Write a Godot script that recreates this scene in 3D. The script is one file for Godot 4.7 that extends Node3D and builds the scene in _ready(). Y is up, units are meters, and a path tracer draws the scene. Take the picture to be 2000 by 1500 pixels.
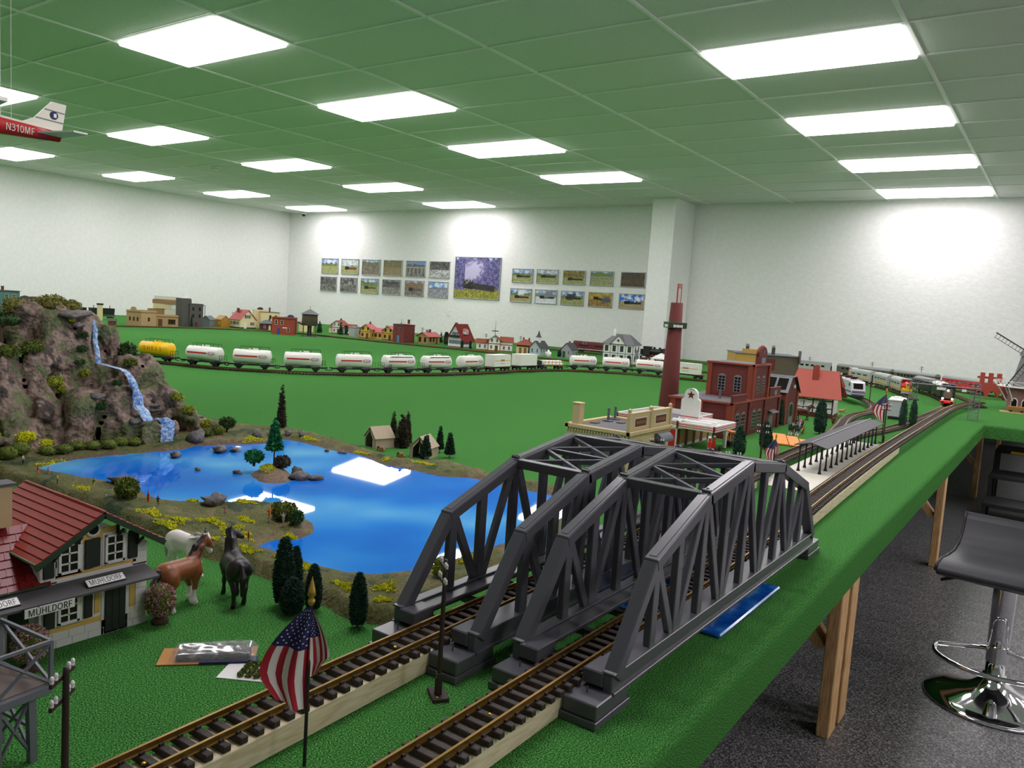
extends Node3D
# A model railway hall: long carpeted layout table with bridges, pond, village and trains.
const T := 0.645          # height of the table top
const CEIL := 2.956
var M := {}
var used := {}
var rng := RandomNumberGenerator.new()

func _ready():
	# ---- camera
	var cam := Camera3D.new(); cam.name = "camera"; add_child(cam)
	cam.position = Vector3(0, 1.25, 0); cam.rotation_degrees = Vector3(-5.503, 35.109, 3.818)
	cam.fov = 51.79; cam.near = 0.02; cam.far = 60.0; cam.current = true
	# ---- surroundings and exposure
	var we := WorldEnvironment.new(); we.name = "surroundings"; add_child(we)
	var e := Environment.new(); we.environment = e
	e.background_mode = Environment.BG_COLOR; e.background_color = Color(0.02, 0.02, 0.02)
	e.tonemap_mode = Environment.TONE_MAPPER_LINEAR; e.tonemap_exposure = 1.0
	e.sdfgi_enabled = true; e.ssao_enabled = true; e.ssil_enabled = true
	# ---- lamps: the recessed ceiling panels are the room's only light
	rng.seed = 7
	materials()
	lamps()
	# ---- the room and the table
	room()
	table()
	tracks()
	bridges()
	pond()
	mountain()
	station()
	foreground()
	right_side()
	rolling_stock()
	village()
	pictures()
	floor_things()
	airplane()

const PANEL_X := [-12.53, -8.872, -5.214, -1.557, 2.1]
func lamps():
	for xi in PANEL_X.size():
		for k in range(-2, 4):
			if xi == 2 and k == 3: continue      # the pillar stands there
			var x: float = PANEL_X[xi]; var z := -5.183 - 1.8288 * k
			var col: String = ["along the left wall", "one bay from the left wall", "over the middle of the layout", "over the long table edge", "over the open floor"][xi]
			var row: String = ["sixth", "fifth", "fourth", "third", "second", "first"][k + 2]
			var t = thing("ceiling_light", "white ceiling light panel %s, %s from the back wall" % [col, row], "light panel", Vector3(x, CEIL, z), 0.0, "recessed ceiling light panels")
			var s := S()
			for sx in [-1, 1]:
				bx(s, Vector3(sx * 0.596, 0.0, 0), Vector3(0.02, 0.010, 0.59))
				bx(s, Vector3(0, 0.0, sx * 0.292), Vector3(1.21, 0.010, 0.02))
			put(s, "frame", M.white_metal, t)
			s = S(); bb(s, Vector3(0, -0.012, 0), Vector3(1.17, 0.036, 0.556), 0.008); put(s, "diffuser", M.panel, t)
			var l := AreaLight3D.new(); l.name = "glow"; t.add_child(l)
			l.position = Vector3(0, -0.032, 0); l.rotation_degrees = Vector3(-90, 0, 0)
			l.area_size = Vector2(1.17, 0.556); l.light_energy = 1.42; l.light_color = Color(1.0, 0.935, 1.0)
			l.shadow_enabled = true; l.area_range = 30.0; l.area_attenuation = 2.0

# ------------------------------------------------------------------ naming
func numbered(n: String) -> String:
	if not used.has(n):
		used[n] = 0
		return n
	used[n] += 1
	return "%s_%03d" % [n, used[n]]
func tag(o, label, category, group = "", kind = ""):
	o.set_meta("label", label); o.set_meta("category", category)
	if group: o.set_meta("group", group)
	if kind: o.set_meta("kind", kind)
	return o
func thing(called, label, category, at := Vector3.ZERO, turn := 0.0, group := "", kind := "") -> Node3D:
	var o := Node3D.new(); o.name = numbered(called); add_child(o)
	o.position = at; o.rotation.y = turn
	tag(o, label, category, group, kind)
	return o
func struct_node(called, parent = self) -> Node3D:
	var o := Node3D.new(); o.name = called; parent.add_child(o, true); o.set_meta("kind", "structure")
	return o
func copy(o: Node3D, at: Vector3, turn: float, label := "", group := "") -> Node3D:
	var c: Node3D = o.duplicate(); c.name = numbered(String(o.name).rstrip("0123456789").trim_suffix("_")); add_child(c)
	c.position = at; c.rotation.y = turn
	if label: c.set_meta("label", label)
	if group: c.set_meta("group", group)
	return c
func sub(called, parent, at := Vector3.ZERO, turn := 0.0) -> Node3D:
	var o := Node3D.new(); o.name = called; parent.add_child(o, true); o.position = at; o.rotation.y = turn
	return o

# ------------------------------------------------------------------ mesh helpers
func S() -> SurfaceTool:
	var s := SurfaceTool.new(); s.begin(Mesh.PRIMITIVE_TRIANGLES); s.set_smooth_group(-1)
	return s
func put(s: SurfaceTool, called: String, m: Material, parent: Node = self) -> MeshInstance3D:
	s.generate_normals(); s.set_material(m)
	return put_mesh(s.commit(), called, parent)
func put_mesh(mesh: Mesh, called: String, parent: Node = self, at := Vector3.ZERO) -> MeshInstance3D:
	var o := MeshInstance3D.new(); o.mesh = mesh; o.position = at
	o.name = numbered(called) if parent == self else called
	parent.add_child(o, true)
	return o
func tri(s: SurfaceTool, a: Vector3, b: Vector3, c: Vector3):
	s.add_vertex(a); s.add_vertex(b); s.add_vertex(c)
func q(s: SurfaceTool, a: Vector3, b: Vector3, c: Vector3, d: Vector3, out: Vector3):
	if (b - a).cross(c - a).dot(out) > 0.0:   # clockwise seen from outside
		tri(s, a, c, b); tri(s, a, d, c)
	else:
		tri(s, a, b, c); tri(s, a, c, d)
func bx(s: SurfaceTool, c: Vector3, size: Vector3, B := Basis.IDENTITY):
	var h := size * 0.5
	for ax in 3:
		for sg in [-1.0, 1.0]:
			var n := Vector3.ZERO; n[ax] = sg
			var u := Vector3.ZERO; u[(ax + 1) % 3] = h[(ax + 1) % 3]
			var v := Vector3.ZERO; v[(ax + 2) % 3] = h[(ax + 2) % 3]
			var o: Vector3 = n * h[ax]
			q(s, c + B * (o - u - v), c + B * (o + u - v), c + B * (o + u + v), c + B * (o - u + v), B * n)
# chamfered box
func bb(s: SurfaceTool, c: Vector3, size: Vector3, b: float, B := Basis.IDENTITY):
	var h := size * 0.5
	b = minf(b, minf(h.x, minf(h.y, h.z)) * 0.9)
	var P := func(ax: int, sg: Vector3) -> Vector3:
		var v := Vector3(sg.x * (h.x - b), sg.y * (h.y - b), sg.z * (h.z - b)); v[ax] = sg[ax] * h[ax]
		return c + B * v
	for ax in 3:
		var i := (ax + 1) % 3; var j := (ax + 2) % 3
		for sg in [-1.0, 1.0]:
			var k := [Vector3.ZERO, Vector3.ZERO, Vector3.ZERO, Vector3.ZERO]
			for n in 4:
				k[n][ax] = sg; k[n][i] = [-1.0, 1.0, 1.0, -1.0][n]; k[n][j] = [-1.0, -1.0, 1.0, 1.0][n]
			var o := Vector3.ZERO; o[ax] = sg
			q(s, P.call(ax, k[0]), P.call(ax, k[1]), P.call(ax, k[2]), P.call(ax, k[3]), B * o)
			for sj in [-1.0, 1.0]:      # edges shared by face ax and face i
				var m0 := Vector3.ZERO; m0[ax] = sg; m0[i] = sj; m0[j] = -1.0
				var m1 := m0; m1[j] = 1.0
				var oo := Vector3.ZERO; oo[ax] = sg; oo[i] = sj
				q(s, P.call(ax, m0), P.call(ax, m1), P.call(i, m1), P.call(i, m0), B * oo)
	for sx in [-1.0, 1.0]:
		for sy in [-1.0, 1.0]:
			for sz in [-1.0, 1.0]:
				var g := Vector3(sx, sy, sz)
				var a: Vector3 = P.call(0, g); var d: Vector3 = P.call(1, g); var f: Vector3 = P.call(2, g)
				if (d - a).cross(f - a).dot(B * g) > 0.0: tri(s, a, f, d)
				else: tri(s, a, d, f)
# a straight bar from a to b, w across 'side', h across the other way
func bar(s: SurfaceTool, a: Vector3, b: Vector3, w: float, h: float, side := Vector3.RIGHT, bevel := 0.0):
	var z := (b - a).normalized(); var x := (side - z * side.dot(z)).normalized(); var y := z.cross(x)
	var B := Basis(x, y, z); var c := (a + b) * 0.5; var size := Vector3(w, h, (b - a).length())
	if bevel > 0.0: bb(s, c, size, bevel, B)
	else: bx(s, c, size, B)
func frame_of(z: Vector3) -> Array:
	var up := Vector3.UP if absf(z.y) < 0.95 else Vector3.RIGHT
	var x := up.cross(z).normalized()
	return [x, z.cross(x)]
func cy(s: SurfaceTool, a: Vector3, b: Vector3, r0: float, r1: float, n := 10, caps := true):
	var z := (b - a).normalized(); var f := frame_of(z)
	s.set_smooth_group(0)
	for i in n:
		var d0: Vector3 = f[0] * cos(TAU * i / n) + f[1] * sin(TAU * i / n)
		var d1: Vector3 = f[0] * cos(TAU * (i + 1) / n) + f[1] * sin(TAU * (i + 1) / n)
		q(s, a + d0 * r0, a + d1 * r0, b + d1 * r1, b + d0 * r1, d0 + d1)
	s.set_smooth_group(-1)
	if caps:
		for i in n:
			var d0: Vector3 = f[0] * cos(TAU * i / n) + f[1] * sin(TAU * i / n)
			var d1: Vector3 = f[0] * cos(TAU * (i + 1) / n) + f[1] * sin(TAU * (i + 1) / n)
			if r0 > 0.0: tri(s, a, a + d0 * r0, a + d1 * r0)
			if r1 > 0.0: tri(s, b, b + d1 * r1, b + d0 * r1)
func tube(s: SurfaceTool, pts: Array, r, n := 8, close := false):
	s.set_smooth_group(0)
	var rings := []
	var N := pts.size()
	for i in N:
		var a: Vector3 = pts[i - 1] if i > 0 else (pts[N - 1] if close else pts[0])
		var b: Vector3 = pts[i + 1] if i < N - 1 else (pts[0] if close else pts[N - 1])
		var f := frame_of((b - a).normalized()); var ring := []
		var rr: float = r[i] if r is Array else r
		for k in n: ring.append(pts[i] + (f[0] * cos(TAU * k / n) + f[1] * sin(TAU * k / n)) * rr)
		rings.append(ring)
	for i in (N if close else N - 1):
		var A = rings[i]; var Bq = rings[(i + 1) % N]
		for k in n:
			var k2 := (k + 1) % n
			q(s, A[k], A[k2], Bq[k2], Bq[k], (A[k] + A[k2]) * 0.5 - pts[i])
	if not close:
		for k in n:
			tri(s, pts[0], rings[0][k], rings[0][(k + 1) % n]); tri(s, pts[N - 1], rings[N - 1][(k + 1) % n], rings[N - 1][k])
	s.set_smooth_group(-1)
# profile: Vector2(radius, height) from bottom to top, turned about the local y axis
func lathe(s: SurfaceTool, prof: Array, n := 16, xf := Transform3D.IDENTITY, smooth := true):
	if smooth: s.set_smooth_group(0)
	for j in prof.size() - 1:
		var p: Vector2 = prof[j]; var r: Vector2 = prof[j + 1]
		for i in n:
			var c0 := Vector2(cos(TAU * i / n), sin(TAU * i / n)); var c1 := Vector2(cos(TAU * (i + 1) / n), sin(TAU * (i + 1) / n))
			var A := xf * Vector3(c0.x * p.x, p.y, c0.y * p.x); var B := xf * Vector3(c1.x * p.x, p.y, c1.y * p.x)
			var C := xf * Vector3(c1.x * r.x, r.y, c1.y * r.x); var D := xf * Vector3(c0.x * r.x, r.y, c0.y * r.x)
			if p.x > 0.0: tri(s, A, B, C)
			if r.x > 0.0: tri(s, A, C, D)
	s.set_smooth_group(-1)
# extrude a polygon lying in the local xy plane from z0 to z1
func ext(s: SurfaceTool, poly: PackedVector2Array, z0: float, z1: float, xf := Transform3D.IDENTITY, smooth := false):
	if not Geometry2D.is_polygon_clockwise(poly): poly.reverse()
	var ix := Geometry2D.triangulate_polygon(poly)
	for k in range(0, ix.size(), 3):
		var a := poly[ix[k]]; var b := poly[ix[k + 1]]; var c := poly[ix[k + 2]]
		if (b - a).cross(c - a) > 0.0:
			var w := b; b = c; c = w
		tri(s, xf * Vector3(a.x, a.y, z1), xf * Vector3(b.x, b.y, z1), xf * Vector3(c.x, c.y, z1))
		tri(s, xf * Vector3(a.x, a.y, z0), xf * Vector3(c.x, c.y, z0), xf * Vector3(b.x, b.y, z0))
	if smooth: s.set_smooth_group(1)
	for k in poly.size():
		var a := poly[k]; var b := poly[(k + 1) % poly.size()]
		tri(s, xf * Vector3(a.x, a.y, z0), xf * Vector3(b.x, b.y, z0), xf * Vector3(b.x, b.y, z1))
		tri(s, xf * Vector3(a.x, a.y, z0), xf * Vector3(b.x, b.y, z1), xf * Vector3(a.x, a.y, z1))
	s.set_smooth_group(-1)
# a four-cornered slab with thickness t below the given corners
func slab(s: SurfaceTool, a: Vector3, b: Vector3, c: Vector3, d: Vector3, t: float):
	var n := (b - a).cross(d - a).normalized()
	if n.y < 0.0: n = -n
	var e := n * -t; var m := (a + b + c + d) * 0.25 + e * 0.5
	q(s, a, b, c, d, n); q(s, a + e, b + e, c + e, d + e, -n)
	var r := [a, b, c, d]
	for k in 4:
		var p: Vector3 = r[k]; var w: Vector3 = r[(k + 1) % 4]
		q(s, p, w, w + e, p + e, (p + w + e) * 0.5 - m)
func blob(s: SurfaceTool, c: Vector3, r: Vector3, nu := 10, nv := 7, bump := 0.0, sd := 0):
	var no := FastNoiseLite.new(); no.seed = sd; no.frequency = 1.0
	var P := func(i: int, j: int) -> Vector3:
		var th := PI * j / nv; var ph := TAU * (i % nu) / nu
		var d := Vector3(sin(th) * cos(ph), cos(th), sin(th) * sin(ph))
		var k := 1.0 + bump * no.get_noise_3d(d.x * 1.6 + sd, d.y * 1.6, d.z * 1.6)
		return c + d * r * k
	s.set_smooth_group(0)
	for j in nv:
		for i in nu:
			var A: Vector3 = P.call(i, j); var B: Vector3 = P.call(i + 1, j); var C: Vector3 = P.call(i + 1, j + 1); var D: Vector3 = P.call(i, j + 1)
			if j > 0: tri(s, A, B, C)
			if j < nv - 1: tri(s, A, C, D)
	s.set_smooth_group(-1)
func text(called: String, words: String, height: float, m: Material, parent: Node, at: Vector3, B := Basis.IDENTITY, width := 0.0, depth := 0.0006, serif := false) -> MeshInstance3D:
	var t := TextMesh.new(); t.text = words; t.font_size = 64; t.pixel_size = height / 46.0; t.depth = depth
	t.curve_step = 4.0
	var f := SystemFont.new(); f.font_names = PackedStringArray(["Droid Serif" if serif else "Droid Sans"]); t.font = f
	t.material = m
	var o := put_mesh(t, called, parent, at)
	var sc := 1.0
	if width > 0.0:
		var w := t.get_aabb().size.x
		if w > 0.0: sc = width / w
	o.basis = B * Basis.from_scale(Vector3(sc, 1, 1))
	return o
# grains, leaves: n small bent triangles scattered over a shape given by a callable returning [point, outward]
func tufts(s: SurfaceTool, n: int, size: float, where: Callable, spread := 0.7):
	for i in n:
		var w: Array = where.call()
		var p: Vector3 = w[0]; var o: Vector3 = w[1]
		var d := (o + Vector3(rng.randf_range(-1, 1), rng.randf_range(-1, 1), rng.randf_range(-1, 1)) * spread).normalized()
		var side := d.cross(Vector3(rng.randf_range(-1, 1), rng.randf_range(-1, 1), rng.randf_range(-1, 1))).normalized()
		var l := size * rng.randf_range(0.6, 1.3)
		tri(s, p - side * l * 0.4, p + side * l * 0.4, p + d * l)
		tri(s, p - side * l * 0.4, p + d * l, p + d.cross(side) * l * 0.4)

# ------------------------------------------------------------------ materials
func noise_image(sd: int, freq: float, size: int, ramp: Array, type := FastNoiseLite.TYPE_SIMPLEX_SMOOTH, octaves := 3, gain := 0.5) -> Array:
	var no := FastNoiseLite.new(); no.seed = sd; no.frequency = freq; no.noise_type = type
	no.fractal_type = FastNoiseLite.FRACTAL_FBM if octaves > 1 else FastNoiseLite.FRACTAL_NONE
	no.fractal_octaves = octaves; no.fractal_gain = gain
	if type == FastNoiseLite.TYPE_CELLULAR: no.cellular_return_type = FastNoiseLite.RETURN_CELL_VALUE
	var g := no.get_seamless_image(size, size); g.convert(Image.FORMAT_L8)
	var d := g.get_data(); var lut := PackedByteArray(); lut.resize(768)
	for i in 256:
		var t := i / 255.0; var c: Color = ramp[0][1]
		for k in ramp.size() - 1:
			if t >= ramp[k][0]:
				c = ramp[k][1].lerp(ramp[k + 1][1], clampf((t - ramp[k][0]) / (ramp[k + 1][0] - ramp[k][0]), 0, 1))
		lut[i * 3] = int(c.r * 255); lut[i * 3 + 1] = int(c.g * 255); lut[i * 3 + 2] = int(c.b * 255)
	var o := PackedByteArray(); o.resize(d.size() * 3)
	for i in d.size():
		var b := d[i] * 3
		o[i * 3] = lut[b]; o[i * 3 + 1] = lut[b + 1]; o[i * 3 + 2] = lut[b + 2]
	return [Image.create_from_data(size, size, false, Image.FORMAT_RGB8, o), g]
func mk(key: String, c: Color, rough := 0.6, metal := 0.0) -> StandardMaterial3D:
	var m := StandardMaterial3D.new(); m.albedo_color = c; m.roughness = rough; m.metallic = metal
	M[key] = m
	return m
func mkn(key: String, sd: int, freq: float, size: int, ramp: Array, scale: float, rough := 0.8, normal := 0.0, type := FastNoiseLite.TYPE_SIMPLEX_SMOOTH, octaves := 3, stretch := Vector3.ONE) -> StandardMaterial3D:
	var im := noise_image(sd, freq, size, ramp, type, octaves)
	var m := mk(key, Color.WHITE, rough)
	m.albedo_texture = ImageTexture.create_from_image(im[0])
	m.uv1_triplanar = true; m.uv1_world_triplanar = true; m.uv1_scale = stretch * scale
	if normal > 0.0:
		var g: Image = im[1]; g.convert(Image.FORMAT_RGBA8); g.bump_map_to_normal_map(normal)
		m.normal_enabled = true; m.normal_texture = ImageTexture.create_from_image(g); m.normal_scale = 1.0
	return m
func C(r: int, g: int, b: int) -> Color:
	return Color8(r, g, b)
func materials():
	mk("white_metal", C(225, 226, 224), 0.5)
	var p := mk("panel", C(250, 250, 248), 0.6); p.emission_enabled = true; p.emission = Color(1, 1, 0.98); p.emission_energy_multiplier = 6.4
	mkn("wall", 3, 0.02, 256, [[0.0, C(226, 226, 224)], [1.0, C(233, 233, 232)]], 2.0, 0.85, 1.0)
	mkn("tile", 5, 0.12, 256, [[0.0, C(206, 208, 204)], [0.6, C(222, 223, 220)], [1.0, C(228, 229, 226)]], 3.0, 0.95, 1.5)
	mk("tee", C(236, 236, 234), 0.55)
	mkn("floor", 8, 0.16, 512, [[0.0, C(58, 58, 60)], [0.4, C(88, 88, 90)], [0.6, C(106, 106, 107)], [0.8, C(132, 132, 132)], [1.0, C(168, 168, 167)]], 3.2, 0.34, 0.5, FastNoiseLite.TYPE_CELLULAR, 1)
	mk("cove", C(104, 105, 108), 0.7)
	var tu := mkn("turf", 11, 0.055, 1024, [[0.0, C(12, 44, 22)], [0.3, C(36, 92, 40)], [0.5, C(66, 130, 60)], [0.7, C(104, 162, 86)], [1.0, C(150, 194, 112)]], 5.5, 0.95, 8.0, FastNoiseLite.TYPE_SIMPLEX_SMOOTH, 3)
	tu.metallic_specular = 0.1
	mkn("lumber", 13, 0.012, 512, [[0.0, C(170, 124, 76)], [0.5, C(206, 166, 112)], [1.0, C(224, 192, 142)]], 3.0, 0.7, 0.6, FastNoiseLite.TYPE_SIMPLEX_SMOOTH, 4, Vector3(6, 0.5, 6))
	mkn("pine", 14, 0.012, 512, [[0.0, C(196, 178, 138)], [0.5, C(222, 208, 172)], [1.0, C(234, 224, 196)]], 2.0, 0.75, 0.4, FastNoiseLite.TYPE_SIMPLEX_SMOOTH, 4, Vector3(8, 8, 1))
	mk("brass", C(150, 118, 62), 0.34, 0.85)
	mk("old_brass", C(128, 104, 66), 0.45, 0.7)
	mkn("tie", 15, 0.05, 256, [[0.0, C(40, 32, 29)], [1.0, C(66, 54, 48)]], 12.0, 0.65, 1.0)
	mk("bridge", C(88, 88, 94), 0.25)
	mk("steel", C(150, 152, 155), 0.35, 0.8)
	mk("screw_gold", C(220, 180, 70), 0.25, 1.0)
	mk("black", C(24, 24, 26), 0.5)
	mk("soft_black", C(34, 34, 37), 0.75)
	mk("white", C(232, 232, 228), 0.45)
	mk("off_white", C(226, 223, 208), 0.5)
	mk("chrome", C(235, 235, 238), 0.05, 1.0)
	mk("pole_brown", C(50, 36, 31), 0.5)
	mk("insulator", C(230, 230, 226), 0.25)
	mk("brick_red", C(104, 42, 35), 0.7)
	mk("brick_orange", C(134, 58, 36), 0.7)
	mk("dark_red", C(96, 30, 28), 0.6)
	mk("roof_grey", C(96, 96, 100), 0.7)
	mk("roof_dark", C(62, 62, 67), 0.6)
	mk("tile_red", C(166, 62, 54), 0.42)
	mk("tile_deep", C(126, 28, 30), 0.4)
	mk("tile_orange", C(168, 78, 62), 0.7)
	mk("green_trim", C(38, 62, 40), 0.6)
	mk("shutter", C(28, 38, 30), 0.6)
	mk("dark_glass", C(26, 20, 22), 0.12)
	mk("yellow", C(212, 176, 92), 0.6)
	mk("tan", C(176, 146, 92), 0.7)
	mk("adobe", C(178, 148, 106), 0.85)
	mk("cream", C(222, 208, 160), 0.7)
	mk("mustard", C(176, 124, 30), 0.7)
	mk("brown", C(98, 62, 36), 0.7)
	mk("timber", C(150, 98, 46), 0.7)
	mk("grey_wall", C(168, 172, 174), 0.7)
	mk("blue_grey", C(176, 186, 196), 0.7)
	mk("dark_grey", C(82, 80, 76), 0.8)
	mk("charcoal", C(70, 68, 64), 0.85)
	mk("teal_wall", C(84, 124, 122), 0.8)
	mk("maroon", C(92, 30, 34), 0.6)
	mk("red", C(190, 30, 36), 0.45)
	mk("signal_red", C(204, 36, 40), 0.4)
	mk("sf_red", C(196, 44, 40), 0.35)
	mk("sf_yellow", C(232, 190, 40), 0.4)
	mk("silver", C(182, 186, 182), 0.38, 0.25)
	mk("tank_white", C(236, 234, 228), 0.3)
	mk("shell_yellow", C(250, 196, 10), 0.35)
	mk("rim_grey", C(120, 124, 128), 0.45)
	mk("orange", C(236, 140, 30), 0.55)
	mk("gold", C(206, 168, 84), 0.3, 0.9)
	mk("parchment", C(206, 186, 140), 0.75)
	mk("slate", C(92, 100, 106), 0.6)
	mk("canvas", C(176, 162, 138), 0.9)
	mk("blue", C(40, 70, 160), 0.5)
	mk("navy", C(34, 36, 84), 0.7)
	mk("flag_red", C(172, 32, 48), 0.75)
	mk("lamp_on", C(255, 244, 220), 0.4)
	M.lamp_on.emission_enabled = true; M.lamp_on.emission = Color(1, 0.95, 0.85); M.lamp_on.emission_energy_multiplier = 3.0
	mk("cypress", C(44, 78, 60), 0.9)
	mk("spruce_dark", C(66, 62, 46), 0.95)
	mk("spruce_green", C(28, 120, 66), 0.85)
	mk("pine_green", C(36, 66, 48), 0.9)
	mk("leaf", C(52, 92, 38), 0.9)
	mk("moss_yellow", C(214, 214, 36), 0.95)
	mk("bush_olive", C(98, 112, 42), 0.95)
	mk("bark", C(70, 52, 40), 0.9)
	mk("skin", C(222, 170, 130), 0.7)
	mkn("carton", 21, 0.03, 256, [[0.0, C(150, 116, 80)], [1.0, C(176, 140, 100)]], 6.0, 0.85)
	var bw := mkn("board_water", 22, 0.02, 256, [[0.0, C(14, 70, 160)], [0.5, C(26, 104, 200)], [1.0, C(90, 160, 226)]], 3.0, 0.1)
	var po := mkn("pond", 23, 0.006, 512, [[0.0, C(14, 102, 214)], [0.45, C(28, 124, 228)], [0.75, C(70, 158, 236)], [1.0, C(118, 192, 242)]], 0.45, 0.02)
	var ba := mkn("bank", 24, 0.06, 256, [[0.0, C(170, 170, 170)], [0.5, C(225, 225, 225)], [1.0, C(255, 255, 255)]], 6.0, 0.95, 5.0); ba.vertex_color_use_as_albedo = true
	mkn("earth", 25, 0.03, 256, [[0.0, C(84, 70, 58)], [0.6, C(122, 104, 88)], [1.0, C(146, 128, 110)]], 6.0, 0.9, 3.0)
	mkn("rock", 26, 0.04, 256, [[0.0, C(62, 60, 60)], [0.5, C(98, 94, 92)], [1.0, C(142, 138, 134)]], 6.0, 0.7, 4.0)
	var rp := mkn("rock_paint", 27, 0.04, 512, [[0.0, C(150, 150, 150)], [0.45, C(215, 215, 215)], [1.0, C(255, 255, 255)]], 3.0, 0.8, 7.0); rp.vertex_color_use_as_albedo = true
	mkn("falls", 28, 0.05, 256, [[0.0, C(70, 120, 196)], [0.45, C(130, 170, 220)], [0.65, C(190, 212, 236)], [1.0, C(240, 244, 248)]], 5.0, 0.12, 6.0)
	mk("foam", C(236, 240, 242), 0.3)
	mk("moss_bright", C(150, 160, 44), 0.95)
	mk("leaf_dark", C(60, 86, 42), 0.95)
	var pa := mk("painted", Color.WHITE, 0.55); pa.vertex_color_use_as_albedo = true
	tu.albedo_color = Color(1, 1, 1)
	mk("stucco", C(226, 224, 214), 0.75)
	mk("stone_white", C(220, 220, 214), 0.7)
	mk("awning", C(92, 90, 92), 0.75)
	mk("gutter", C(88, 120, 84), 0.5)
	mk("blossom", C(200, 150, 160), 0.9)
	mk("tower_grey", C(112, 116, 124), 0.45)
	mk("tower_deck", C(110, 98, 92), 0.8)
	mk("orange_card", C(196, 138, 74), 0.7)
	mkn("gravel", 31, 0.09, 256, [[0.0, C(24, 22, 24)], [0.7, C(54, 50, 46)], [0.85, C(130, 124, 90)], [0.93, C(170, 166, 160)], [1.0, C(130, 60, 50)]], 8.0, 0.7, 4.0, FastNoiseLite.TYPE_CELLULAR, 1)
	var fi := mk("film", Color(0.95, 0.96, 1.0, 0.12), 0.10); fi.transparency = BaseMaterial3D.TRANSPARENCY_ALPHA; fi.cull_mode = BaseMaterial3D.CULL_DISABLED
	mk("log", C(150, 112, 66), 0.85)
	var pg := mk("painted_gloss", Color.WHITE, 0.4); pg.vertex_color_use_as_albedo = true
	mk("chimney_red", C(94, 40, 34), 0.85)
	mk("brown_wall", C(92, 82, 66), 0.8)
	mk("mustard_light", C(186, 146, 68), 0.75)
	mk("timber_dark", C(60, 46, 40), 0.7)
	mk("curtain", C(206, 206, 204), 0.8)
	mk("brick_chim", C(158, 62, 44), 0.7)
	mk("bush_brown", C(104, 98, 58), 0.95)
	mk("gantry_grey", C(116, 118, 122), 0.5)
	mk("silver_paint", C(176, 180, 184), 0.5)
	mk("pink_brick", C(150, 106, 104), 0.8)
	mk("thatch", C(128, 128, 128), 0.9)
	mk("sail", C(52, 42, 42), 0.7)
	mk("dusty_red", C(170, 66, 54), 0.7)
	mk("olive", C(86, 86, 70), 0.5)
	mk("silver_roof", C(140, 144, 142), 0.45, 0.2)
	mk("coach_green", C(34, 50, 38), 0.45)
	mk("loco_grey", C(192, 196, 202), 0.4)
	mk("store_brick", C(158, 66, 44), 0.75)
	mk("tile_pink", C(180, 84, 82), 0.6)
	mk("roof_brown", C(136, 66, 48), 0.7)
	mk("dark_brick", C(118, 50, 46), 0.75)
	mk("sky_blue", C(74, 128, 164), 0.6)
	mk("blue_shutter", C(96, 116, 150), 0.7)
	mk("lilac_grey", C(160, 156, 166), 0.7)
	mk("old_wood", C(92, 80, 64), 0.85)
	mk("frame_metal", C(170, 172, 174), 0.4, 0.5)
	mk("leather", C(58, 58, 62), 0.42)
	mk("plane_red", C(186, 22, 28), 0.35)
	mk("moss_olive", C(132, 132, 62), 0.95)

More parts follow.
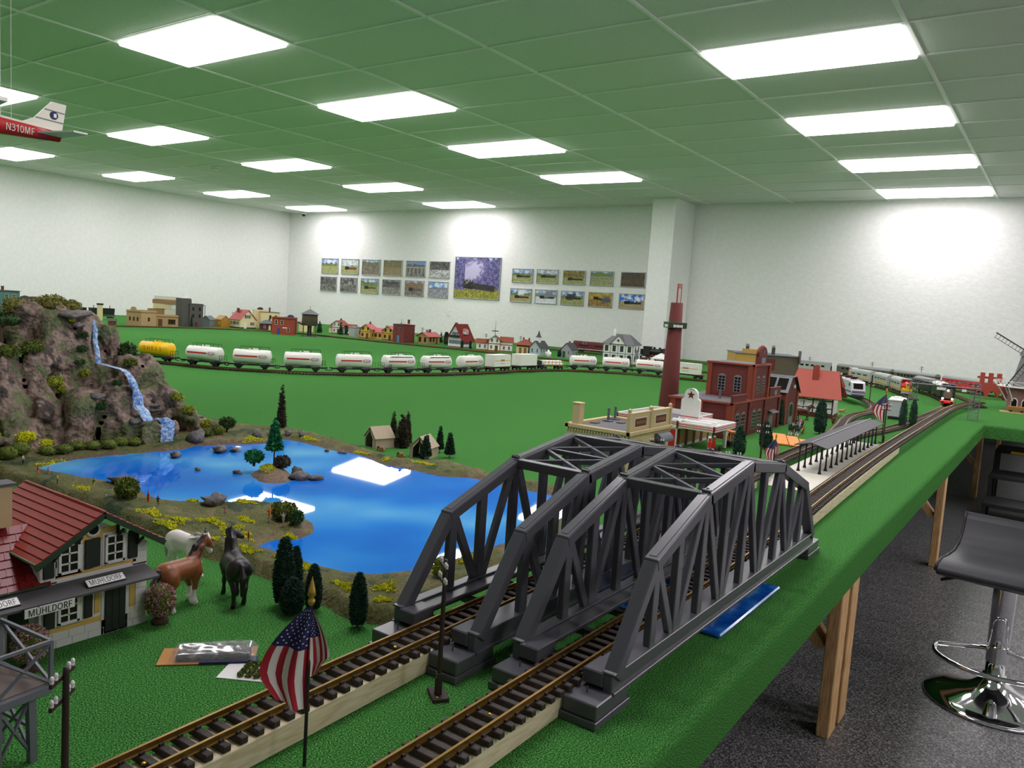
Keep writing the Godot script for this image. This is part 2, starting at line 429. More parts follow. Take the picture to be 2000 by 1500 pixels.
# ------------------------------------------------------------------ room
func room():
	var f := struct_node("floor"); var s := S()
	bx(s, Vector3(-5.05, -0.05, -4.15), Vector3(18.4, 0.1, 14.6)); put(s, "slab", M.floor, f)
	var spots := {"wall_back": [Vector3(-5.05, 1.48, -11.375), Vector3(18.4, 3.1, 0.15)], "wall_left": [Vector3(-14.175, 1.48, -4.15), Vector3(0.15, 3.1, 14.3)],
		"wall_right": [Vector3(4.075, 1.48, -4.15), Vector3(0.15, 3.1, 14.3)], "wall_front": [Vector3(-5.05, 1.48, 3.075), Vector3(18.4, 3.1, 0.15)]}
	for k in spots:
		s = S(); bx(s, spots[k][0], spots[k][1])
		var w := put(s, k, M.wall); w.set_meta("kind", "structure")
	s = S(); bb(s, Vector3(-5.0, 1.48, -10.95), Vector3(0.36, 2.96, 0.70), 0.006)
	put(s, "wall_pillar", M.wall).set_meta("kind", "structure")
	s = S(); bx(s, Vector3(-5.05, 0.06, -11.29), Vector3(18.1, 0.12, 0.02)); put(s, "baseboard_back", M.cove).set_meta("kind", "structure")
	s = S(); bx(s, Vector3(-14.09, 0.06, -4.15), Vector3(0.02, 0.12, 14.2)); put(s, "baseboard_left", M.cove).set_meta("kind", "structure")
	s = S(); bx(s, Vector3(3.99, 0.06, -4.15), Vector3(0.02, 0.12, 14.2)); put(s, "baseboard_right", M.cove).set_meta("kind", "structure")
	# suspended ceiling: lay-in tiles between proud runners
	var c := struct_node("ceiling")
	s = S(); bx(s, Vector3(-5.05, CEIL + 0.09, -4.15), Vector3(18.4, 0.1, 14.6)); put(s, "deck", M.tile, c)
	var tile := S(); bb(tile, Vector3.ZERO, Vector3(1.196, 0.016, 0.586), 0.003); tile.generate_normals(); tile.set_material(M.tile)
	var tm: Mesh = tile.commit()
	var rest := S()
	for i in range(-11, 6):
		for j in range(-10, 14):
			var x := -1.557 + 1.2192 * i; var z := -5.183 - 0.6096 * j
			var x0 := maxf(x - 0.598, -14.1); var x1 := minf(x + 0.598, 4.0); var z0 := maxf(z - 0.293, -11.3); var z1 := minf(z + 0.293, 3.0)
			if x1 - x0 < 0.05 or z1 - z0 < 0.05: continue
			if posmod(i, 3) == 0 and posmod(j, 3) == 0 and j >= -6 and j <= 9 and not (i == -3 and j == 9): continue
			var whole := x1 - x0 > 1.19 and z1 - z0 > 0.58
			if whole and z < -1.6 and x < 1.5:
				put_mesh(tm, "ceiling_tile", c, Vector3(x, CEIL + 0.01, z))
			else:
				bx(rest, Vector3((x0 + x1) / 2, CEIL + 0.01, (z0 + z1) / 2), Vector3(x1 - x0, 0.016, z1 - z0))
	var ro := put(rest, "cut_tiles", M.tile, c); ro.set_meta("kind", "stuff")
	for i in range(-10, 6):
		var x := -1.557 - 0.6096 + 1.2192 * i
		if x < -14.05 or x > 3.95: continue
		s = S(); bx(s, Vector3(x, CEIL - 0.001, -4.15), Vector3(0.024, 0.012, 14.3)); put(s, "main_runner", M.tee, c)
	for j in range(-14, 11):
		var z := -5.183 + 0.3048 - 0.6096 * j
		if z < -11.28 or z > 2.98: continue
		s = S(); bx(s, Vector3(-5.05, CEIL, z), Vector3(18.1, 0.009, 0.02)); put(s, "cross_runner", M.tee, c)
	# things on walls and ceiling
	var t = thing("outlet_plate", "white outlet plate low on the back wall under the framed pictures", "outlet", Vector3(-9.48, 1.076, -11.3))
	s = S(); bb(s, Vector3(0, 0, 0.004), Vector3(0.075, 0.12, 0.008), 0.003); put(s, "cover", M.white, t)
	for y in [-0.024, 0.024]:
		s = S(); bb(s, Vector3(0, y, 0.009), Vector3(0.034, 0.03, 0.004), 0.001); put(s, "socket", M.off_white, t)
	t = thing("smoke_detector", "round white smoke detector on the ceiling", "detector", Vector3(-10.19, CEIL, -6.83))
	s = S(); lathe(s, [Vector2(0, -0.05), Vector2(0.04, -0.05), Vector2(0.055, -0.03), Vector2(0.07, -0.02), Vector2(0.075, 0.0)], 20); put(s, "housing", M.off_white, t)
	s = S(); lathe(s, [Vector2(0.056, -0.031), Vector2(0.06, -0.03), Vector2(0.06, -0.024)], 20); put(s, "vent_ring", M.rim_grey, t)
	t = thing("security_camera", "small dome security camera under the ceiling by the room corner", "camera", Vector3(-13.53, CEIL - 0.005, -11.2))
	s = S(); lathe(s, [Vector2(0.03, -0.04), Vector2(0.06, -0.035), Vector2(0.062, 0.0)], 18); put(s, "mount", M.white, t)
	s = S(); lathe(s, [Vector2(0, -0.082), Vector2(0.022, -0.076), Vector2(0.037, -0.06), Vector2(0.042, -0.038)], 18); put(s, "dome", M.dark_glass, t)
	# signs on the right face of the pillar
	t = thing("fire_extinguisher_sign", "tall red and white arrow sign for a fire extinguisher on the pillar", "sign", Vector3(-4.82, 1.59, -10.98), PI / 2)
	s = S(); bx(s, Vector3(0, 0, 0.003), Vector3(0.16, 0.34, 0.004)); put(s, "backing", M.red, t)
	s = S(); bx(s, Vector3(0, -0.03, 0.006), Vector3(0.09, 0.27, 0.002)); put(s, "white_field", M.white, t)
	text("lettering", "FIRE", 0.045, M.white, t, Vector3(0, 0.135, 0.006), Basis.IDENTITY, 0.12)
	var word := "EXTINGUISHER"
	for k in word.length():
		text("lettering", word[k], 0.018, M.black, t, Vector3(0, 0.09 - k * 0.0205, 0.008))
	t = thing("warning_sign", "red notice with a white band hanging low on the pillar", "sign", Vector3(-4.82, 0.98, -11.0), PI / 2)
	s = S(); bx(s, Vector3(0, 0, 0.003), Vector3(0.16, 0.36, 0.004)); put(s, "backing", M.red, t)
	s = S(); bx(s, Vector3(0, 0.03, 0.006), Vector3(0.15, 0.055, 0.002)); put(s, "white_band", M.white, t)

# ------------------------------------------------------------------ the table
func table():
	var t = thing("layout_table", "long table covered in bright green carpet that carries the model railway", "table", Vector3.ZERO)
	var edge := [Vector2(-0.385, 1.6), Vector2(-0.410, -1.2), Vector2(-0.428, -2.4), Vector2(-0.462, -6.56), Vector2(0.14, -6.62)]
	var poly := PackedVector2Array()
	var r := 0.02
	var ins := []; var nrm := []
	for k in edge.size():
		var d0: Vector2 = (edge[k] - edge[k - 1]).normalized() if k > 0 else (edge[1] - edge[0]).normalized()
		var d1: Vector2 = (edge[k + 1] - edge[k]).normalized() if k < edge.size() - 1 else d0
		var n0 := Vector2(-d0.y, d0.x); var n1 := Vector2(-d1.y, d1.x)
		var n := (n0 + n1).normalized(); n /= maxf(n.dot(n0), 0.3)
		nrm.append(n); ins.append(edge[k] - n * r)
		poly.append(edge[k] - n * r)
	# three plain pieces, so that the top passes round the pillar
	var s := S()
	var xf := Transform3D(Basis(Vector3(1, 0, 0), Vector3(0, 0, 1), Vector3(0, -1, 0)), Vector3(0, T, 0))
	var near := PackedVector2Array([Vector2(-4.81, 1.6)])
	for k in 4: near.append(poly[k])
	near.append(Vector2(-4.81, poly[3].y)); ext(s, near, 0.0, 0.03, xf)
	ext(s, PackedVector2Array([Vector2(-4.81, poly[3].y), poly[3], poly[4], Vector2(0.14, -11.28), Vector2(-4.81, -11.28)]), 0.0, 0.03, xf)
	ext(s, PackedVector2Array([Vector2(-5.19, 1.6), Vector2(-4.81, 1.6), Vector2(-4.81, -10.59), Vector2(-5.19, -10.59)]), 0.0, 0.03, xf)
	ext(s, PackedVector2Array([Vector2(-14.08, 1.6), Vector2(-5.19, 1.6), Vector2(-5.19, -11.28), Vector2(-14.08, -11.28)]), 0.0, 0.03, xf)
	s.set_smooth_group(2)
	for k in edge.size() - 1:
		for j in 7:
			var A := []
			for kk in [k, k + 1]:
				for jj in [j, j + 1]:
					var a := minf(jj / 6.0, 1.0) * PI / 2; var off := sin(a) * r; var y := T - (1.0 - cos(a)) * r
					if jj == 7: off = r - 0.002; y = T - 0.1
					var p: Vector2 = ins[kk] + nrm[kk] * off
					A.append(Vector3(p.x, y, p.y))
			var o: Vector2 = nrm[k]
			q(s, A[0], A[1], A[3], A[2], Vector3(o.x, 0.7, o.y))
	s.set_smooth_group(-1)
	put(s, "carpet", M.turf, t)
	# joists behind the carpet edge
	s = S(); bar(s, Vector3(-0.50, T - 0.075, 1.6), Vector3(-0.545, T - 0.075, -7.0), 0.038, 0.089); put(s, "edge_joist", M.lumber, t)
	s = S(); bar(s, Vector3(-0.55, T - 0.075, -7.0), Vector3(0.12, T - 0.075, -7.0), 0.038, 0.089, Vector3.FORWARD); put(s, "edge_joist", M.lumber, t)
	# doubled 2x4 legs with diagonal braces
	for L in [[-0.500, -2.53, true], [-0.500, -4.83, false], [-0.520, -7.19, false], [-0.518, -9.35, false], [-0.50, -0.3, true]]:
		s = S(); bb(s, Vector3(L[0], (T - 0.05) / 2, L[1]), Vector3(0.038, T - 0.05, 0.089), 0.003); put(s, "leg", M.lumber, t)
		if L[2]:
			s = S(); bb(s, Vector3(L[0] + 0.002, (T - 0.05) / 2, L[1] - 0.125), Vector3(0.038, T - 0.05, 0.089), 0.003); put(s, "leg", M.lumber, t)
		s = S(); bar(s, Vector3(L[0] - 0.035, 0.27, L[1] - 0.02), Vector3(L[0] - 0.30, T - 0.03, L[1] - 0.02), 0.089, 0.03, Vector3.FORWARD, 0.002); var br := put(s, "brace", M.lumber, t)
		if L[1] == -2.53:      # mill stamp printed on the near brace
			s = S()
			for k in 7: bar(s, Vector3(L[0] - 0.07 - k * 0.026, 0.315 + k * 0.034, L[1] + 0.0252), Vector3(L[0] - 0.085 - k * 0.026, 0.30 + k * 0.034 + (0.02 if k % 2 else 0.03), L[1] + 0.0252), 0.006, 0.001)
			put(s, "mill_stamp", M.soft_black, br)
	for L in [[0.08, -7.1], [0.08, -9.6]]:
		s = S(); bb(s, Vector3(L[0], (T - 0.05) / 2, L[1]), Vector3(0.089, T - 0.05, 0.038), 0.003); put(s, "leg", M.lumber, t)

# ------------------------------------------------------------------ tracks
func curve_of(pts: Array, y: float) -> Curve3D:
	var c := Curve3D.new(); c.bake_interval = 0.02
	for i in pts.size():
		var a: Vector2 = pts[maxi(i - 1, 0)]; var b: Vector2 = pts[mini(i + 1, pts.size() - 1)]
		var tan := (b - a) / 6.0
		c.add_point(Vector3(pts[i].x, y, pts[i].y), Vector3(-tan.x, 0, -tan.y), Vector3(tan.x, 0, tan.y))
	return c
func along(c: Curve3D, d: float) -> Array:
	var L := c.get_baked_length()
	var p := c.sample_baked(clampf(d, 0, L)); var a := c.sample_baked(clampf(d - 0.02, 0, L)); var b := c.sample_baked(clampf(d + 0.02, 0, L))
	return [p, (b - a).normalized()]
const RAIL := [Vector2(-0.0034, 0), Vector2(0.0034, 0), Vector2(0.0030, 0.0016), Vector2(0.0009, 0.0024), Vector2(0.0009, 0.0060), Vector2(0.0019, 0.0068), Vector2(0.0019, 0.0088), Vector2(-0.0019, 0.0088), Vector2(-0.0019, 0.0068), Vector2(-0.0009, 0.0060), Vector2(-0.0009, 0.0024), Vector2(-0.0030, 0.0016)]
func rail(c: Curve3D, side: float, step: float, m: Material, parent):
	var s := S(); var L := c.get_baked_length(); var n := int(ceil(L / step)); var prev := []
	for i in n + 1:
		var a := along(c, L * i / n); var r: Vector3 = a[1].cross(Vector3.UP).normalized(); var ring := []
		for p in RAIL: ring.append(a[0] + r * (side * 0.0235 + p.x) + Vector3(0, 0.0095 + p.y, 0))
		if prev:
			for k in RAIL.size():
				var k2 := (k + 1) % RAIL.size()
				tri(s, prev[k], prev[k2], ring[k2]); tri(s, prev[k], ring[k2], ring[k])
		prev = ring
	put(s, "rail", m, parent)
var tie_mesh: Mesh
func track(called: String, label: String, pts: Array, y: float, single_to: float, rail_m: Material) -> Node3D:
	var t = thing(called, label, "track", Vector3.ZERO, 0.0, "model railway tracks")
	var c := curve_of(pts, y); var L := c.get_baked_length()
	rail(c, -1, 0.06, rail_m, t); rail(c, 1, 0.06, rail_m, t)
	var d := 0.0127; var rest := S(); var any := false
	while d < L:
		var a := along(c, d); var x: Vector3 = a[1].cross(Vector3.UP).normalized()
		if d < single_to:
			var o := put_mesh(tie_mesh, "tie", t, a[0]); o.basis = Basis(x, Vector3.UP, -a[1])
		else:
			any = true; bx(rest, a[0] + Vector3(0, 0.0048, 0), Vector3(0.082, 0.0095, 0.0125), Basis(x, Vector3.UP, -a[1]))
		d += 0.0254
	if any: put(rest, "ties", M.tie, t).set_meta("kind", "stuff")
	return t
func tracks():
	var s := S(); bb(s, Vector3(0, 0.00475, 0), Vector3(0.082, 0.0095, 0.0115), 0.0012)
	for sx in [-1, 1]:
		for o in [-0.0048, 0.0048]: bx(s, Vector3(sx * 0.0235 + o, 0.0112, 0), Vector3(0.003, 0.0036, 0.006))
	s.generate_normals(); s.set_material(M.tie); tie_mesh = s.commit()
	var Y := T + 0.036
	track("railway_track", "brass-railed track on a pine board leading onto the bridge beside the pond", [Vector2(-0.805, 0.1), Vector2(-0.833, -0.5), Vector2(-0.842, -1.0), Vector2(-0.843, -1.6), Vector2(-0.865, -2.3), Vector2(-0.93, -2.9), Vector2(-0.965, -3.4), Vector2(-0.985, -4.2), Vector2(-1.06, -4.85), Vector2(-1.12, -5.25), Vector2(-1.14, -5.6), Vector2(-1.12, -5.95), Vector2(-1.16, -6.35), Vector2(-1.27, -6.75), Vector2(-1.42, -7.1), Vector2(-1.6, -7.4), Vector2(-1.8, -7.6)], Y, 4.3, M.brass)
	track("railway_track", "brass-railed track on a pine board running along the open table edge", [Vector2(-0.59, 0.1), Vector2(-0.598, -0.6), Vector2(-0.602, -1.2), Vector2(-0.603, -1.6), Vector2(-0.622, -2.3), Vector2(-0.655, -3.0), Vector2(-0.69, -4.0), Vector2(-0.715, -5.2), Vector2(-0.735, -6.4), Vector2(-0.735, -7.2), Vector2(-0.69, -7.8), Vector2(-0.62, -8.15)], Y, 5.2, M.brass)
	track("railway_track", "track carrying the steam locomotive past the end of the station platform", [Vector2(-0.985, -4.25), Vector2(-0.95, -4.8), Vector2(-0.89, -5.25), Vector2(-0.855, -5.7), Vector2(-0.84, -6.2), Vector2(-0.83, -6.8), Vector2(-0.83, -7.4), Vector2(-0.86, -7.9), Vector2(-0.98, -8.5), Vector2(-1.2, -9.1), Vector2(-1.6, -9.75), Vector2(-2.2, -10.3)], T + 0.004, 0.0, M.old_brass)
	track("railway_track", "curving track under the string of white tank wagons across the green field", WAG, T + 0.002, 0.0, M.old_brass)
	track("railway_track", "track running in front of the row of village houses", [Vector2(-10.6, -3.0), Vector2(-10.62, -4.6), Vector2(-10.45, -5.7), Vector2(-10.35, -6.7), Vector2(-10.0, -7.45), Vector2(-9.5, -7.8), Vector2(-8.5, -7.92), Vector2(-7.6, -8.0), Vector2(-6.67, -8.15), Vector2(-5.57, -8.15), Vector2(-5.0, -8.25), Vector2(-4.3, -8.6), Vector2(-3.5, -8.75), Vector2(-2.6, -8.8)], T + 0.002, 0.0, M.old_brass)
	track("railway_track", "short curved siding behind the steam locomotive near the windmill", [Vector2(-0.60, -8.05), Vector2(-0.68, -8.4), Vector2(-0.80, -8.8), Vector2(-0.95, -9.25), Vector2(-1.25, -9.9)], T + 0.002, 0.0, M.old_brass)
	track("railway_track", "track below the silver streamlined locomotives near the back wall", [Vector2(-1.15, -8.1), Vector2(-1.45, -8.9), Vector2(-1.85, -9.6), Vector2(-2.4, -10.1), Vector2(-3.1, -10.45)], T + 0.002, 0.0, M.old_brass)
	track("railway_track", "outermost track along the back wall under the long silver coaches", [Vector2(-6.8, -10.2), Vector2(-5.6, -10.25), Vector2(-4.6, -10.3), Vector2(-3.9, -10.55), Vector2(-3.1, -10.85), Vector2(-2.3, -10.8), Vector2(-1.4, -10.4), Vector2(-0.8, -9.9), Vector2(0.0, -9.6), Vector2(0.1, -9.58)], T + 0.002, 0.0, M.old_brass)
	# the pine boards that carry the near tracks
	for b in [[Vector3(-0.805, 0, 0.1), Vector3(-0.842, 0, -1.028), "pond"], [Vector3(-0.590, 0, 0.1), Vector3(-0.602, 0, -1.050), "table edge"], [Vector3(-0.612, 0, -2.16), Vector3(-0.70, 0, -4.4), "platform"], [Vector3(-0.86, 0, -2.16), Vector3(-0.935, 0, -2.9), "mid"]]:
		s = S(); bar(s, b[0] + Vector3(0, T + 0.018, 0), b[1] + Vector3(0, T + 0.018, 0), 0.068, 0.036, Vector3.RIGHT, 0.0015)
		var o := put(s, "pine_board", M.pine)
		tag(o, {"pond": "long pale pine board under the track nearer the station house", "table edge": "long pale pine board under the track along the table edge", "platform": "pale pine board under the track beside the station platform", "mid": "short pine board under the track just past the pond-side bridge"}[b[2]], "board", "pine boards under the tracks")
	# brass screws that hold the ties
	for p in [Vector2(-0.833, -0.487), Vector2(-0.842, -0.918), Vector2(-0.600, -0.853), Vector2(-0.599, -0.55), Vector2(-0.843, -1.45)]:
		s = S(); lathe(s, [Vector2(0.0032, 0), Vector2(0.003, 0.0012), Vector2(0.0015, 0.002), Vector2(0, 0.0021)], 10)
		var o := put(s, "brass_screw", M.screw_gold); o.position = Vector3(p.x, Y + 0.0095, p.y)
		tag(o, "small brass screw in the middle of a dark track tie", "screw", "brass screws in the ties")
const WAG := [Vector2(-7.4, -2.6), Vector2(-6.4, -3.05), Vector2(-5.75, -3.35), Vector2(-5.25, -3.52), Vector2(-4.93, -3.75), Vector2(-4.68, -4.02), Vector2(-4.50, -4.35), Vector2(-4.38, -4.72), Vector2(-4.29, -5.15), Vector2(-4.27, -5.65), Vector2(-4.28, -6.2), Vector2(-4.22, -6.7), Vector2(-3.98, -7.1), Vector2(-3.62, -7.36), Vector2(-3.2, -7.48), Vector2(-2.75, -7.5)]

# ------------------------------------------------------------------ the two truss bridges
func bridges():
	for b in [[-0.603, -1.605, "dark grey steel truss bridge standing along the open table edge"], [-0.842, -1.575, "dark grey steel truss bridge standing beside the blue pond"]]:
		var t = thing("truss_bridge", b[2], "bridge", Vector3(b[0], T, b[1]), 0.0, "twin arched truss bridges")
		var X := 0.0845
		var zk := 0.437; var zb := 0.226
		var yk := 0.208; var yb := 0.281; var ya := 0.312; var y0 := 0.062
		var ps := {}
		for sx in [-1, 1]:
			var x: float = sx * X
			var s := S()
			bb(s, Vector3(x, 0.046, 0), Vector3(0.016, 0.032, 1.13), 0.002); bb(s, Vector3(x + sx * 0.009, 0.034, 0), Vector3(0.008, 0.006, 1.13), 0.001)
			bb(s, Vector3(x, 0.064, 0), Vector3(0.022, 0.004, 1.13), 0.001)
			put(s, "bottom_girder", M.bridge, t)
			s = S(); bb(s, Vector3(sx * 0.0605, 0.058, 0), Vector3(0.034, 0.008, 1.11), 0.0015); put(s, "walkway", M.bridge, t)
			for e in [-1, 1]:
				s = S(); bb(s, Vector3(sx * 0.060, 0.052, e * 0.54), Vector3(0.036, 0.024, 0.055), 0.002); put(s, "end_block", M.bridge, t)
				s = S(); bar(s, Vector3(x, y0 - 0.008, e * 0.552), Vector3(x, yk, e * zk), 0.024, 0.022, Vector3.RIGHT, 0.002); put(s, "end_post", M.bridge, t)
				for g in [[Vector3(x, yk, e * zk), Vector3(x, yb, e * zb)], [Vector3(x, yb, e * zb), Vector3(x, ya, 0)]]:
					s = S(); var dv: Vector3 = (g[1] - g[0]).normalized() * 0.006
					bar(s, g[0] - dv, g[1] + dv, 0.026, 0.022, Vector3.RIGHT, 0.002)
					bar(s, g[0] + Vector3(0, 0.011, 0), g[1] + Vector3(0, 0.011, 0), 0.012, 0.003, Vector3.RIGHT)
					put(s, "top_chord", M.bridge, t)
				# uprights under every node and half-way between them
				for v in [[zk - 0.012, yk], [(zk + zb) / 2 + 0.002, (yk + yb) / 2], [zb, yb], [zb / 2, (yb + ya) / 2]]:
					s = S(); bar(s, Vector3(x, y0, e * v[0]), Vector3(x, v[1], e * v[0]), 0.013, 0.022, Vector3.RIGHT, 0.0015); put(s, "upright", M.bridge, t)
				var n1: float = (zk + zb) / 2 + 0.002; var n2 := zb / 2
				for g in [[n1 + 0.012, y0, zk - 0.018, yk - 0.006], [n1 - 0.012, y0, zb + 0.008, yb], [n2 + 0.012, y0, zb - 0.008, yb], [n2 - 0.012, y0, 0.008, ya]]:
					s = S(); bar(s, Vector3(x, g[1], e * g[0]), Vector3(x, g[3], e * g[2]), 0.011, 0.018, Vector3.RIGHT, 0.0015); put(s, "diagonal", M.bridge, t)
				s = S(); cy(s, Vector3(x, yb + 0.012, e * (zb - 0.004)), Vector3(x, yb + 0.019, e * (zb - 0.004)), 0.004, 0.003, 8); cy(s, Vector3(x - 0.008, yb + 0.014, e * zb), Vector3(x + 0.008, yb + 0.014, e * zb), 0.0035, 0.0035, 8); put(s, "bolt", M.bridge, t)
			s = S(); bar(s, Vector3(x, y0, 0), Vector3(x, ya, 0), 0.013, 0.022, Vector3.RIGHT, 0.0015); put(s, "upright", M.bridge, t)
		# bracing across the top
		var cross := [[-X, zb, X, zb, 0.02], [-X, 0, X, 0, 0.016], [-X, zb, X, zb / 2, 0.008], [-X, zb / 2, X, zb, 0.008], [-X, zb / 2, X, zb / 2, 0.009], [-X, zb / 2, X, 0, 0.008], [-X, 0, X, zb / 2, 0.008]]
		for e in [-1, 1]:
			for g in cross:
				if e == 1 and g[1] == 0 and g[3] == 0: continue
				var h0: float = ya + (yb - ya) * g[1] / zb; var h1: float = ya + (yb - ya) * g[3] / zb
				var s := S(); bar(s, Vector3(g[0], h0 + 0.002, e * g[1]), Vector3(g[2], h1 + 0.002, e * g[3]), g[4], 0.010 if g[4] < 0.015 else 0.018, Vector3.FORWARD, 0.001); put(s, "top_brace", M.bridge, t)
		for k in 9:
			var s := S(); bx(s, Vector3(0, 0.030, -0.5 + k * 0.125), Vector3(0.17, 0.012, 0.014)); put(s, "floor_beam", M.bridge, t)
		# stepped abutments
		for e in [-1, 1]:
			var s := S(); bb(s, Vector3(0, 0.006, e * 0.565), Vector3(0.196, 0.012, 0.11), 0.001)
			bx(s, Vector3(0, 0.016, e * 0.565), Vector3(0.07, 0.012, 0.09))
			for sx in [-1, 1]:
				bb(s, Vector3(sx * 0.0665, 0.0235, e * 0.565), Vector3(0.058, 0.024, 0.10), 0.0018)
				cy(s, Vector3(sx * 0.062, 0.035, e * 0.585), Vector3(sx * 0.062, 0.045, e * 0.585), 0.0014, 0.0014, 8)
			put(s, "abutment", M.bridge, t)
	# painted water boards that lie under the bridges
	var w = thing("water_board", "shiny blue painted water board poking out from under the edge bridge", "water board", Vector3(-0.52, T, -1.66), 0.0)
	var s := S(); bb(s, Vector3(-0.11, 0.004, 0.025), Vector3(0.28, 0.008, 0.38), 0.003); put(s, "board", M.board_water, w)
	w = thing("water_board", "shiny blue painted water board lying between the two bridges", "water board", Vector3(-0.80, T, -1.66), 0.0)
	s = S(); bb(s, Vector3(0, 0.004, 0.0), Vector3(0.24, 0.008, 0.42), 0.003); put(s, "board", M.board_water, w)

# ------------------------------------------------------------------ rounded shapes from capsules (surface nets)
# prims: [a, b, ra, rb, Color]; returns a mesh with vertex colours
func capsule_d(p: Vector3, g: Array) -> float:
	var a: Vector3 = g[0]; var ba: Vector3 = g[1] - a; var pa := p - a
	var t := clampf(pa.dot(ba) / maxf(ba.dot(ba), 1e-9), 0.0, 1.0)
	return (pa - ba * t).length() - lerpf(g[2], g[3], t)
func nets(prims: Array, cell: float, k: float, m: Material, amp := 0.0, freq := 1.0, sd := 1, paint = null) -> ArrayMesh:
	var lo := Vector3(1e9, 1e9, 1e9); var hi := -lo
	for g in prims:
		var r: float = maxf(g[2], g[3]) + k + cell * 3 + amp
		for e in [g[0], g[1]]:
			lo = lo.min(e - Vector3.ONE * r); hi = hi.max(e + Vector3.ONE * r)
	var nx := int((hi.x - lo.x) / cell) + 2; var ny := int((hi.y - lo.y) / cell) + 2; var nz := int((hi.z - lo.z) / cell) + 2
	var D := PackedFloat32Array(); D.resize(nx * ny * nz); D.fill(1e3)
	var near := PackedFloat32Array(); near.resize(nx * ny * nz); near.fill(1e3)
	var who := PackedInt32Array(); who.resize(nx * ny * nz)
	for gi in prims.size():
		var g: Array = prims[gi]; var a: Vector3 = g[0]; var b: Vector3 = g[1]; var r: float = maxf(g[2], g[3]) + k + cell * 2.5 + amp
		var i0 := ((a.min(b) - Vector3.ONE * r - lo) / cell).max(Vector3.ZERO); var i1 := (a.max(b) + Vector3.ONE * r - lo) / cell
		for z in range(int(i0.z), mini(int(i1.z) + 1, nz)):
			for y in range(int(i0.y), mini(int(i1.y) + 1, ny)):
				for x in range(int(i0.x), mini(int(i1.x) + 1, nx)):
					var d := capsule_d(lo + Vector3(x, y, z) * cell, g)
					var i := (z * ny + y) * nx + x; var f := D[i]
					if d < near[i]: near[i] = d; who[i] = gi
					if f > 900.0: D[i] = d
					else:
						var h := maxf(k - absf(f - d), 0.0) / k
						D[i] = minf(f, d) - h * h * k * 0.25
	if amp > 0.0:
		var no := FastNoiseLite.new(); no.seed = sd; no.frequency = freq; no.fractal_octaves = 4
		var rg := FastNoiseLite.new(); rg.seed = sd + 3; rg.frequency = freq * 0.45; rg.fractal_type = FastNoiseLite.FRACTAL_RIDGED; rg.fractal_octaves = 2
		for z in nz:
			for y in ny:
				for x in nx:
					var i := (z * ny + y) * nx + x
					if absf(D[i]) < amp + cell * 3: 
						var p := lo + Vector3(x, y * 0.6, z) * cell
						D[i] += amp * no.get_noise_3dv(p) + 0.9 * amp * smoothstep(0.35, 0.85, rg.get_noise_3dv(p))
	var vid := PackedInt32Array(); vid.resize(nx * ny * nz); vid.fill(-1)
	var V := PackedVector3Array(); var Nn := PackedVector3Array(); var Cc := PackedColorArray(); var I := PackedInt32Array()
	var off := [0, 1, nx, nx + 1, nx * ny, nx * ny + 1, nx * ny + nx, nx * ny + nx + 1]
	var cor := [Vector3(0, 0, 0), Vector3(1, 0, 0), Vector3(0, 1, 0), Vector3(1, 1, 0), Vector3(0, 0, 1), Vector3(1, 0, 1), Vector3(0, 1, 1), Vector3(1, 1, 1)]
	var ed := [[0, 1], [2, 3], [4, 5], [6, 7], [0, 2], [1, 3], [4, 6], [5, 7], [0, 4], [1, 5], [2, 6], [3, 7]]
	for z in nz - 1:
		for y in ny - 1:
			for x in nx - 1:
				var i := (z * ny + y) * nx + x
				var d0 := D[i]
				if absf(d0) > cell * 2.5: continue
				var ins := 0
				for c in 8:
					if D[i + off[c]] < 0.0: ins += 1
				if ins == 0 or ins == 8: continue
				var s := Vector3.ZERO; var n := 0
				for e in ed:
					var fa := D[i + off[e[0]]]; var fb := D[i + off[e[1]]]
					if (fa < 0.0) != (fb < 0.0):
						s += cor[e[0]].lerp(cor[e[1]], fa / (fa - fb)); n += 1
				vid[i] = V.size()
				var p: Vector3 = lo + (Vector3(x, y, z) + s / n) * cell
				V.append(p)
				var gr := Vector3(D[i + 1] - D[i], D[i + nx] - D[i], D[i + nx * ny] - D[i]) + Vector3(D[i + off[7]] - D[i + off[6]], D[i + off[7]] - D[i + off[5]], D[i + off[7]] - D[i + off[3]])
				gr = gr.normalized()
				Nn.append(gr)
				var cc: Color = prims[who[i]][4]
				Cc.append(paint.call(p, gr, cc) if paint != null else cc.srgb_to_linear())
	for z in range(1, nz - 1):
		for y in range(1, ny - 1):
			for x in range(1, nx - 1):
				var i := (z * ny + y) * nx + x
				var a := D[i]
				if absf(a) > cell * 2.5: continue
				for ax in 3:
					var st: int = [1, nx, nx * ny][ax]; var u: int = [nx, nx * ny, 1][ax]; var v: int = [nx * ny, 1, nx][ax]
					var b := D[i + st]
					if (a < 0.0) == (b < 0.0): continue
					var v0 := vid[i]; var v1 := vid[i - u]; var v2 := vid[i - u - v]; var v3 := vid[i - v]
					if v0 < 0 or v1 < 0 or v2 < 0 or v3 < 0: continue
					if a < 0.0: I.append_array([v0, v2, v1, v0, v3, v2])
					else: I.append_array([v0, v1, v2, v0, v2, v3])
	var arr := []; arr.resize(Mesh.ARRAY_MAX)
	arr[Mesh.ARRAY_VERTEX] = V; arr[Mesh.ARRAY_NORMAL] = Nn; arr[Mesh.ARRAY_COLOR] = Cc; arr[Mesh.ARRAY_INDEX] = I
	var me := ArrayMesh.new(); me.add_surface_from_arrays(Mesh.PRIMITIVE_TRIANGLES, arr); me.surface_set_material(0, m)
	return me

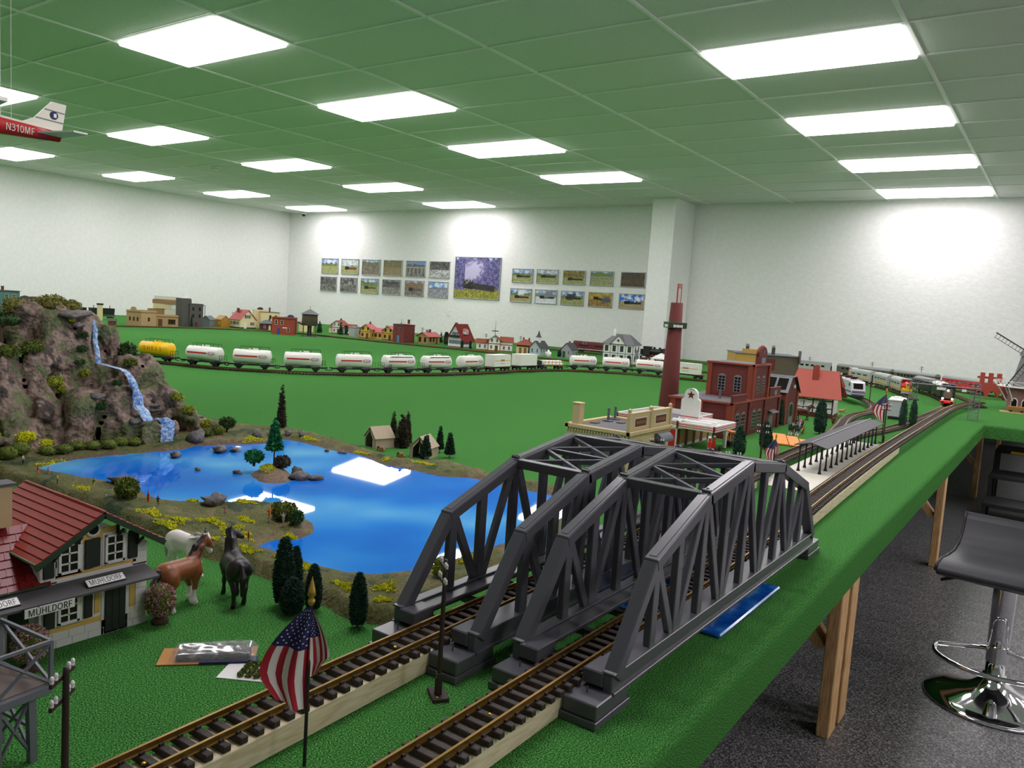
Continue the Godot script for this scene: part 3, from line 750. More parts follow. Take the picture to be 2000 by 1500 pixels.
# ------------------------------------------------------------------ plants
# a bottle-brush tree: core, needles, trunk. shape(t) gives the radius share at height share t
func tree(called, label, at: Vector3, h: float, r: float, m: Material, n: int, kind: String, group := "", stem := 0.1, needle := 0.16) -> Node3D:
	var t = thing(called, label, "tree", at, rng.randf() * TAU, group)
	var y0 := h * stem
	var shape := func(u: float) -> float:
		match kind:
			"cypress": return sqrt(maxf(0.0, sin(PI * clampf(0.12 + u * 0.88, 0, 1)))) * (1.0 - 0.25 * u)
			"egg": return sqrt(maxf(0.0, 1.0 - pow(absf(u - 0.35) / 0.65, 2.2)))
			"tiers": return (1.0 - u) * (0.62 + 0.38 * fmod(u * 6.0 + 0.35, 1.0)) + 0.03
			_: return pow(1.0 - u, 0.85) + 0.02
	var core := S(); var prof := [Vector2(0, y0)]
	for k in 9: prof.append(Vector2(maxf(0.0003, shape.call(k / 8.0) * r * 0.72), y0 + (h - y0) * 0.97 * k / 8.0))
	lathe(core, prof, 9); 
	tufts(core, n, r * needle * 2.0, func() -> Array:
		var u := 1.0 - sqrt(rng.randf()) if kind != "cypress" and kind != "egg" else rng.randf()
		var a := rng.randf() * TAU; var rr: float = shape.call(u) * r * rng.randf_range(0.72, 0.95)
		var d := Vector3(cos(a), 0, sin(a))
		return [d * rr + Vector3(0, y0 + (h - y0) * u, 0), d + Vector3(0, -0.25 if kind == "tiers" else 0.25, 0)], 0.5)
	put(core, "foliage", m, t)
	var s := S(); cy(s, Vector3(0, -0.002, 0), Vector3(0, y0 + h * 0.08, 0), maxf(r * 0.10, 0.001), maxf(r * 0.08, 0.001), 7); put(s, "trunk", M.bark, t)
	return t
func leafy(called, label, at: Vector3, r: Vector3, m: Material, n: int, leaf: float, cat := "bush", group := "", stem := 0.0) -> Node3D:
	var t = thing(called, label, cat, at, rng.randf() * TAU, group)
	var s := S(); var c := Vector3(0, stem + r.y, 0)
	blob(s, c, r * 0.88, 12, 8, 0.35, rng.randi() % 100)
	tufts(s, n, leaf, func() -> Array:
		var d := Vector3(rng.randf_range(-1, 1), rng.randf_range(-0.8, 1), rng.randf_range(-1, 1)).normalized()
		return [c + d * r * rng.randf_range(0.8, 1.0), d])
	put(s, "foliage", m, t)
	if stem > 0.0:
		s = S(); cy(s, Vector3.ZERO, Vector3(0, stem + r.y * 0.5, 0), r.x * 0.16, r.x * 0.1, 7); put(s, "trunk", M.bark, t)
	return t

# ------------------------------------------------------------------ pond
const WATER := [Vector2(-2.57, -1.14), Vector2(-2.63, -1.29), Vector2(-2.62, -1.53), Vector2(-2.60, -1.64), Vector2(-2.63, -1.72), Vector2(-2.56, -1.88), Vector2(-2.53, -1.95), Vector2(-2.57, -2.05), Vector2(-2.44, -2.08), Vector2(-2.3, -2.06), Vector2(-2.21, -2.08), Vector2(-2.11, -2.08), Vector2(-1.97, -2.03), Vector2(-1.9, -2.05), Vector2(-1.82, -2.05), Vector2(-1.72, -2.05), Vector2(-1.64, -2.11), Vector2(-1.57, -2.11), Vector2(-1.49, -2.11), Vector2(-1.37, -2.12), Vector2(-1.25, -2.12), Vector2(-1.21, -2.08), Vector2(-1.16, -1.95), Vector2(-1.12, -1.79), Vector2(-1.12, -1.64), Vector2(-1.125, -1.52), Vector2(-1.13, -1.46), Vector2(-1.12, -1.38), Vector2(-1.13, -1.3), Vector2(-1.17, -1.21), Vector2(-1.21, -1.18), Vector2(-1.27, -1.155), Vector2(-1.36, -1.15), Vector2(-1.44, -1.145), Vector2(-1.49, -1.15), Vector2(-1.50, -1.2), Vector2(-1.475, -1.26), Vector2(-1.52, -1.335), Vector2(-1.62, -1.385), Vector2(-1.71, -1.41), Vector2(-1.79, -1.42), Vector2(-1.85, -1.39), Vector2(-1.87, -1.34), Vector2(-1.87, -1.29), Vector2(-1.93, -1.27), Vector2(-1.97, -1.22), Vector2(-2.08, -1.20), Vector2(-2.16, -1.23), Vector2(-2.33, -1.19), Vector2(-2.45, -1.16)]
const OUTER := [Vector2(-3.5, -0.94), Vector2(-2.88, -0.94), Vector2(-2.52, -1.01), Vector2(-2.32, -1.03), Vector2(-2.04, -1.05), Vector2(-1.71, -1.03), Vector2(-1.5, -1.04), Vector2(-1.34, -1.05), Vector2(-1.2, -1.04), Vector2(-1.12, -1.03), Vector2(-1.06, -1.02), Vector2(-0.99, -1.05), Vector2(-0.985, -1.12), Vector2(-0.99, -1.51), Vector2(-1.0, -1.79), Vector2(-1.16, -2.17), Vector2(-1.43, -2.22), Vector2(-1.64, -2.21), Vector2(-1.83, -2.25), Vector2(-1.98, -2.13), Vector2(-2.1, -2.16), Vector2(-2.29, -2.2), Vector2(-2.37, -2.2), Vector2(-2.55, -2.22), Vector2(-2.74, -2.21), Vector2(-2.82, -2.17), Vector2(-2.97, -2.11), Vector2(-3.5, -2.1)]
func smooth_loop(p: Array, n: int) -> PackedVector2Array:
	var o := PackedVector2Array(); var N := p.size()
	for i in N:
		for k in n: o.append(p[i].cubic_interpolate(p[(i + 1) % N], p[(i - 1 + N) % N], p[(i + 2) % N], float(k) / n))
	return o
func edge_dist(p: Vector2, loop: PackedVector2Array) -> float:
	var b := 1e9
	for i in loop.size():
		var a := loop[i]; var d := loop[(i + 1) % loop.size()] - a; var w := p - a
		b = minf(b, (w - d * clampf(w.dot(d) / d.length_squared(), 0, 1)).length_squared())
	return sqrt(b)
func water_level(z: float) -> float:
	return 0.011 + 0.0175 * (z + 1.63) * (z + 1.63)
func bank_height(p: Vector2, wl: PackedVector2Array, ol: PackedVector2Array, no: FastNoiseLite) -> float:
	if not Geometry2D.is_point_in_polygon(p, ol): return -0.004
	var dw := edge_dist(p, wl)
	if Geometry2D.is_point_in_polygon(p, wl): return water_level(p.y) - minf(dw, 0.03) * 0.5
	var d := edge_dist(p, ol)
	var e := smoothstep(0.0, 0.05, dw); var f := smoothstep(-0.004, 0.02, d)
	return (water_level(p.y) + 0.001 + e * 0.012 + no.get_noise_2d(p.x * 6, p.y * 6) * 0.010 * e + no.get_noise_2d(p.x * 25, p.y * 25) * 0.004) * f
var wl: PackedVector2Array
var ol: PackedVector2Array
var bank_noise := FastNoiseLite.new()
func bank_y(x: float, z: float) -> float:
	return T + bank_height(Vector2(x, z), wl, ol, bank_noise)
func pond():
	bank_noise.seed = 4; bank_noise.frequency = 1.0
	wl = smooth_loop(WATER, 2); ol = smooth_loop(OUTER, 2)
	var w = thing("pond_water", "large glossy bright blue pond surface with an irregular shore", "water")
	var s := S(); s.set_smooth_group(0)
	for i in 80:
		for j in 52:      # the cast resin stands a little higher along both shores
			var c := Vector2(-2.70 + (i + 0.5) * 0.02, -2.17 + (j + 0.5) * 0.02)
			if not Geometry2D.is_point_in_polygon(c, wl) and edge_dist(c, wl) > 0.013: continue
			var v := []
			for d in [[0, 0], [1, 0], [1, 1], [0, 1]]:
				var z: float = -2.17 + (j + d[1]) * 0.02
				v.append(Vector3(-2.70 + (i + d[0]) * 0.02, T + water_level(z), z))
			q(s, v[0], v[1], v[2], v[3], Vector3.UP)
	put(s, "surface", M.pond, w)
	# the earth bank
	var b = thing("pond_bank", "sculpted earth and grass bank running all round the blue pond", "bank")
	var g := 0.0115; var nx := int(2.1 / g); var nz := int(1.34 / g); var H := PackedFloat32Array(); H.resize((nx + 1) * (nz + 1))
	var K := PackedColorArray(); K.resize(H.size())
	var c_no := FastNoiseLite.new(); c_no.seed = 9; c_no.frequency = 5.0
	for j in nz + 1:
		for i in nx + 1:
			var p := Vector2(-3.06 + i * g, -2.27 + j * g)
			H[j * (nx + 1) + i] = bank_height(p, wl, ol, bank_noise)
			var dw := edge_dist(p, wl); var nn := c_no.get_noise_2dv(p) ; var n2 := c_no.get_noise_2d(p.x * 4, p.y * 4)
			var col: Color = C(112, 96, 80)
			if dw + nn * 0.05 + n2 * 0.012 > 0.022: col = C(104, 106, 58)
			if nn + n2 * 0.5 > 0.30 and dw > 0.03: col = C(58, 76, 48)
			if nn + n2 * 0.4 < -0.36: col = C(126, 118, 78)
			K[j * (nx + 1) + i] = col.srgb_to_linear()
	s = S(); s.set_smooth_group(0)
	for j in nz:
		for i in nx:
			var id := [j * (nx + 1) + i, j * (nx + 1) + i + 1, (j + 1) * (nx + 1) + i + 1, (j + 1) * (nx + 1) + i]
			if H[id[0]] <= -0.004 and H[id[1]] <= -0.004 and H[id[2]] <= -0.004 and H[id[3]] <= -0.004: continue
			if H[id[0]] < 0.0 and H[id[1]] < 0.0 and H[id[2]] < 0.0 and H[id[3]] < 0.0: continue
			var v := []
			for k in 4: v.append(Vector3(-3.06 + (i + (1 if k == 1 or k == 2 else 0)) * g, T + H[id[k]], -2.27 + (j + (1 if k >= 2 else 0)) * g))
			for k in [0, 1, 2, 0, 2, 3]:
				s.set_color(K[id[k]]); s.add_vertex(v[k])
	put(s, "ground", M.bank, b)
	# yellow flowering ground cover in separate clumps
	var patches := [[-2.585, -1.20, 0.05, 0.07], [-1.849, -1.085, 0.06, 0.025], [-1.75, -1.10, 0.05, 0.02], [-1.727, -1.06, 0.05, 0.02], [-1.70, -1.154, 0.05, 0.03], [-1.616, -1.15, 0.045, 0.03], [-1.66, -1.228, 0.035, 0.02], [-1.542, -1.13, 0.05, 0.035], [-1.495, -1.235, 0.02, 0.018], [-2.467, -2.115, 0.06, 0.02], [-2.58, -1.93, 0.04, 0.05], [-2.15, -2.10, 0.05, 0.012], [-1.86, -2.12, 0.07, 0.02], [-1.99, -2.07, 0.02, 0.015], [-1.07, -1.40, 0.03, 0.03], [-1.281, -1.10, 0.04, 0.02], [-1.13, -1.08, 0.045, 0.02], [-1.07, -1.13, 0.03, 0.03], [-1.03, -1.08, 0.02, 0.02], [-1.90, -1.235, 0.02, 0.015], [-1.80, -1.33, 0.05, 0.02], [-1.45, -1.08, 0.05, 0.02], [-2.2, -1.09, 0.05, 0.015], [-1.57, -1.075, 0.035, 0.012], [-1.36, -1.11, 0.04, 0.018]]
	for p in patches:
		s = S()
		tufts(s, int(240 + 26000 * p[2] * p[3] * 3.0), 0.0048, func() -> Array:
			var a := rng.randf() * TAU; var r := sqrt(rng.randf()) * (0.75 + 0.3 * sin(a * 3.0 + p[0] * 40.0))
			var x: float = p[0] + cos(a) * r * p[2]; var z: float = p[1] + sin(a) * r * p[3]
			return [Vector3(x, bank_y(x, z) + 0.001, z), Vector3.UP], 1.0)
		put(s, "yellow_flowers", M.moss_yellow, b)
	# island
	var isl = thing("pond_island", "small brown earth island in the middle of the pond", "island", Vector3(-2.07, T + 0.012, -1.63), -0.55)
	s = S(); var ng := FastNoiseLite.new(); ng.seed = 3; ng.frequency = 9.0
	s.set_smooth_group(0)
	for j in 7:
		for i in 28:
			var A := []
			for d in [[0, 0], [1, 0], [1, 1], [0, 1]]:
				var a: float = TAU * ((i + d[0]) % 28) / 28.0; var rr: float = (j + d[1]) / 7.0
				var R := Vector2(0.115, 0.062) * (1.0 + 0.22 * ng.get_noise_2d(cos(a), sin(a) * 2.0))
				A.append(Vector3(cos(a) * R.x * rr, 0.032 * (1.0 - rr * rr) + ng.get_noise_2d(cos(a) * rr * 3.0, sin(a) * rr * 3.0) * 0.004 - 0.002, sin(a) * R.y * rr))
			tri(s, A[0], A[2], A[1]); tri(s, A[0], A[3], A[2])
	put(s, "mound", M.earth, isl)
	s = S()
	tufts(s, 420, 0.005, func() -> Array:
		var a := rng.randf() * TAU; var r := sqrt(rng.randf())
		return [Vector3(cos(a) * r * 0.055, 0.033 - r * r * 0.012, 0.012 + sin(a) * r * 0.03), Vector3.UP], 1.0)
	put(s, "yellow_flowers", M.moss_yellow, isl)
	tree("island_spruce", "bright green model spruce standing on the pond island", Vector3(-2.085, T + 0.04, -1.645), 0.158, 0.027, M.spruce_green, 900, "tiers", "", 0.34, 0.2)
	leafy("island_tree", "small round leafy green tree leaning over the island shore", Vector3(-2.135, T + 0.035, -1.605), Vector3(0.03, 0.02, 0.026), M.spruce_green, 420, 0.008, "tree", "", 0.012)
	leafy("island_bush", "dark rounded bush beside the island spruce trunk", Vector3(-2.055, T + 0.036, -1.655), Vector3(0.027, 0.02, 0.024), M.spruce_dark, 420, 0.007)
	# rocks in and round the water
	var rocks := [[-1.975, -1.665, 0.035, 0.016, "largest grey slate rock at the right tip of the island"], [-1.94, -1.70, 0.024, 0.011, "low grey rock trailing off the island tip into the water"], [-2.005, -1.68, 0.02, 0.022, "upright pale streaked rock on the island shore"], [-2.16, -1.56, 0.016, 0.008, "tiny dark rock off the left end of the island"],
		[-2.50, -1.555, 0.03, 0.012, "flat dark rock in the water at the foot of the waterfall"], [-2.50, -1.73, 0.04, 0.014, "broad low rock group in the water near the yellow shore"], [-2.47, -1.77, 0.025, 0.01, "small flat rock beside the broad low rock near the yellow shore"], [-2.27, -1.49, 0.011, 0.007, "single small rock alone in open water"], [-2.20, -1.20, 0.042, 0.016, "long grey rock ledge on the near shore with two seated figures"], [-1.83, -1.255, 0.034, 0.018, "grey driftwood-like rock by the flowering peninsula"],
		[-2.263, -2.03, 0.011, 0.008, "little rock at the far shore with a white fleck"], [-2.21, -2.055, 0.017, 0.009, "smooth dark rock at the far shore"], [-2.676, -1.75, 0.045, 0.03, "large dark boulder right of the lower waterfall"], [-2.62, -1.98, 0.024, 0.022, "grey angular rock on the bank behind the yellow flowers"], [-2.58, -2.10, 0.02, 0.016, "slanted grey stone on the far bank"], [-2.53, -2.13, 0.024, 0.012, "flat slate stone lying on the far bank"], [-1.155, -1.86, 0.008, 0.005, "tiny reddish pebble in the water behind the bridge"]]
	for r in rocks:
		s = S(); blob(s, Vector3(0, r[3] * 0.45, 0), Vector3(r[2], r[3], r[2] * 0.62), 9, 6, 0.9, int(absf(r[0] * 100.0)))
		var o := put(s, "shore_rock", M.rock); o.position = Vector3(r[0], T + 0.012 if Geometry2D.is_point_in_polygon(Vector2(r[0], r[1]), wl) else bank_y(r[0], r[1]), r[1]); o.rotation.y = r[0] * 3.0 + 0.6
		tag(o, r[4], "rock", "rocks about the pond")
	# bushes and trees on the bank
	leafy("round_bush", "round dark bush with a yellow crown on the near shore", Vector3(-2.017, bank_y(-2.017, -1.116), -1.116), Vector3(0.034, 0.026, 0.03), M.bush_olive, 700, 0.007)
	leafy("round_bush", "olive bush behind the orange dressed figure on the peninsula", Vector3(-1.60, bank_y(-1.60, -1.30), -1.30), Vector3(0.036, 0.024, 0.024), M.bush_olive, 600, 0.006)
	leafy("round_bush", "pale green bush at the peninsula tip beside the arm-raising figure", Vector3(-1.54, bank_y(-1.54, -1.29), -1.29), Vector3(0.017, 0.018, 0.016), M.leaf, 320, 0.006)
	leafy("round_bush", "pair of clipped bushes by the large boulder, the smaller one", Vector3(-2.75, bank_y(-2.75, -1.84), -1.84), Vector3(0.02, 0.014, 0.018), M.bush_olive, 240, 0.005)
	leafy("round_bush", "pair of clipped bushes by the large boulder, the bigger one", Vector3(-2.73, bank_y(-2.73, -1.88), -1.88), Vector3(0.023, 0.018, 0.02), M.bush_olive, 260, 0.005)
	leafy("bridge_bush", "yellow green bush at the pond corner behind the near bridge post", Vector3(-1.05, bank_y(-1.05, -1.28), -1.28), Vector3(0.022, 0.02, 0.022), M.moss_bright, 420, 0.006)
	leafy("shore_tree", "small dark leafy tree on the bank right of the mountain", Vector3(-2.77, bank_y(-2.77, -1.945), -1.945), Vector3(0.03, 0.022, 0.026), M.leaf_dark, 380, 0.01, "tree", "", 0.016)
	tree("thin_spruce", "tall thin brown spruce standing alone behind the pond", Vector3(-2.70, bank_y(-2.70, -2.16), -2.16), 0.185, 0.017, M.spruce_dark, 700, "cone", "", 0.02, 0.3)
	for k in 7:
		var z := -1.22 - k * 0.05
		leafy("hedge_bush", "clipped dark olive bush in the low hedge at the mountain foot", Vector3(-2.70 + 0.012 * sin(k * 2.0), bank_y(-2.70, z), z), Vector3(0.026, 0.016, 0.028), M.bush_olive, 150, 0.005, "bush", "hedge bushes below the mountain")
	for p in [Vector2(-2.69, -1.10), Vector2(-2.72, -1.15), Vector2(-2.74, -1.05)]:
		leafy("hedge_bush", "clipped dark olive bush at the left end of the pond", Vector3(p.x, bank_y(p.x, p.y), p.y), Vector3(0.03, 0.022, 0.028), M.bush_olive, 180, 0.005, "bush", "bushes at the left end of the pond")
	# tiny people
	var folk := [[-2.581, -1.097, 0.030, "white", "black", "stand", "grey haired figure in a white shirt by the left hedge"], [-2.433, -1.075, 0.025, "red", "orange", "stand", "figure in red top and orange skirt at the pond's left end"], [-2.405, -1.092, 0.023, "pink", "skin", "stand", "figure in pink top at the pond's left end"], [-2.283, -1.06, 0.026, "yellow", "black", "stride", "figure in yellow shirt striding over the dark grass"], [-2.215, -1.205, 0.022, "navy", "tan", "sit", "seated figure in dark blue on the long shore rock"], [-2.198, -1.212, 0.022, "tan", "tan", "sit", "seated figure in tan on the long shore rock"], [-2.183, -1.111, 0.028, "green", "yellow", "stand", "figure in green top and yellow trousers on the near bank"], [-2.055, -1.085, 0.024, "grey", "white", "sit", "pale grey figure crouching left of the round bush"], [-1.951, -1.137, 0.029, "red", "red", "stand", "figure in a long red dress facing the water"], [-1.913, -1.142, 0.028, "navy", "brown", "stand", "figure in navy jacket and brown trousers by the red dress"], [-1.852, -1.262, 0.022, "tan", "green", "sit", "seated figure on the driftwood rock, left one"], [-1.838, -1.272, 0.022, "grey", "tan", "sit", "seated figure on the driftwood rock, right one"], [-1.74, -1.225, 0.024, "pink", "pink", "stand", "figure in a pink dress among yellow flowers"], [-1.600, -1.255, 0.040, "orange", "skin", "wave", "dancing figure in a short orange dress with one arm up"], [-1.555, -1.262, 0.036, "grey", "skin", "wave", "figure in a pale blue dress with both arms raised"], [-1.584, -1.065, 0.028, "blue", "black", "stand", "figure in light blue shirt walking behind the white horse"], [-1.50, -1.12, 0.026, "red", "black", "stand", "dark haired figure half hidden behind the black horse"]]
	for f in folk:
		var yy := bank_y(f[0], f[1]) + (0.014 if f[5] == "sit" and f[1] < -1.1 else 0.0)
		person(Vector3(f[0], yy, f[1]), f[2], f[3], f[4], f[5], f[6], rng.randf_range(-0.6, 1.2) + PI * (1.0 if f[5] == "stand" else 0.0))
const CLOTH := {"white": Color(0.85, 0.85, 0.83), "black": Color(0.12, 0.12, 0.13), "red": Color(0.75, 0.15, 0.15), "orange": Color(0.9, 0.52, 0.15), "pink": Color(0.85, 0.5, 0.6), "skin": Color(0.87, 0.67, 0.53), "yellow": Color(0.86, 0.8, 0.4), "navy": Color(0.2, 0.22, 0.38), "tan": Color(0.65, 0.55, 0.42), "green": Color(0.25, 0.45, 0.25), "grey": Color(0.66, 0.7, 0.74), "brown": Color(0.4, 0.28, 0.2), "blue": Color(0.45, 0.5, 0.65)}
func person(at: Vector3, h: float, top: String, low: String, pose: String, label: String, turn: float, group := "tiny figures round the pond", cell := 0.0):
	var u := h / 1.75; var a: Color = CLOTH[top]; var b: Color = CLOTH[low]; var sk: Color = CLOTH.skin; var hair := Color(0.2, 0.14, 0.1)
	var P := []
	var hip := 0.95; var kz := 0.0
	if pose == "sit": hip = 0.28
	var sh := hip + 0.48
	for s in [-1.0, 1.0]:
		if pose == "sit":
			P.append([Vector3(s * 0.1, hip, 0), Vector3(s * 0.12, hip + 0.02, 0.42), 0.085, 0.065, b]); P.append([Vector3(s * 0.12, hip + 0.02, 0.42), Vector3(s * 0.12, -0.12, 0.48), 0.06, 0.045, b])
		else:
			var st: float = s * (0.22 if pose == "stride" or pose == "wave" else 0.04)
			P.append([Vector3(s * 0.09, hip, 0), Vector3(s * 0.1, 0.5, st * 0.6), 0.09, 0.065, b]); P.append([Vector3(s * 0.1, 0.5, st * 0.6), Vector3(s * 0.1, 0.05, st), 0.062, 0.045, b])
			P.append([Vector3(s * 0.1, 0.04, st), Vector3(s * 0.11, 0.04, st + 0.14), 0.045, 0.04, Color(0.15, 0.1, 0.08)])
		var up: bool = pose == "wave" and (s > 0 or low == "skin" and top == "grey")
		var el := Vector3(s * 0.30, sh + (0.12 if up else -0.26), 0.05); var ha := Vector3(s * 0.32, sh + (0.42 if up else -0.46), 0.16 if pose != "sit" else 0.3)
		P.append([Vector3(s * 0.19, sh - 0.04, 0), el, 0.06, 0.05, a]); P.append([el, ha, 0.046, 0.038, sk])
	P.append([Vector3(0, hip, 0), Vector3(0, sh - 0.06, 0), 0.15, 0.175, a])
	if low == top or low == "orange": P.append([Vector3(0, hip, 0), Vector3(0, hip * 0.45, 0), 0.16, 0.2, b])
	P.append([Vector3(0, sh, 0), Vector3(0, sh + 0.13, 0), 0.06, 0.06, sk])
	P.append([Vector3(0, sh + 0.20, 0.02), Vector3(0, sh + 0.25, 0.02), 0.1, 0.105, sk])
	P.append([Vector3(0, sh + 0.27, -0.03), Vector3(0, sh + 0.28, -0.02), 0.11, 0.1, hair])
	var Q := []
	for g in P: Q.append([g[0] * u, g[1] * u, g[2] * u, g[3] * u, g[4]])
	var me := nets(Q, (cell if cell > 0.0 else h / 26.0), 0.03 * u, M.painted)
	var o := put_mesh(me, "person", self, at); o.rotation.y = turn
	tag(o, label, "person", group)

# ------------------------------------------------------------------ the rock mountain
var rockwork := []
func surface_x(y: float, z: float) -> float:
	var x := -2.45
	while x > -3.4:
		var d := 1e9
		for g in rockwork: d = minf(d, capsule_d(Vector3(x, y, z), g))
		if d < 0.004: return x
		x -= maxf(d * 0.7, 0.003)
	return x
func mountain():
	var c := C(118, 100, 88)
	var P := func(x: float, z: float, y0: float, y1: float, r0: float, r1: float, x1 := 0.0, z1 := 0.0):
		rockwork.append([Vector3(x, T + y0, z), Vector3(x1 if x1 != 0.0 else x, T + y1, z1 if z1 != 0.0 else z), r0, r1, c])
	P.call(-3.05, -1.10, 0.0, 0.30, 0.15, 0.09); P.call(-2.98, -1.17, 0.0, 0.31, 0.13, 0.07); P.call(-2.99, -1.29, 0.0, 0.31, 0.10, 0.065)
	P.call(-3.05, -1.40, 0.0, 0.41, 0.13, 0.07); P.call(-3.04, -1.46, 0.05, 0.42, 0.10, 0.06)
	P.call(-3.12, -1.30, 0.2, 0.47, 0.10, 0.05); P.call(-3.12, -1.36, 0.2, 0.48, 0.09, 0.06); P.call(-3.12, -1.44, 0.2, 0.485, 0.08, 0.045)
	P.call(-3.10, -1.53, 0.0, 0.43, 0.11, 0.055); P.call(-3.06, -1.60, 0.0, 0.40, 0.09, 0.05)
	P.call(-2.97, -1.66, 0.0, 0.26, 0.11, 0.07); P.call(-2.93, -1.71, 0.0, 0.25, 0.09, 0.06); P.call(-2.88, -1.63, 0.0, 0.17, 0.07, 0.05)
	P.call(-2.83, -1.385, 0.0, 0.155, 0.06, 0.045); P.call(-2.84, -1.46, 0.0, 0.165, 0.06, 0.05); P.call(-2.86, -1.42, 0.16, 0.17, 0.05, 0.05)
	P.call(-2.90, -1.20, 0.0, 0.10, 0.12, 0.08); P.call(-2.92, -1.30, 0.0, 0.12, 0.10, 0.07); P.call(-2.88, -1.10, -0.02, 0.05, 0.11, 0.09)
	P.call(-2.78, -1.545, 0.0, 0.07, 0.07, 0.055); P.call(-2.75, -1.60, 0.0, 0.055, 0.05, 0.05); P.call(-2.76, -1.68, 0.0, 0.065, 0.045, 0.04)
	P.call(-2.90, -1.70, 0.16, 0.0, 0.07, 0.06, -2.86, -1.93); P.call(-2.84, -1.52, 0.05, 0.20, 0.07, 0.06)
	P.call(-3.25, -1.40, 0.0, 0.30, 0.22, 0.16); P.call(-3.25, -1.15, 0.0, 0.22, 0.2, 0.14); P.call(-3.2, -1.65, 0.0, 0.18, 0.18, 0.12)
	var t = thing("rock_mountain", "brown sculpted rock mountain with mossy ledges and a waterfall beside the pond", "mountain")
	var no := FastNoiseLite.new(); no.seed = 17; no.frequency = 7.0; no.fractal_octaves = 4
	var me := nets(rockwork, 0.0105, 0.035, M.rock_paint, 0.026, 10.0, 5, func(p: Vector3, n: Vector3, cc: Color) -> Color:
		var a := no.get_noise_3dv(p); var b := no.get_noise_3dv(p * 4.0 + Vector3.ONE)
		var o := C(130, 110, 98).lerp(C(178, 156, 138), clampf(0.5 + b * 1.3, 0, 1))
		if a + b * 0.4 > 0.16: o = C(104, 114, 76).lerp(C(126, 132, 90), clampf(0.5 + b, 0, 1))
		if a + b * 0.5 < -0.30: o = C(84, 74, 66)
		return o.srgb_to_linear())
	put_mesh(me, "rockwork", t)
	# moss and bushes on the ledges
	var moss := [[0.49, -1.30, 0.065, "moss_olive"], [0.51, -1.41, 0.06, "moss_olive"], [0.50, -1.48, 0.045, "moss_olive"], [0.50, -1.35, 0.05, "moss_olive"], [0.345, -1.19, 0.045, "bush_olive"], [0.36, -1.28, 0.045, "bush_olive"], [0.34, -1.12, 0.05, "bush_olive"], [0.235, -1.35, 0.035, "moss_bright"], [0.205, -1.37, 0.028, "moss_bright"], [0.335, -1.665, 0.035, "moss_bright"], [0.30, -1.62, 0.03, "bush_olive"], [0.17, -1.76, 0.03, "moss_bright"], [0.12, -1.80, 0.03, "moss_bright"], [0.06, -1.87, 0.028, "moss_bright"], [0.135, -1.585, 0.024, "moss_yellow"], [0.26, -1.47, 0.02, "moss_bright"], [0.30, -1.45, 0.02, "leaf_dark"], [0.35, -1.46, 0.022, "leaf_dark"], [0.40, -1.465, 0.02, "leaf_dark"], [0.24, -1.50, 0.02, "leaf_dark"], [0.07, -1.20, 0.035, "moss_yellow"], [0.04, -1.26, 0.03, "moss_yellow"], [0.455, -1.435, 0.012, "moss_yellow"], [0.16, -1.44, 0.025, "leaf"], [0.21, -1.57, 0.016, "moss_bright"], [0.09, -1.09, 0.03, "moss_bright"], [0.20, -1.56, 0.012, "leaf_dark"]]
	for m in moss:
		var y: float = T + m[0]; var x := surface_x(y, m[1]) if m[0] < 0.47 else -3.10
		var s := S()
		blob(s, Vector3(x, y, m[1]), Vector3(m[2] * 0.6, m[2] * 0.55, m[2]) * 0.75, 9, 6, 0.6, int(m[0] * 1000))
		tufts(s, int(m[2] * 9000), 0.007, func() -> Array:
			var d := Vector3(rng.randf_range(-0.6, 1), rng.randf_range(-0.7, 1), rng.randf_range(-1, 1)).normalized()
			return [Vector3(x, y, m[1]) + d * Vector3(m[2] * 0.6, m[2] * 0.55, m[2]) * rng.randf_range(0.6, 0.95), d])
		put(s, "moss_clump", M[m[3]], t)
	# flat slates
	for m in [[0.475, -1.45, 0.075, 0.05], [0.195, -1.435, 0.035, 0.028], [0.145, -1.66, 0.04, 0.03], [0.125, -1.665, 0.04, 0.028], [0.105, -1.54, 0.03, 0.024], [0.435, -1.455, 0.03, 0.02]]:
		var s := S(); var y: float = T + m[0]; var x := surface_x(y - 0.012, m[1]) - 0.004
		bb(s, Vector3.ZERO, Vector3(m[3] * 1.3, 0.014, m[2] * 1.5), 0.006, Basis.from_euler(Vector3(0.12, m[1] * 4.0, -0.10)))
		blob(s, Vector3(0, 0.002, 0.01), Vector3(m[3] * 0.6, 0.011, m[2] * 0.6), 8, 5, 0.8, 7)
		put(s, "slate", M.rock, t).position = Vector3(x, y, m[1])
	# the waterfall: two ribbons of resin following the rock
	var w = thing("waterfall", "blue and white resin waterfall running down the rock mountain into the pond", "waterfall")
	var runs := [[[0.455, -1.525, 0.008], [0.41, -1.535, 0.010], [0.36, -1.53, 0.009], [0.31, -1.53, 0.010], [0.27, -1.535, 0.012], [0.235, -1.548, 0.016], [0.215, -1.557, 0.012], [0.19, -1.565, 0.02], [0.15, -1.57, 0.021], [0.11, -1.57, 0.018]], [[0.115, -1.595, 0.016], [0.118, -1.615, 0.022], [0.10, -1.64, 0.027], [0.06, -1.64, 0.027], [0.02, -1.638, 0.025]]]
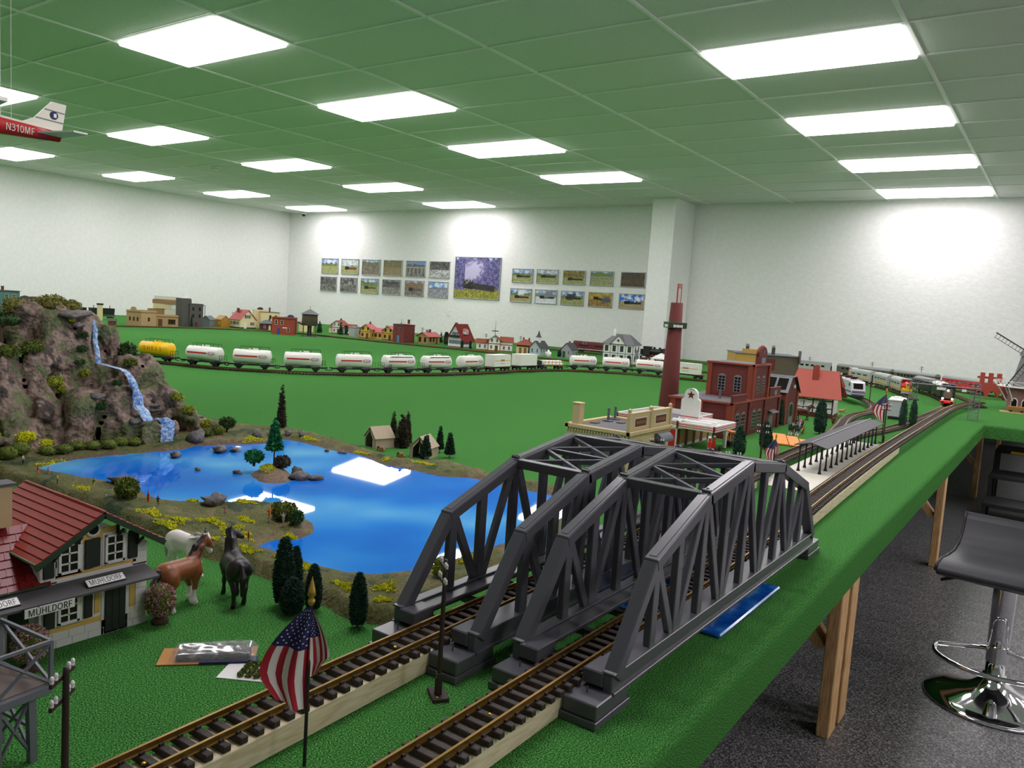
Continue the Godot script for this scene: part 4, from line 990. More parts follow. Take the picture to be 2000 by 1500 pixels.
	for R in runs:
		var s := S(); s.set_smooth_group(0); var pts := []
		for k in R.size() * 5 - 4:
			var i := mini(int(k / 5.0), R.size() - 2); var f: float = k / 5.0 - i
			pts.append([lerpf(R[i][0], R[i + 1][0], f), lerpf(R[i][1], R[i + 1][1], f), lerpf(R[i][2], R[i + 1][2], f)])
		var rows := []
		var lastx := -9.0
		for p in pts:
			var x := maxf(maxf(surface_x(T + p[0], p[1]), surface_x(T + p[0] - 0.025, p[1])), lastx) + 0.016; lastx = x - 0.016
			var row := []
			for j in 7:
				var v := (j - 3) / 3.0
				row.append(Vector3(x + 0.006 * (1.0 - v * v) + rng.randf_range(-0.003, 0.003), T + p[0], p[1] + v * p[2]))
			rows.append(row)
		for k in rows.size() - 1:
			for j in 6: q(s, rows[k][j], rows[k][j + 1], rows[k + 1][j + 1], rows[k + 1][j], Vector3(1, 0.3, 0))
		put(s, "cascade", M.falls, w)
	var ls := S(); tufts(ls, 200, 0.006, func() -> Array: return [Vector3(surface_x(T + 0.02, -1.638) + 0.012 + rng.randf() * 0.02, T + 0.014, -1.638 + rng.randf_range(-0.04, 0.04)), Vector3.UP], 1.0)
	put(ls, "foam", M.foam, w)
	# gnarled trees on the mountain
	var gt = thing("gnarled_tree", "flat topped dark tree growing on the left ledge of the mountain", "tree", Vector3(-3.02, T + 0.36, -1.205))
	var s := S(); tube(s, [Vector3(0, -0.03, 0), Vector3(-0.005, 0.03, -0.004), Vector3(0.004, 0.06, 0.0), Vector3(-0.01, 0.10, 0.01)], [0.016, 0.009, 0.008, 0.004], 8)
	tube(s, [Vector3(0.002, 0.055, 0), Vector3(0.0, 0.08, -0.03)], [0.006, 0.003], 6); put(s, "trunk", M.bark, gt)
	for p in [[Vector3(-0.01, 0.115, 0.02), 0.04], [Vector3(0, 0.085, -0.035), 0.032], [Vector3(0.0, 0.085, 0.0), 0.026]]:
		s = S(); blob(s, p[0], Vector3(p[1] * 0.8, p[1] * 0.5, p[1]), 10, 6, 0.5, 4)
		tufts(s, 260, 0.009, func() -> Array:
			var d := Vector3(rng.randf_range(-1, 1), rng.randf_range(-0.8, 1), rng.randf_range(-1, 1)).normalized()
			return [p[0] + d * Vector3(p[1] * 0.8, p[1] * 0.5, p[1]) * 0.9, d])
		put(s, "foliage", M.leaf_dark, gt)
	leafy("ledge_tree", "sparse dark green shrub on the mountain's right shoulder by the yellow tank wagon", Vector3(-3.02, T + 0.30, -1.66), Vector3(0.03, 0.03, 0.035), M.leaf_dark, 260, 0.012, "bush", "", 0.006)

# ------------------------------------------------------------------ building kit (fronts face local +z)
func window_on(parent, at: Vector3, w: float, h: float, B := Basis.IDENTITY, frame: Material = null, nx := 2, ny := 2, glass: Material = null, t := 0.0):
	if frame == null: frame = M.white
	if glass == null: glass = M.dark_glass
	if t == 0.0: t = w * 0.09
	var s := S(); var dp := t * 0.8
	for sx in [-1, 1]:
		bx(s, at + B * Vector3(sx * (w - t) / 2, 0, dp / 2), Vector3(t, h, dp), B); bx(s, at + B * Vector3(0, sx * (h - t) / 2, dp / 2), Vector3(w, t, dp), B)
	for k in range(1, nx): bx(s, at + B * Vector3(-w / 2 + w * k / nx, 0, dp * 0.4), Vector3(t * 0.6, h, dp * 0.8), B)
	for k in range(1, ny): bx(s, at + B * Vector3(0, -h / 2 + h * k / ny, dp * 0.4), Vector3(w, t * 0.6, dp * 0.8), B)
	var o := put(s, "window", frame, parent)
	s = S(); bx(s, at + B * Vector3(0, 0, dp * 0.12), Vector3(w - t, h - t, dp * 0.24), B); put(s, "pane", glass, o)
func panel_on(parent, called, at: Vector3, w: float, h: float, m: Material, B := Basis.IDENTITY, t := 0.0015):
	var s := S(); bx(s, at + B * Vector3(0, 0, t / 2), Vector3(w, h, t), B); return put(s, called, m, parent)
const SIDE := {"front": 0.0, "right": PI / 2, "back": PI, "left": -PI / 2}
func house(called, label, at: Vector3, turn: float, o: Dictionary, cat := "house", group := "") -> Node3D:
	var t = thing(called, label, cat, at, turn, group)
	house_parts(t, o, Vector3.ZERO)
	return t
func house_parts(t, o: Dictionary, off: Vector3):
	var w: float = o.w; var d: float = o.d; var h: float = o.h; var r: float = o.get("r", 0.0); var ov: float = o.get("over", w * 0.07); var th: float = o.get("rt", 0.004)
	var wall: Material = o.wall; var roof: Material = o.get("roof", M.roof_grey)
	var s := S()
	var kind: String = o.get("kind", "z")        # ridge along z (gable in front), along x, hip, or flat
	var base := o.get("base", null) as Material
	var tf := Transform3D(Basis.IDENTITY, off)
	match kind:
		"z": ext(s, PackedVector2Array([Vector2(-w / 2, 0), Vector2(w / 2, 0), Vector2(w / 2, h), Vector2(0, h + r), Vector2(-w / 2, h)]), -d / 2, d / 2, tf)
		"x": ext(s, PackedVector2Array([Vector2(-d / 2, 0), Vector2(d / 2, 0), Vector2(d / 2, h), Vector2(0, h + r), Vector2(-d / 2, h)]), -w / 2, w / 2, Transform3D(Basis(Vector3(0, 0, -1), Vector3.UP, Vector3(1, 0, 0)), off))
		_: bx(s, off + Vector3(0, h / 2, 0), Vector3(w, h, d))
	put(s, "wall", wall, t)
	if base:
		s = S(); bx(s, off + Vector3(0, h * 0.06, 0), Vector3(w * 1.02, h * 0.12, d * 1.02)); put(s, "plinth", base, t)
	match kind:
		"z":
			var k := 1.0 + 2.0 * ov / w; var drop := r * 2.0 * ov / w
			for sx in [-1.0, 1.0]:
				s = S(); slab(s, off + Vector3(0, h + r + th, -d / 2 - ov), off + Vector3(0, h + r + th, d / 2 + ov), off + Vector3(sx * w / 2 * k, h - drop + th, d / 2 + ov), off + Vector3(sx * w / 2 * k, h - drop + th, -d / 2 - ov), th); put(s, "roof_slope", roof, t)
		"x":
			var k := 1.0 + 2.0 * ov / d; var drop := r * 2.0 * ov / d
			for sz in [-1.0, 1.0]:
				s = S(); slab(s, off + Vector3(-w / 2 - ov, h + r + th, 0), off + Vector3(w / 2 + ov, h + r + th, 0), off + Vector3(w / 2 + ov, h - drop + th, sz * d / 2 * k), off + Vector3(-w / 2 - ov, h - drop + th, sz * d / 2 * k), th); put(s, "roof_slope", roof, t)
		"hip":
			s = S(); var a := w / 2 + ov; var b := d / 2 + ov; var rl: float = o.get("ridge", maxf(w - d, 0.0)) / 2
			var e := [off + Vector3(-a, h, -b), off + Vector3(a, h, -b), off + Vector3(a, h, b), off + Vector3(-a, h, b)]
			var r0 := off + Vector3(-rl, h + r, 0); var r1 := off + Vector3(rl, h + r, 0)
			q(s, e[3], e[2], r1, r0, Vector3(0, 0.5, 1)); q(s, e[0], e[1], r1, r0, Vector3(0, 0.5, -1)); tri(s, e[1], r1, e[2]); tri(s, e[0], e[3], r0); q(s, e[0], e[1], e[2], e[3], Vector3.DOWN)
			put(s, "roof", roof, t)
		_:
			s = S(); bx(s, off + Vector3(0, h, 0), Vector3(w + ov, th, d + ov)); put(s, "roof", roof, t)
			if o.has("parapet"):
				s = S()
				for sx in [-1, 1]:
					bx(s, off + Vector3(sx * w / 2, h + o.parapet / 2, 0), Vector3(th * 1.6, o.parapet, d + th)); bx(s, off + Vector3(0, h + o.parapet / 2, sx * d / 2), Vector3(w + th, o.parapet, th * 1.6))
				put(s, "parapet", o.get("cap", wall), t)
	for f in ["front", "right", "left", "back"]:
		var B := Basis(Vector3.UP, SIDE[f]); var dd := d / 2 if f == "front" or f == "back" else w / 2
		for g in o.get(f, []):
			window_on(t, off + B * Vector3(g[0], g[1], dd), g[2], g[3], B, o.get("frame", M.white), o.get("nx", 2), o.get("ny", 2))
			if o.has("shutters"):
				for sx in [-1, 1]: panel_on(t, "shutter", off + B * Vector3(g[0] + sx * g[2] * 0.76, g[1], dd), g[2] * 0.46, g[3], o.shutters, B, 0.002)
		for g in o.get(f + "_door", []):
			panel_on(t, "door", off + B * Vector3(g[0], g[2] / 2, dd), g[1], g[2], o.get("door", M.brown), B, 0.003)
		for g in o.get(f + "_trim", []):
			panel_on(t, "trim", off + B * Vector3(g[0], g[1], dd), g[2], g[3], o.get("trim", M.brown), B, 0.0012)
	for g in o.get("chimney", []):
		s = S(); bx(s, off + Vector3(g[0], g[2] - g[3] / 2, g[1]), Vector3(g[4], g[3], g[4])); bx(s, off + Vector3(g[0], g[2], g[1]), Vector3(g[4] * 1.25, g[4] * 0.2, g[4] * 1.25)); put(s, "chimney", o.get("stack", M.brick_red), t)

# ------------------------------------------------------------------ the near station house
func tiles_on(t, called, a: Vector3, b: Vector3, c: Vector3, d: Vector3, rows: int, cols: int, m: Material):
	# a tiled slope from ridge a-b down to eave d-c: overlapping courses, each a strip of its own
	var n := (b - a).cross(d - a).normalized()
	if n.y < 0.0: n = -n
	for i in rows:
		var f0 := float(i) / rows; var f1 := float(i + 1) / rows + 0.012
		var s := S()
		var p0 := a.lerp(d, f0) + n * 0.0006; var p1 := b.lerp(c, f0) + n * 0.0006; var p2 := b.lerp(c, f1) + n * 0.0024; var p3 := a.lerp(d, f1) + n * 0.0024
		slab(s, p0, p1, p2, p3, 0.0018)
		for k in range(1, cols):
			var u := (k + (0.5 if i % 2 else 0.0)) / cols
			if u < 0.99: bar(s, p0.lerp(p1, u) + n * 0.0004, p3.lerp(p2, u) + n * 0.0004, 0.0014, 0.0012, (b - a).normalized())
		put(s, called, m, t)
func station():
	var t = thing("station_house", "yellow and white station house with red tiled roof and dark green shutters", "house", Vector3(-1.305, T, -0.67), PI / 2)
	var s := S()
	# gabled centre block: front on local z = 0, depth backwards
	ext(s, PackedVector2Array([Vector2(-0.09, 0), Vector2(0.09, 0), Vector2(0.09, 0.150), Vector2(0, 0.204), Vector2(-0.09, 0.150)]), -0.2, 0.0); put(s, "centre_wall", M.stucco, t)
	s = S(); bx(s, Vector3(-0.27, 0.055, -0.1), Vector3(0.36, 0.11, 0.17)); put(s, "wing_wall", M.stucco, t)
	# white ashlar stones at the foot and corners
	for row in 2:
		for k in 7: panel_on(t, "ashlar", Vector3(-0.077 + k * 0.026 - (0.006 if row else 0.0), 0.0065 + row * 0.013, 0.0), 0.0252, 0.0124, M.stone_white)
	for row in range(2, 8): panel_on(t, "ashlar", Vector3(0.080, 0.0065 + row * 0.0135, 0.0), 0.02, 0.0128, M.stone_white)
	for row in range(0, 3): panel_on(t, "ashlar", Vector3(0.0795 if row % 2 else 0.0765, 0.1165 + row * 0.0125, 0), 0.019 if row % 2 else 0.025, 0.0118, M.stone_white)
	for row in range(0, 4): panel_on(t, "ashlar", Vector3(-0.0795 if row % 2 else -0.0765, 0.1165 + row * 0.0125, 0), 0.019 if row % 2 else 0.025, 0.0118, M.stone_white)
	panel_on(t, "white_band", Vector3(0, 0.109, 0), 0.18, 0.008, M.stone_white)
	panel_on(t, "yellow_field", Vector3(0.0, 0.178, 0), 0.075, 0.022, M.yellow, Basis.IDENTITY, 0.001)
	panel_on(t, "yellow_band", Vector3(0.002, 0.1195, 0), 0.135, 0.005, M.yellow)
	panel_on(t, "yellow_band", Vector3(-0.032, 0.031, 0), 0.085, 0.008, M.yellow)
	panel_on(t, "yellow_strip", Vector3(0.003, 0.064, 0), 0.009, 0.046, M.yellow); panel_on(t, "yellow_strip", Vector3(0.064, 0.062, 0), 0.009, 0.05, M.yellow)
	for w in [[-0.045, 0.148, 0.034, 0.05], [0.031, 0.150, 0.034, 0.05], [-0.045, 0.061, 0.034, 0.046]]:
		panel_on(t, "window_surround", Vector3(w[0], w[1], 0), w[2] + 0.008, w[3] + 0.008, M.stone_white)
		window_on(t, Vector3(w[0], w[1], 0.0015), w[2], w[3], Basis.IDENTITY, M.white, 2, 3, M.dark_glass, 0.004)
	for x in [[-0.077, 0.146], [-0.013, 0.148], [-0.001, 0.149], [0.063, 0.150], [-0.075, 0.061], [-0.013, 0.063]]:
		s = S(); bb(s, Vector3(x[0], x[1], 0.0025), Vector3(0.0165 if absf(x[0]) > 0.02 else 0.0135, 0.05, 0.004), 0.0008); put(s, "shutter", M.shutter, t)
	s = S(); lathe(s, [Vector2(0.0085, 0), Vector2(0.013, 0.0), Vector2(0.013, 0.003), Vector2(0.0085, 0.003)], 18, Transform3D(Basis(Vector3.RIGHT, PI / 2), Vector3(-0.006, 0.189, 0))); put(s, "round_window", M.white, t)
	s = S(); cy(s, Vector3(-0.006, 0.189, 0), Vector3(-0.006, 0.189, 0.0012), 0.009, 0.009, 16); put(s, "round_pane", M.dark_glass, t)
	panel_on(t, "door_frame", Vector3(0.033, 0.043, 0), 0.046, 0.088, M.stone_white)
	s = S()
	for k in 3: bb(s, Vector3(0.033 - 0.012 + k * 0.012, 0.044, 0.003), Vector3(0.0118, 0.08, 0.003), 0.0006)
	put(s, "door", M.shutter, t)
	# awning over the platform with name boards
	s = S(); slab(s, Vector3(-0.45, 0.110, 0.0), Vector3(0.086, 0.110, 0.0), Vector3(0.086, 0.100, 0.05), Vector3(-0.45, 0.100, 0.05), 0.004); put(s, "awning", M.awning, t)
	for g in [[0.0, 0.1075, 0.032, 0.062, -0.14], [-0.165, 0.1075, 0.032, 0.062, -0.14], [-0.098, 0.093, 0.054, 0.074, 0.0]]:
		var B := Basis(Vector3.RIGHT, g[4] - 0.9 if g[4] != 0.0 else 0.0)
		s = S(); bx(s, Vector3(g[0], g[1], g[2]), Vector3(g[3] + 0.002, 0.0165, 0.0022), B); var bo := put(s, "name_board", M.black, t)
		s = S(); bx(s, Vector3(g[0], g[1], g[2]) + B * Vector3(0, 0, 0.0008), Vector3(g[3], 0.0145, 0.0022), B); put(s, "board_face", M.white, bo)
		text("lettering", "MÜHLDORF", 0.0105, M.black, bo, Vector3(g[0], g[1] - 0.0004, g[2]) + B * Vector3(0, 0, 0.0022), B, g[3] * 0.86, 0.0004)
	# roofs
	var rz0 := -0.26; var rz1 := 0.026
	for sx in [-1.0, 1.0]:
		tiles_on(t, "tile_course", Vector3(0, 0.222, rz0), Vector3(0, 0.222, rz1), Vector3(sx * 0.106, 0.155, rz1), Vector3(sx * 0.106, 0.155, rz0), 9, 1, M.tile_red)
		s = S(); slab(s, Vector3(0, 0.2205, rz0), Vector3(0, 0.2205, rz1), Vector3(sx * 0.107, 0.1535, rz1), Vector3(sx * 0.107, 0.1535, rz0), 0.004); put(s, "roof_boarding", M.green_trim, t)
		s = S(); bar(s, Vector3(0, 0.217, rz1 + 0.001), Vector3(sx * 0.108, 0.1485, rz1 + 0.001), 0.003, 0.009, Vector3.BACK); put(s, "bargeboard", M.green_trim, t)
		s = S(); tube(s, [Vector3(sx * 0.107, 0.1555, rz0), Vector3(sx * 0.107, 0.1555, rz1)], 0.0022, 6); put(s, "gutter", M.gutter, t)
		for bxk in [0.035, 0.07]:
			s = S(); bar(s, Vector3(sx * bxk, 0.215 - bxk * 0.6, 0.004), Vector3(sx * bxk, 0.19 - bxk * 0.6, 0.004), 0.004, 0.004); bar(s, Vector3(sx * bxk, 0.19 - bxk * 0.6, 0.002), Vector3(sx * bxk, 0.207 - bxk * 0.6, 0.022), 0.004, 0.004); put(s, "eave_bracket", M.shutter, t)
	s = S(); tube(s, [Vector3(0, 0.2225, rz0), Vector3(0, 0.2225, rz1)], 0.003, 7); put(s, "ridge_tile", M.tile_red, t)
	# wing roof: ridge along local x, deep glossy red
	tiles_on(t, "wing_tile_course", Vector3(-0.47, 0.185, -0.11), Vector3(-0.03, 0.185, -0.11), Vector3(-0.075, 0.112, 0.006), Vector3(-0.47, 0.112, 0.006), 8, 22, M.tile_deep)
	tiles_on(t, "wing_tile_course", Vector3(-0.47, 0.185, -0.11), Vector3(-0.03, 0.185, -0.11), Vector3(-0.03, 0.112, -0.225), Vector3(-0.47, 0.112, -0.225), 4, 1, M.tile_deep)
	s = S(); tube(s, [Vector3(-0.47, 0.113, 0.007), Vector3(-0.08, 0.113, 0.007)], 0.0022, 6); put(s, "gutter", M.green_trim, t)
	# chimney
	s = S(); bx(s, Vector3(-0.105, 0.225, -0.105), Vector3(0.026, 0.07, 0.026)); var ch := put(s, "chimney", M.parchment, t)
	s = S(); bx(s, Vector3(-0.105, 0.262, -0.105), Vector3(0.036, 0.004, 0.036)); put(s, "chimney_cap", M.roof_grey, ch)
	for w in [[-0.16, 0.058], [-0.23, 0.058]]:
		window_on(t, Vector3(w[0], w[1], -0.014), 0.034, 0.046, Basis.IDENTITY, M.white, 2, 3, M.dark_glass, 0.004)
	panel_on(t, "wing_door", Vector3(-0.115, 0.042, -0.015), 0.03, 0.08, M.shutter, Basis.IDENTITY, 0.003)
	# flowering shrubs in pots
	for p in [[-1.283, -0.775, 0.03, "round pink flowering shrub at the corner of the station house"], [-1.255, -0.545, 0.03, "dark pink flowering shrub in front of the station's left wing"]]:
		var b = thing("flowering_shrub", p[3], "shrub", Vector3(p[0], T, p[1]), 0.0, "pink flowering shrubs by the station")
		s = S(); lathe(s, [Vector2(0.014, 0), Vector2(0.016, 0.004), Vector2(0.011, 0.010), Vector2(0.005, 0.012), Vector2(0, 0.012)], 12); put(s, "pot", M.bark, b)
		s = S(); cy(s, Vector3(0, 0.01, 0), Vector3(0, 0.03, 0), 0.003, 0.003, 6); put(s, "stem", M.bark, b)
		s = S(); blob(s, Vector3(0, 0.042, 0), Vector3(0.0225, 0.026, 0.0225), 12, 9, 0.3, 3)
		var where := func() -> Array:
			var d := Vector3(rng.randf_range(-1, 1), rng.randf_range(-0.9, 1), rng.randf_range(-1, 1)).normalized()
			return [Vector3(0, 0.042, 0) + d * Vector3(0.024, 0.028, 0.024), d]
		tufts(s, 320, 0.0045, where); put(s, "leaves", M.bush_olive, b)
		s = S(); tufts(s, 900, 0.0042, where); put(s, "blossom", M.blossom, b)

# ------------------------------------------------------------------ horses
func horse(called, label, at: Vector3, turn: float, sc: float, body: Color, mane: Color, leg: Color, pose: String, socks := 0.3):
	var P := []
	var a := func(p: Vector3, b: Vector3, r0: float, r1: float, c: Color): P.append([p * sc, b * sc, r0 * sc, r1 * sc, c])
	a.call(Vector3(-0.5, 1.25, 0), Vector3(0.40, 1.2, 0), 0.35, 0.34, body)
	a.call(Vector3(-0.62, 1.28, 0.08), Vector3(-0.55, 1.2, 0.12), 0.28, 0.27, body); a.call(Vector3(-0.62, 1.28, -0.08), Vector3(-0.55, 1.2, -0.12), 0.28, 0.27, body)
	a.call(Vector3(0.45, 1.28, 0), Vector3(0.52, 1.08, 0), 0.30, 0.27, body)
	var ne := Vector3(0.98, 1.98, 0); var mu := Vector3(1.32, 1.66, 0); var yaw := 0.0
	if pose == "low": ne = Vector3(1.12, 1.62, 0); mu = Vector3(1.36, 1.18, 0)
	if pose == "side": ne = Vector3(0.9, 2.05, 0.02); mu = Vector3(1.02, 1.78, 0.46)
	a.call(Vector3(0.48, 1.36, 0), ne.lerp(Vector3(0.5, 1.4, 0), 0.45), 0.24, 0.155, body); a.call(ne.lerp(Vector3(0.5, 1.4, 0), 0.45), ne, 0.155, 0.125, body)
	a.call(ne, ne.lerp(mu, 0.5), 0.145, 0.125, body); a.call(ne.lerp(mu, 0.5), mu, 0.12, 0.085, body.lerp(leg, 0.3))
	var fw := (mu - ne).normalized(); var sd := fw.cross(Vector3.UP).normalized()
	for k in [-1.0, 1.0]: a.call(ne + sd * k * 0.08 + Vector3(0, 0.1, 0), ne + sd * k * 0.1 + Vector3(0, 0.25, 0) + fw * 0.02, 0.045, 0.015, body)
	a.call(Vector3(0.36, 1.58, 0), ne.lerp(Vector3(0.36, 1.58, 0), 0.5) + Vector3(-0.1, 0.06, 0), 0.05, 0.075, mane); a.call(ne.lerp(Vector3(0.36, 1.58, 0), 0.5) + Vector3(-0.1, 0.06, 0), ne + Vector3(-0.05, 0.1, 0), 0.075, 0.06, mane)
	for k in [-1.0, 1.0]: a.call(ne.lerp(Vector3(0.36, 1.5, 0), 0.35) + Vector3(0, 0, k * 0.14), Vector3(0.5, 1.5, k * 0.2), 0.05, 0.04, mane)
	a.call(Vector3(-0.9, 1.4, 0), Vector3(-1.06, 1.05, 0), 0.07, 0.11, mane); a.call(Vector3(-1.06, 1.05, 0), Vector3(-1.06, 0.5, 0), 0.11, 0.06, mane)
	for k in [-1.0, 1.0]:
		var z: float = k * 0.19; var st: float = 0.12 * k
		a.call(Vector3(-0.6, 1.15, z), Vector3(-0.46, 0.95, z), 0.24, 0.18, body); a.call(Vector3(-0.46, 0.95, z), Vector3(-0.72 + st * 0.5, 0.6, z), 0.16, 0.085, body)
		a.call(Vector3(-0.72 + st * 0.5, 0.6, z), Vector3(-0.68 + st, 0.16, z), 0.075, 0.06 + 0.04 * socks, leg); a.call(Vector3(-0.68 + st, 0.14, z), Vector3(-0.60 + st, 0.03, z), 0.065 + 0.05 * socks, 0.085 + 0.03 * socks, leg)
		if pose == "low" and k > 0:
			a.call(Vector3(0.5, 1.05, z), Vector3(0.62, 0.8, z), 0.19, 0.13, body); a.call(Vector3(0.62, 0.8, z), Vector3(0.98, 0.62, z), 0.11, 0.075, body); a.call(Vector3(0.98, 0.62, z), Vector3(0.80, 0.28, z), 0.065, 0.06, leg); a.call(Vector3(0.80, 0.28, z), Vector3(0.74, 0.18, z), 0.075, 0.07, leg)
		else:
			a.call(Vector3(0.5, 1.05, z), Vector3(0.44, 0.85, z), 0.19, 0.13, body); a.call(Vector3(0.44, 0.85, z), Vector3(0.50 - st * 0.6, 0.5, z), 0.11, 0.075, body)
			a.call(Vector3(0.50 - st * 0.6, 0.5, z), Vector3(0.48 - st, 0.15, z), 0.065, 0.055 + 0.04 * socks, leg); a.call(Vector3(0.48 - st, 0.13, z), Vector3(0.55 - st, 0.03, z), 0.065 + 0.05 * socks, 0.085 + 0.03 * socks, leg)
	var me := nets(P, 0.05 * sc, 0.07 * sc, M.painted_gloss)
	var o := put_mesh(me, called, self, at); o.rotation.y = turn
	tag(o, label, "horse")
	return o

# ------------------------------------------------------------------ poles and flags
func pole(at: Vector3, turn: float, label: String, big := true, base := true) -> Node3D:
	var t = thing("telegraph_pole", label, "telegraph pole", at, turn, "dark brown telegraph poles")
	var s := S()
	if base:
		bb(s, Vector3(0, 0.003, 0), Vector3(0.042, 0.006, 0.026), 0.001); put(s, "base_plate", M.pole_brown, t)
		s = S(); bb(s, Vector3(0, 0.022, 0), Vector3(0.013, 0.034, 0.009), 0.001); bb(s, Vector3(0.004, 0.018, 0.004), Vector3(0.004, 0.03, 0.006), 0.0008); put(s, "foot_clamp", M.pole_brown, t)
		if big:
			for k in [-1, 1]:
				s = S(); lathe(s, [Vector2(0.0026, 0.006), Vector2(0.0024, 0.0072), Vector2(0, 0.0078)], 9, Transform3D(Basis.IDENTITY, Vector3(k * 0.014, 0, k * 0.005))); put(s, "screw", M.screw_gold, t)
	s = S(); cy(s, Vector3(0, 0.0, 0), Vector3(0, 0.215, 0), 0.0042, 0.0032, 9); lathe(s, [Vector2(0.0032, 0.215), Vector2(0.0025, 0.218), Vector2(0, 0.2185)], 9); put(s, "post", M.pole_brown, t)
	for y in [0.208, 0.184]:
		s = S(); bx(s, Vector3(0, y, 0.0035), Vector3(0.046, 0.0045, 0.003)); var arm := put(s, "crossarm", M.pole_brown, t)
		for x in [-0.0205, -0.0125, 0.0125, 0.0205]:
			s = S(); lathe(s, [Vector2(0.0019, 0.0), Vector2(0.0022, 0.002), Vector2(0.0016, 0.003), Vector2(0.0024, 0.0035), Vector2(0.0022, 0.006), Vector2(0.0012, 0.0075), Vector2(0, 0.0078)], 8 if big else 6, Transform3D(Basis.IDENTITY, Vector3(x, y + 0.002, 0.0035))); put(s, "insulator", M.insulator, arm)
	return t
var flag_mat: StandardMaterial3D
func flag_material() -> StandardMaterial3D:
	if flag_mat: return flag_mat
	var W := 760; var H := 416; var im := Image.create(W, H, false, Image.FORMAT_RGB8)
	for k in 13: im.fill_rect(Rect2i(0, k * 32, W, 32), C(176, 34, 52) if k % 2 == 0 else C(236, 232, 228))
	im.fill_rect(Rect2i(0, 0, 304, 224), C(38, 38, 92))
	for r in 9:
		for c in (6 if r % 2 == 0 else 5):
			var cx := 25.0 + c * 50.5 + (25.0 if r % 2 else 0.0); var cyy := 24.0 + r * 22.0
			for y in range(-10, 11):
				for x in range(-10, 11):
					var a := atan2(x, -y); var rr := sqrt(x * x + y * y); var m := absf(fposmod(a + PI / 5, TAU / 5) - PI / 5)
					if rr * cos(m - 0.62 * 1.0 + 0.0) < 5.2 and rr < 10.5 - m * 9.0: im.set_pixel(int(cx) + x, int(cyy) + y, Color(0.93, 0.93, 0.92))
	var m := StandardMaterial3D.new(); m.albedo_texture = ImageTexture.create_from_image(im); m.roughness = 0.8; m.cull_mode = BaseMaterial3D.CULL_DISABLED
	flag_mat = m
	return m
# cloth lobe: rows of [left, right] points from top to bottom in the pole's frame; u runs down the fly
func lobe(rows: Array, v0: float, v1: float, folds: float) -> Array:
	var V := PackedVector3Array(); var U := PackedVector2Array(); var I := PackedInt32Array(); var n := 14
	for i in rows.size():
		for j in n + 1:
			var f := float(j) / n; var p: Vector3 = rows[i][0].lerp(rows[i][1], f)
			p += Vector3(0, 0, sin(f * PI * folds + i * 0.25) * 0.005 * minf(i / 3.0, 1.0))
			p.y += sin(f * PI) * -0.004 * minf(i / 3.0, 1.0)
			V.append(p); U.append(Vector2(float(i) / (rows.size() - 1), lerpf(v0, v1, f)))
	for i in rows.size() - 1:
		for j in n:
			var a := i * (n + 1) + j
			I.append_array([a, a + 1, a + n + 2, a, a + n + 2, a + n + 1])
	return [V, U, I]
func flag(at: Vector3, turn: float, h: float, label: String):
	var t = thing("flag_on_pole", label, "flag", at, turn, "american flags on black poles")
	var k := h / 0.236
	var s := S(); cy(s, Vector3.ZERO, Vector3(0, 0.216 * k, 0), 0.0024 * k, 0.0022 * k, 9); put(s, "pole", M.black, t)
	s = S(); lathe(s, [Vector2(0.0024, 0.214), Vector2(0.0045, 0.217), Vector2(0.0048, 0.221), Vector2(0.0022, 0.224), Vector2(0.0055, 0.227), Vector2(0.0045, 0.234), Vector2(0.0015, 0.246), Vector2(0.0002, 0.252)], 12, Transform3D(Basis.from_scale(Vector3.ONE * k), Vector3.ZERO)); put(s, "finial", M.gold, t)
	var L := []; var R := []
	for i in 11:
		var f := i / 10.0
		var wl_ := (0.006 + 0.052 * sin(minf(f * 1.35, 1.0) * PI * 0.5) - maxf(0.0, f - 0.75) * 0.09)
		L.append([Vector3(-wl_, 0.212 - 0.122 * f + 0.006 * f, 0.004 + 0.012 * f) * k, Vector3(0.001, 0.213 - 0.138 * f, 0.003) * k])
		var wr := 0.003 + 0.022 * sin(minf(f * 1.25, 1.0) * PI * 0.5) - maxf(0.0, f - 0.8) * 0.06
		R.append([Vector3(0.0, 0.212 - 0.095 * f, -0.002) * k, Vector3(wr, 0.206 - 0.085 * f + 0.01 * f, -0.012 * f) * k])
	for g in [lobe(L, 0.0, 0.53, 3.0), lobe(R, 0.2, 0.75, 2.0)]:
		var arr := []; arr.resize(Mesh.ARRAY_MAX); arr[Mesh.ARRAY_VERTEX] = g[0]; arr[Mesh.ARRAY_TEX_UV] = g[1]; arr[Mesh.ARRAY_INDEX] = g[2]
		var st := SurfaceTool.new(); st.create_from_arrays(arr); st.generate_normals(); st.set_material(flag_material())
		put_mesh(st.commit(), "cloth", t)
	return t

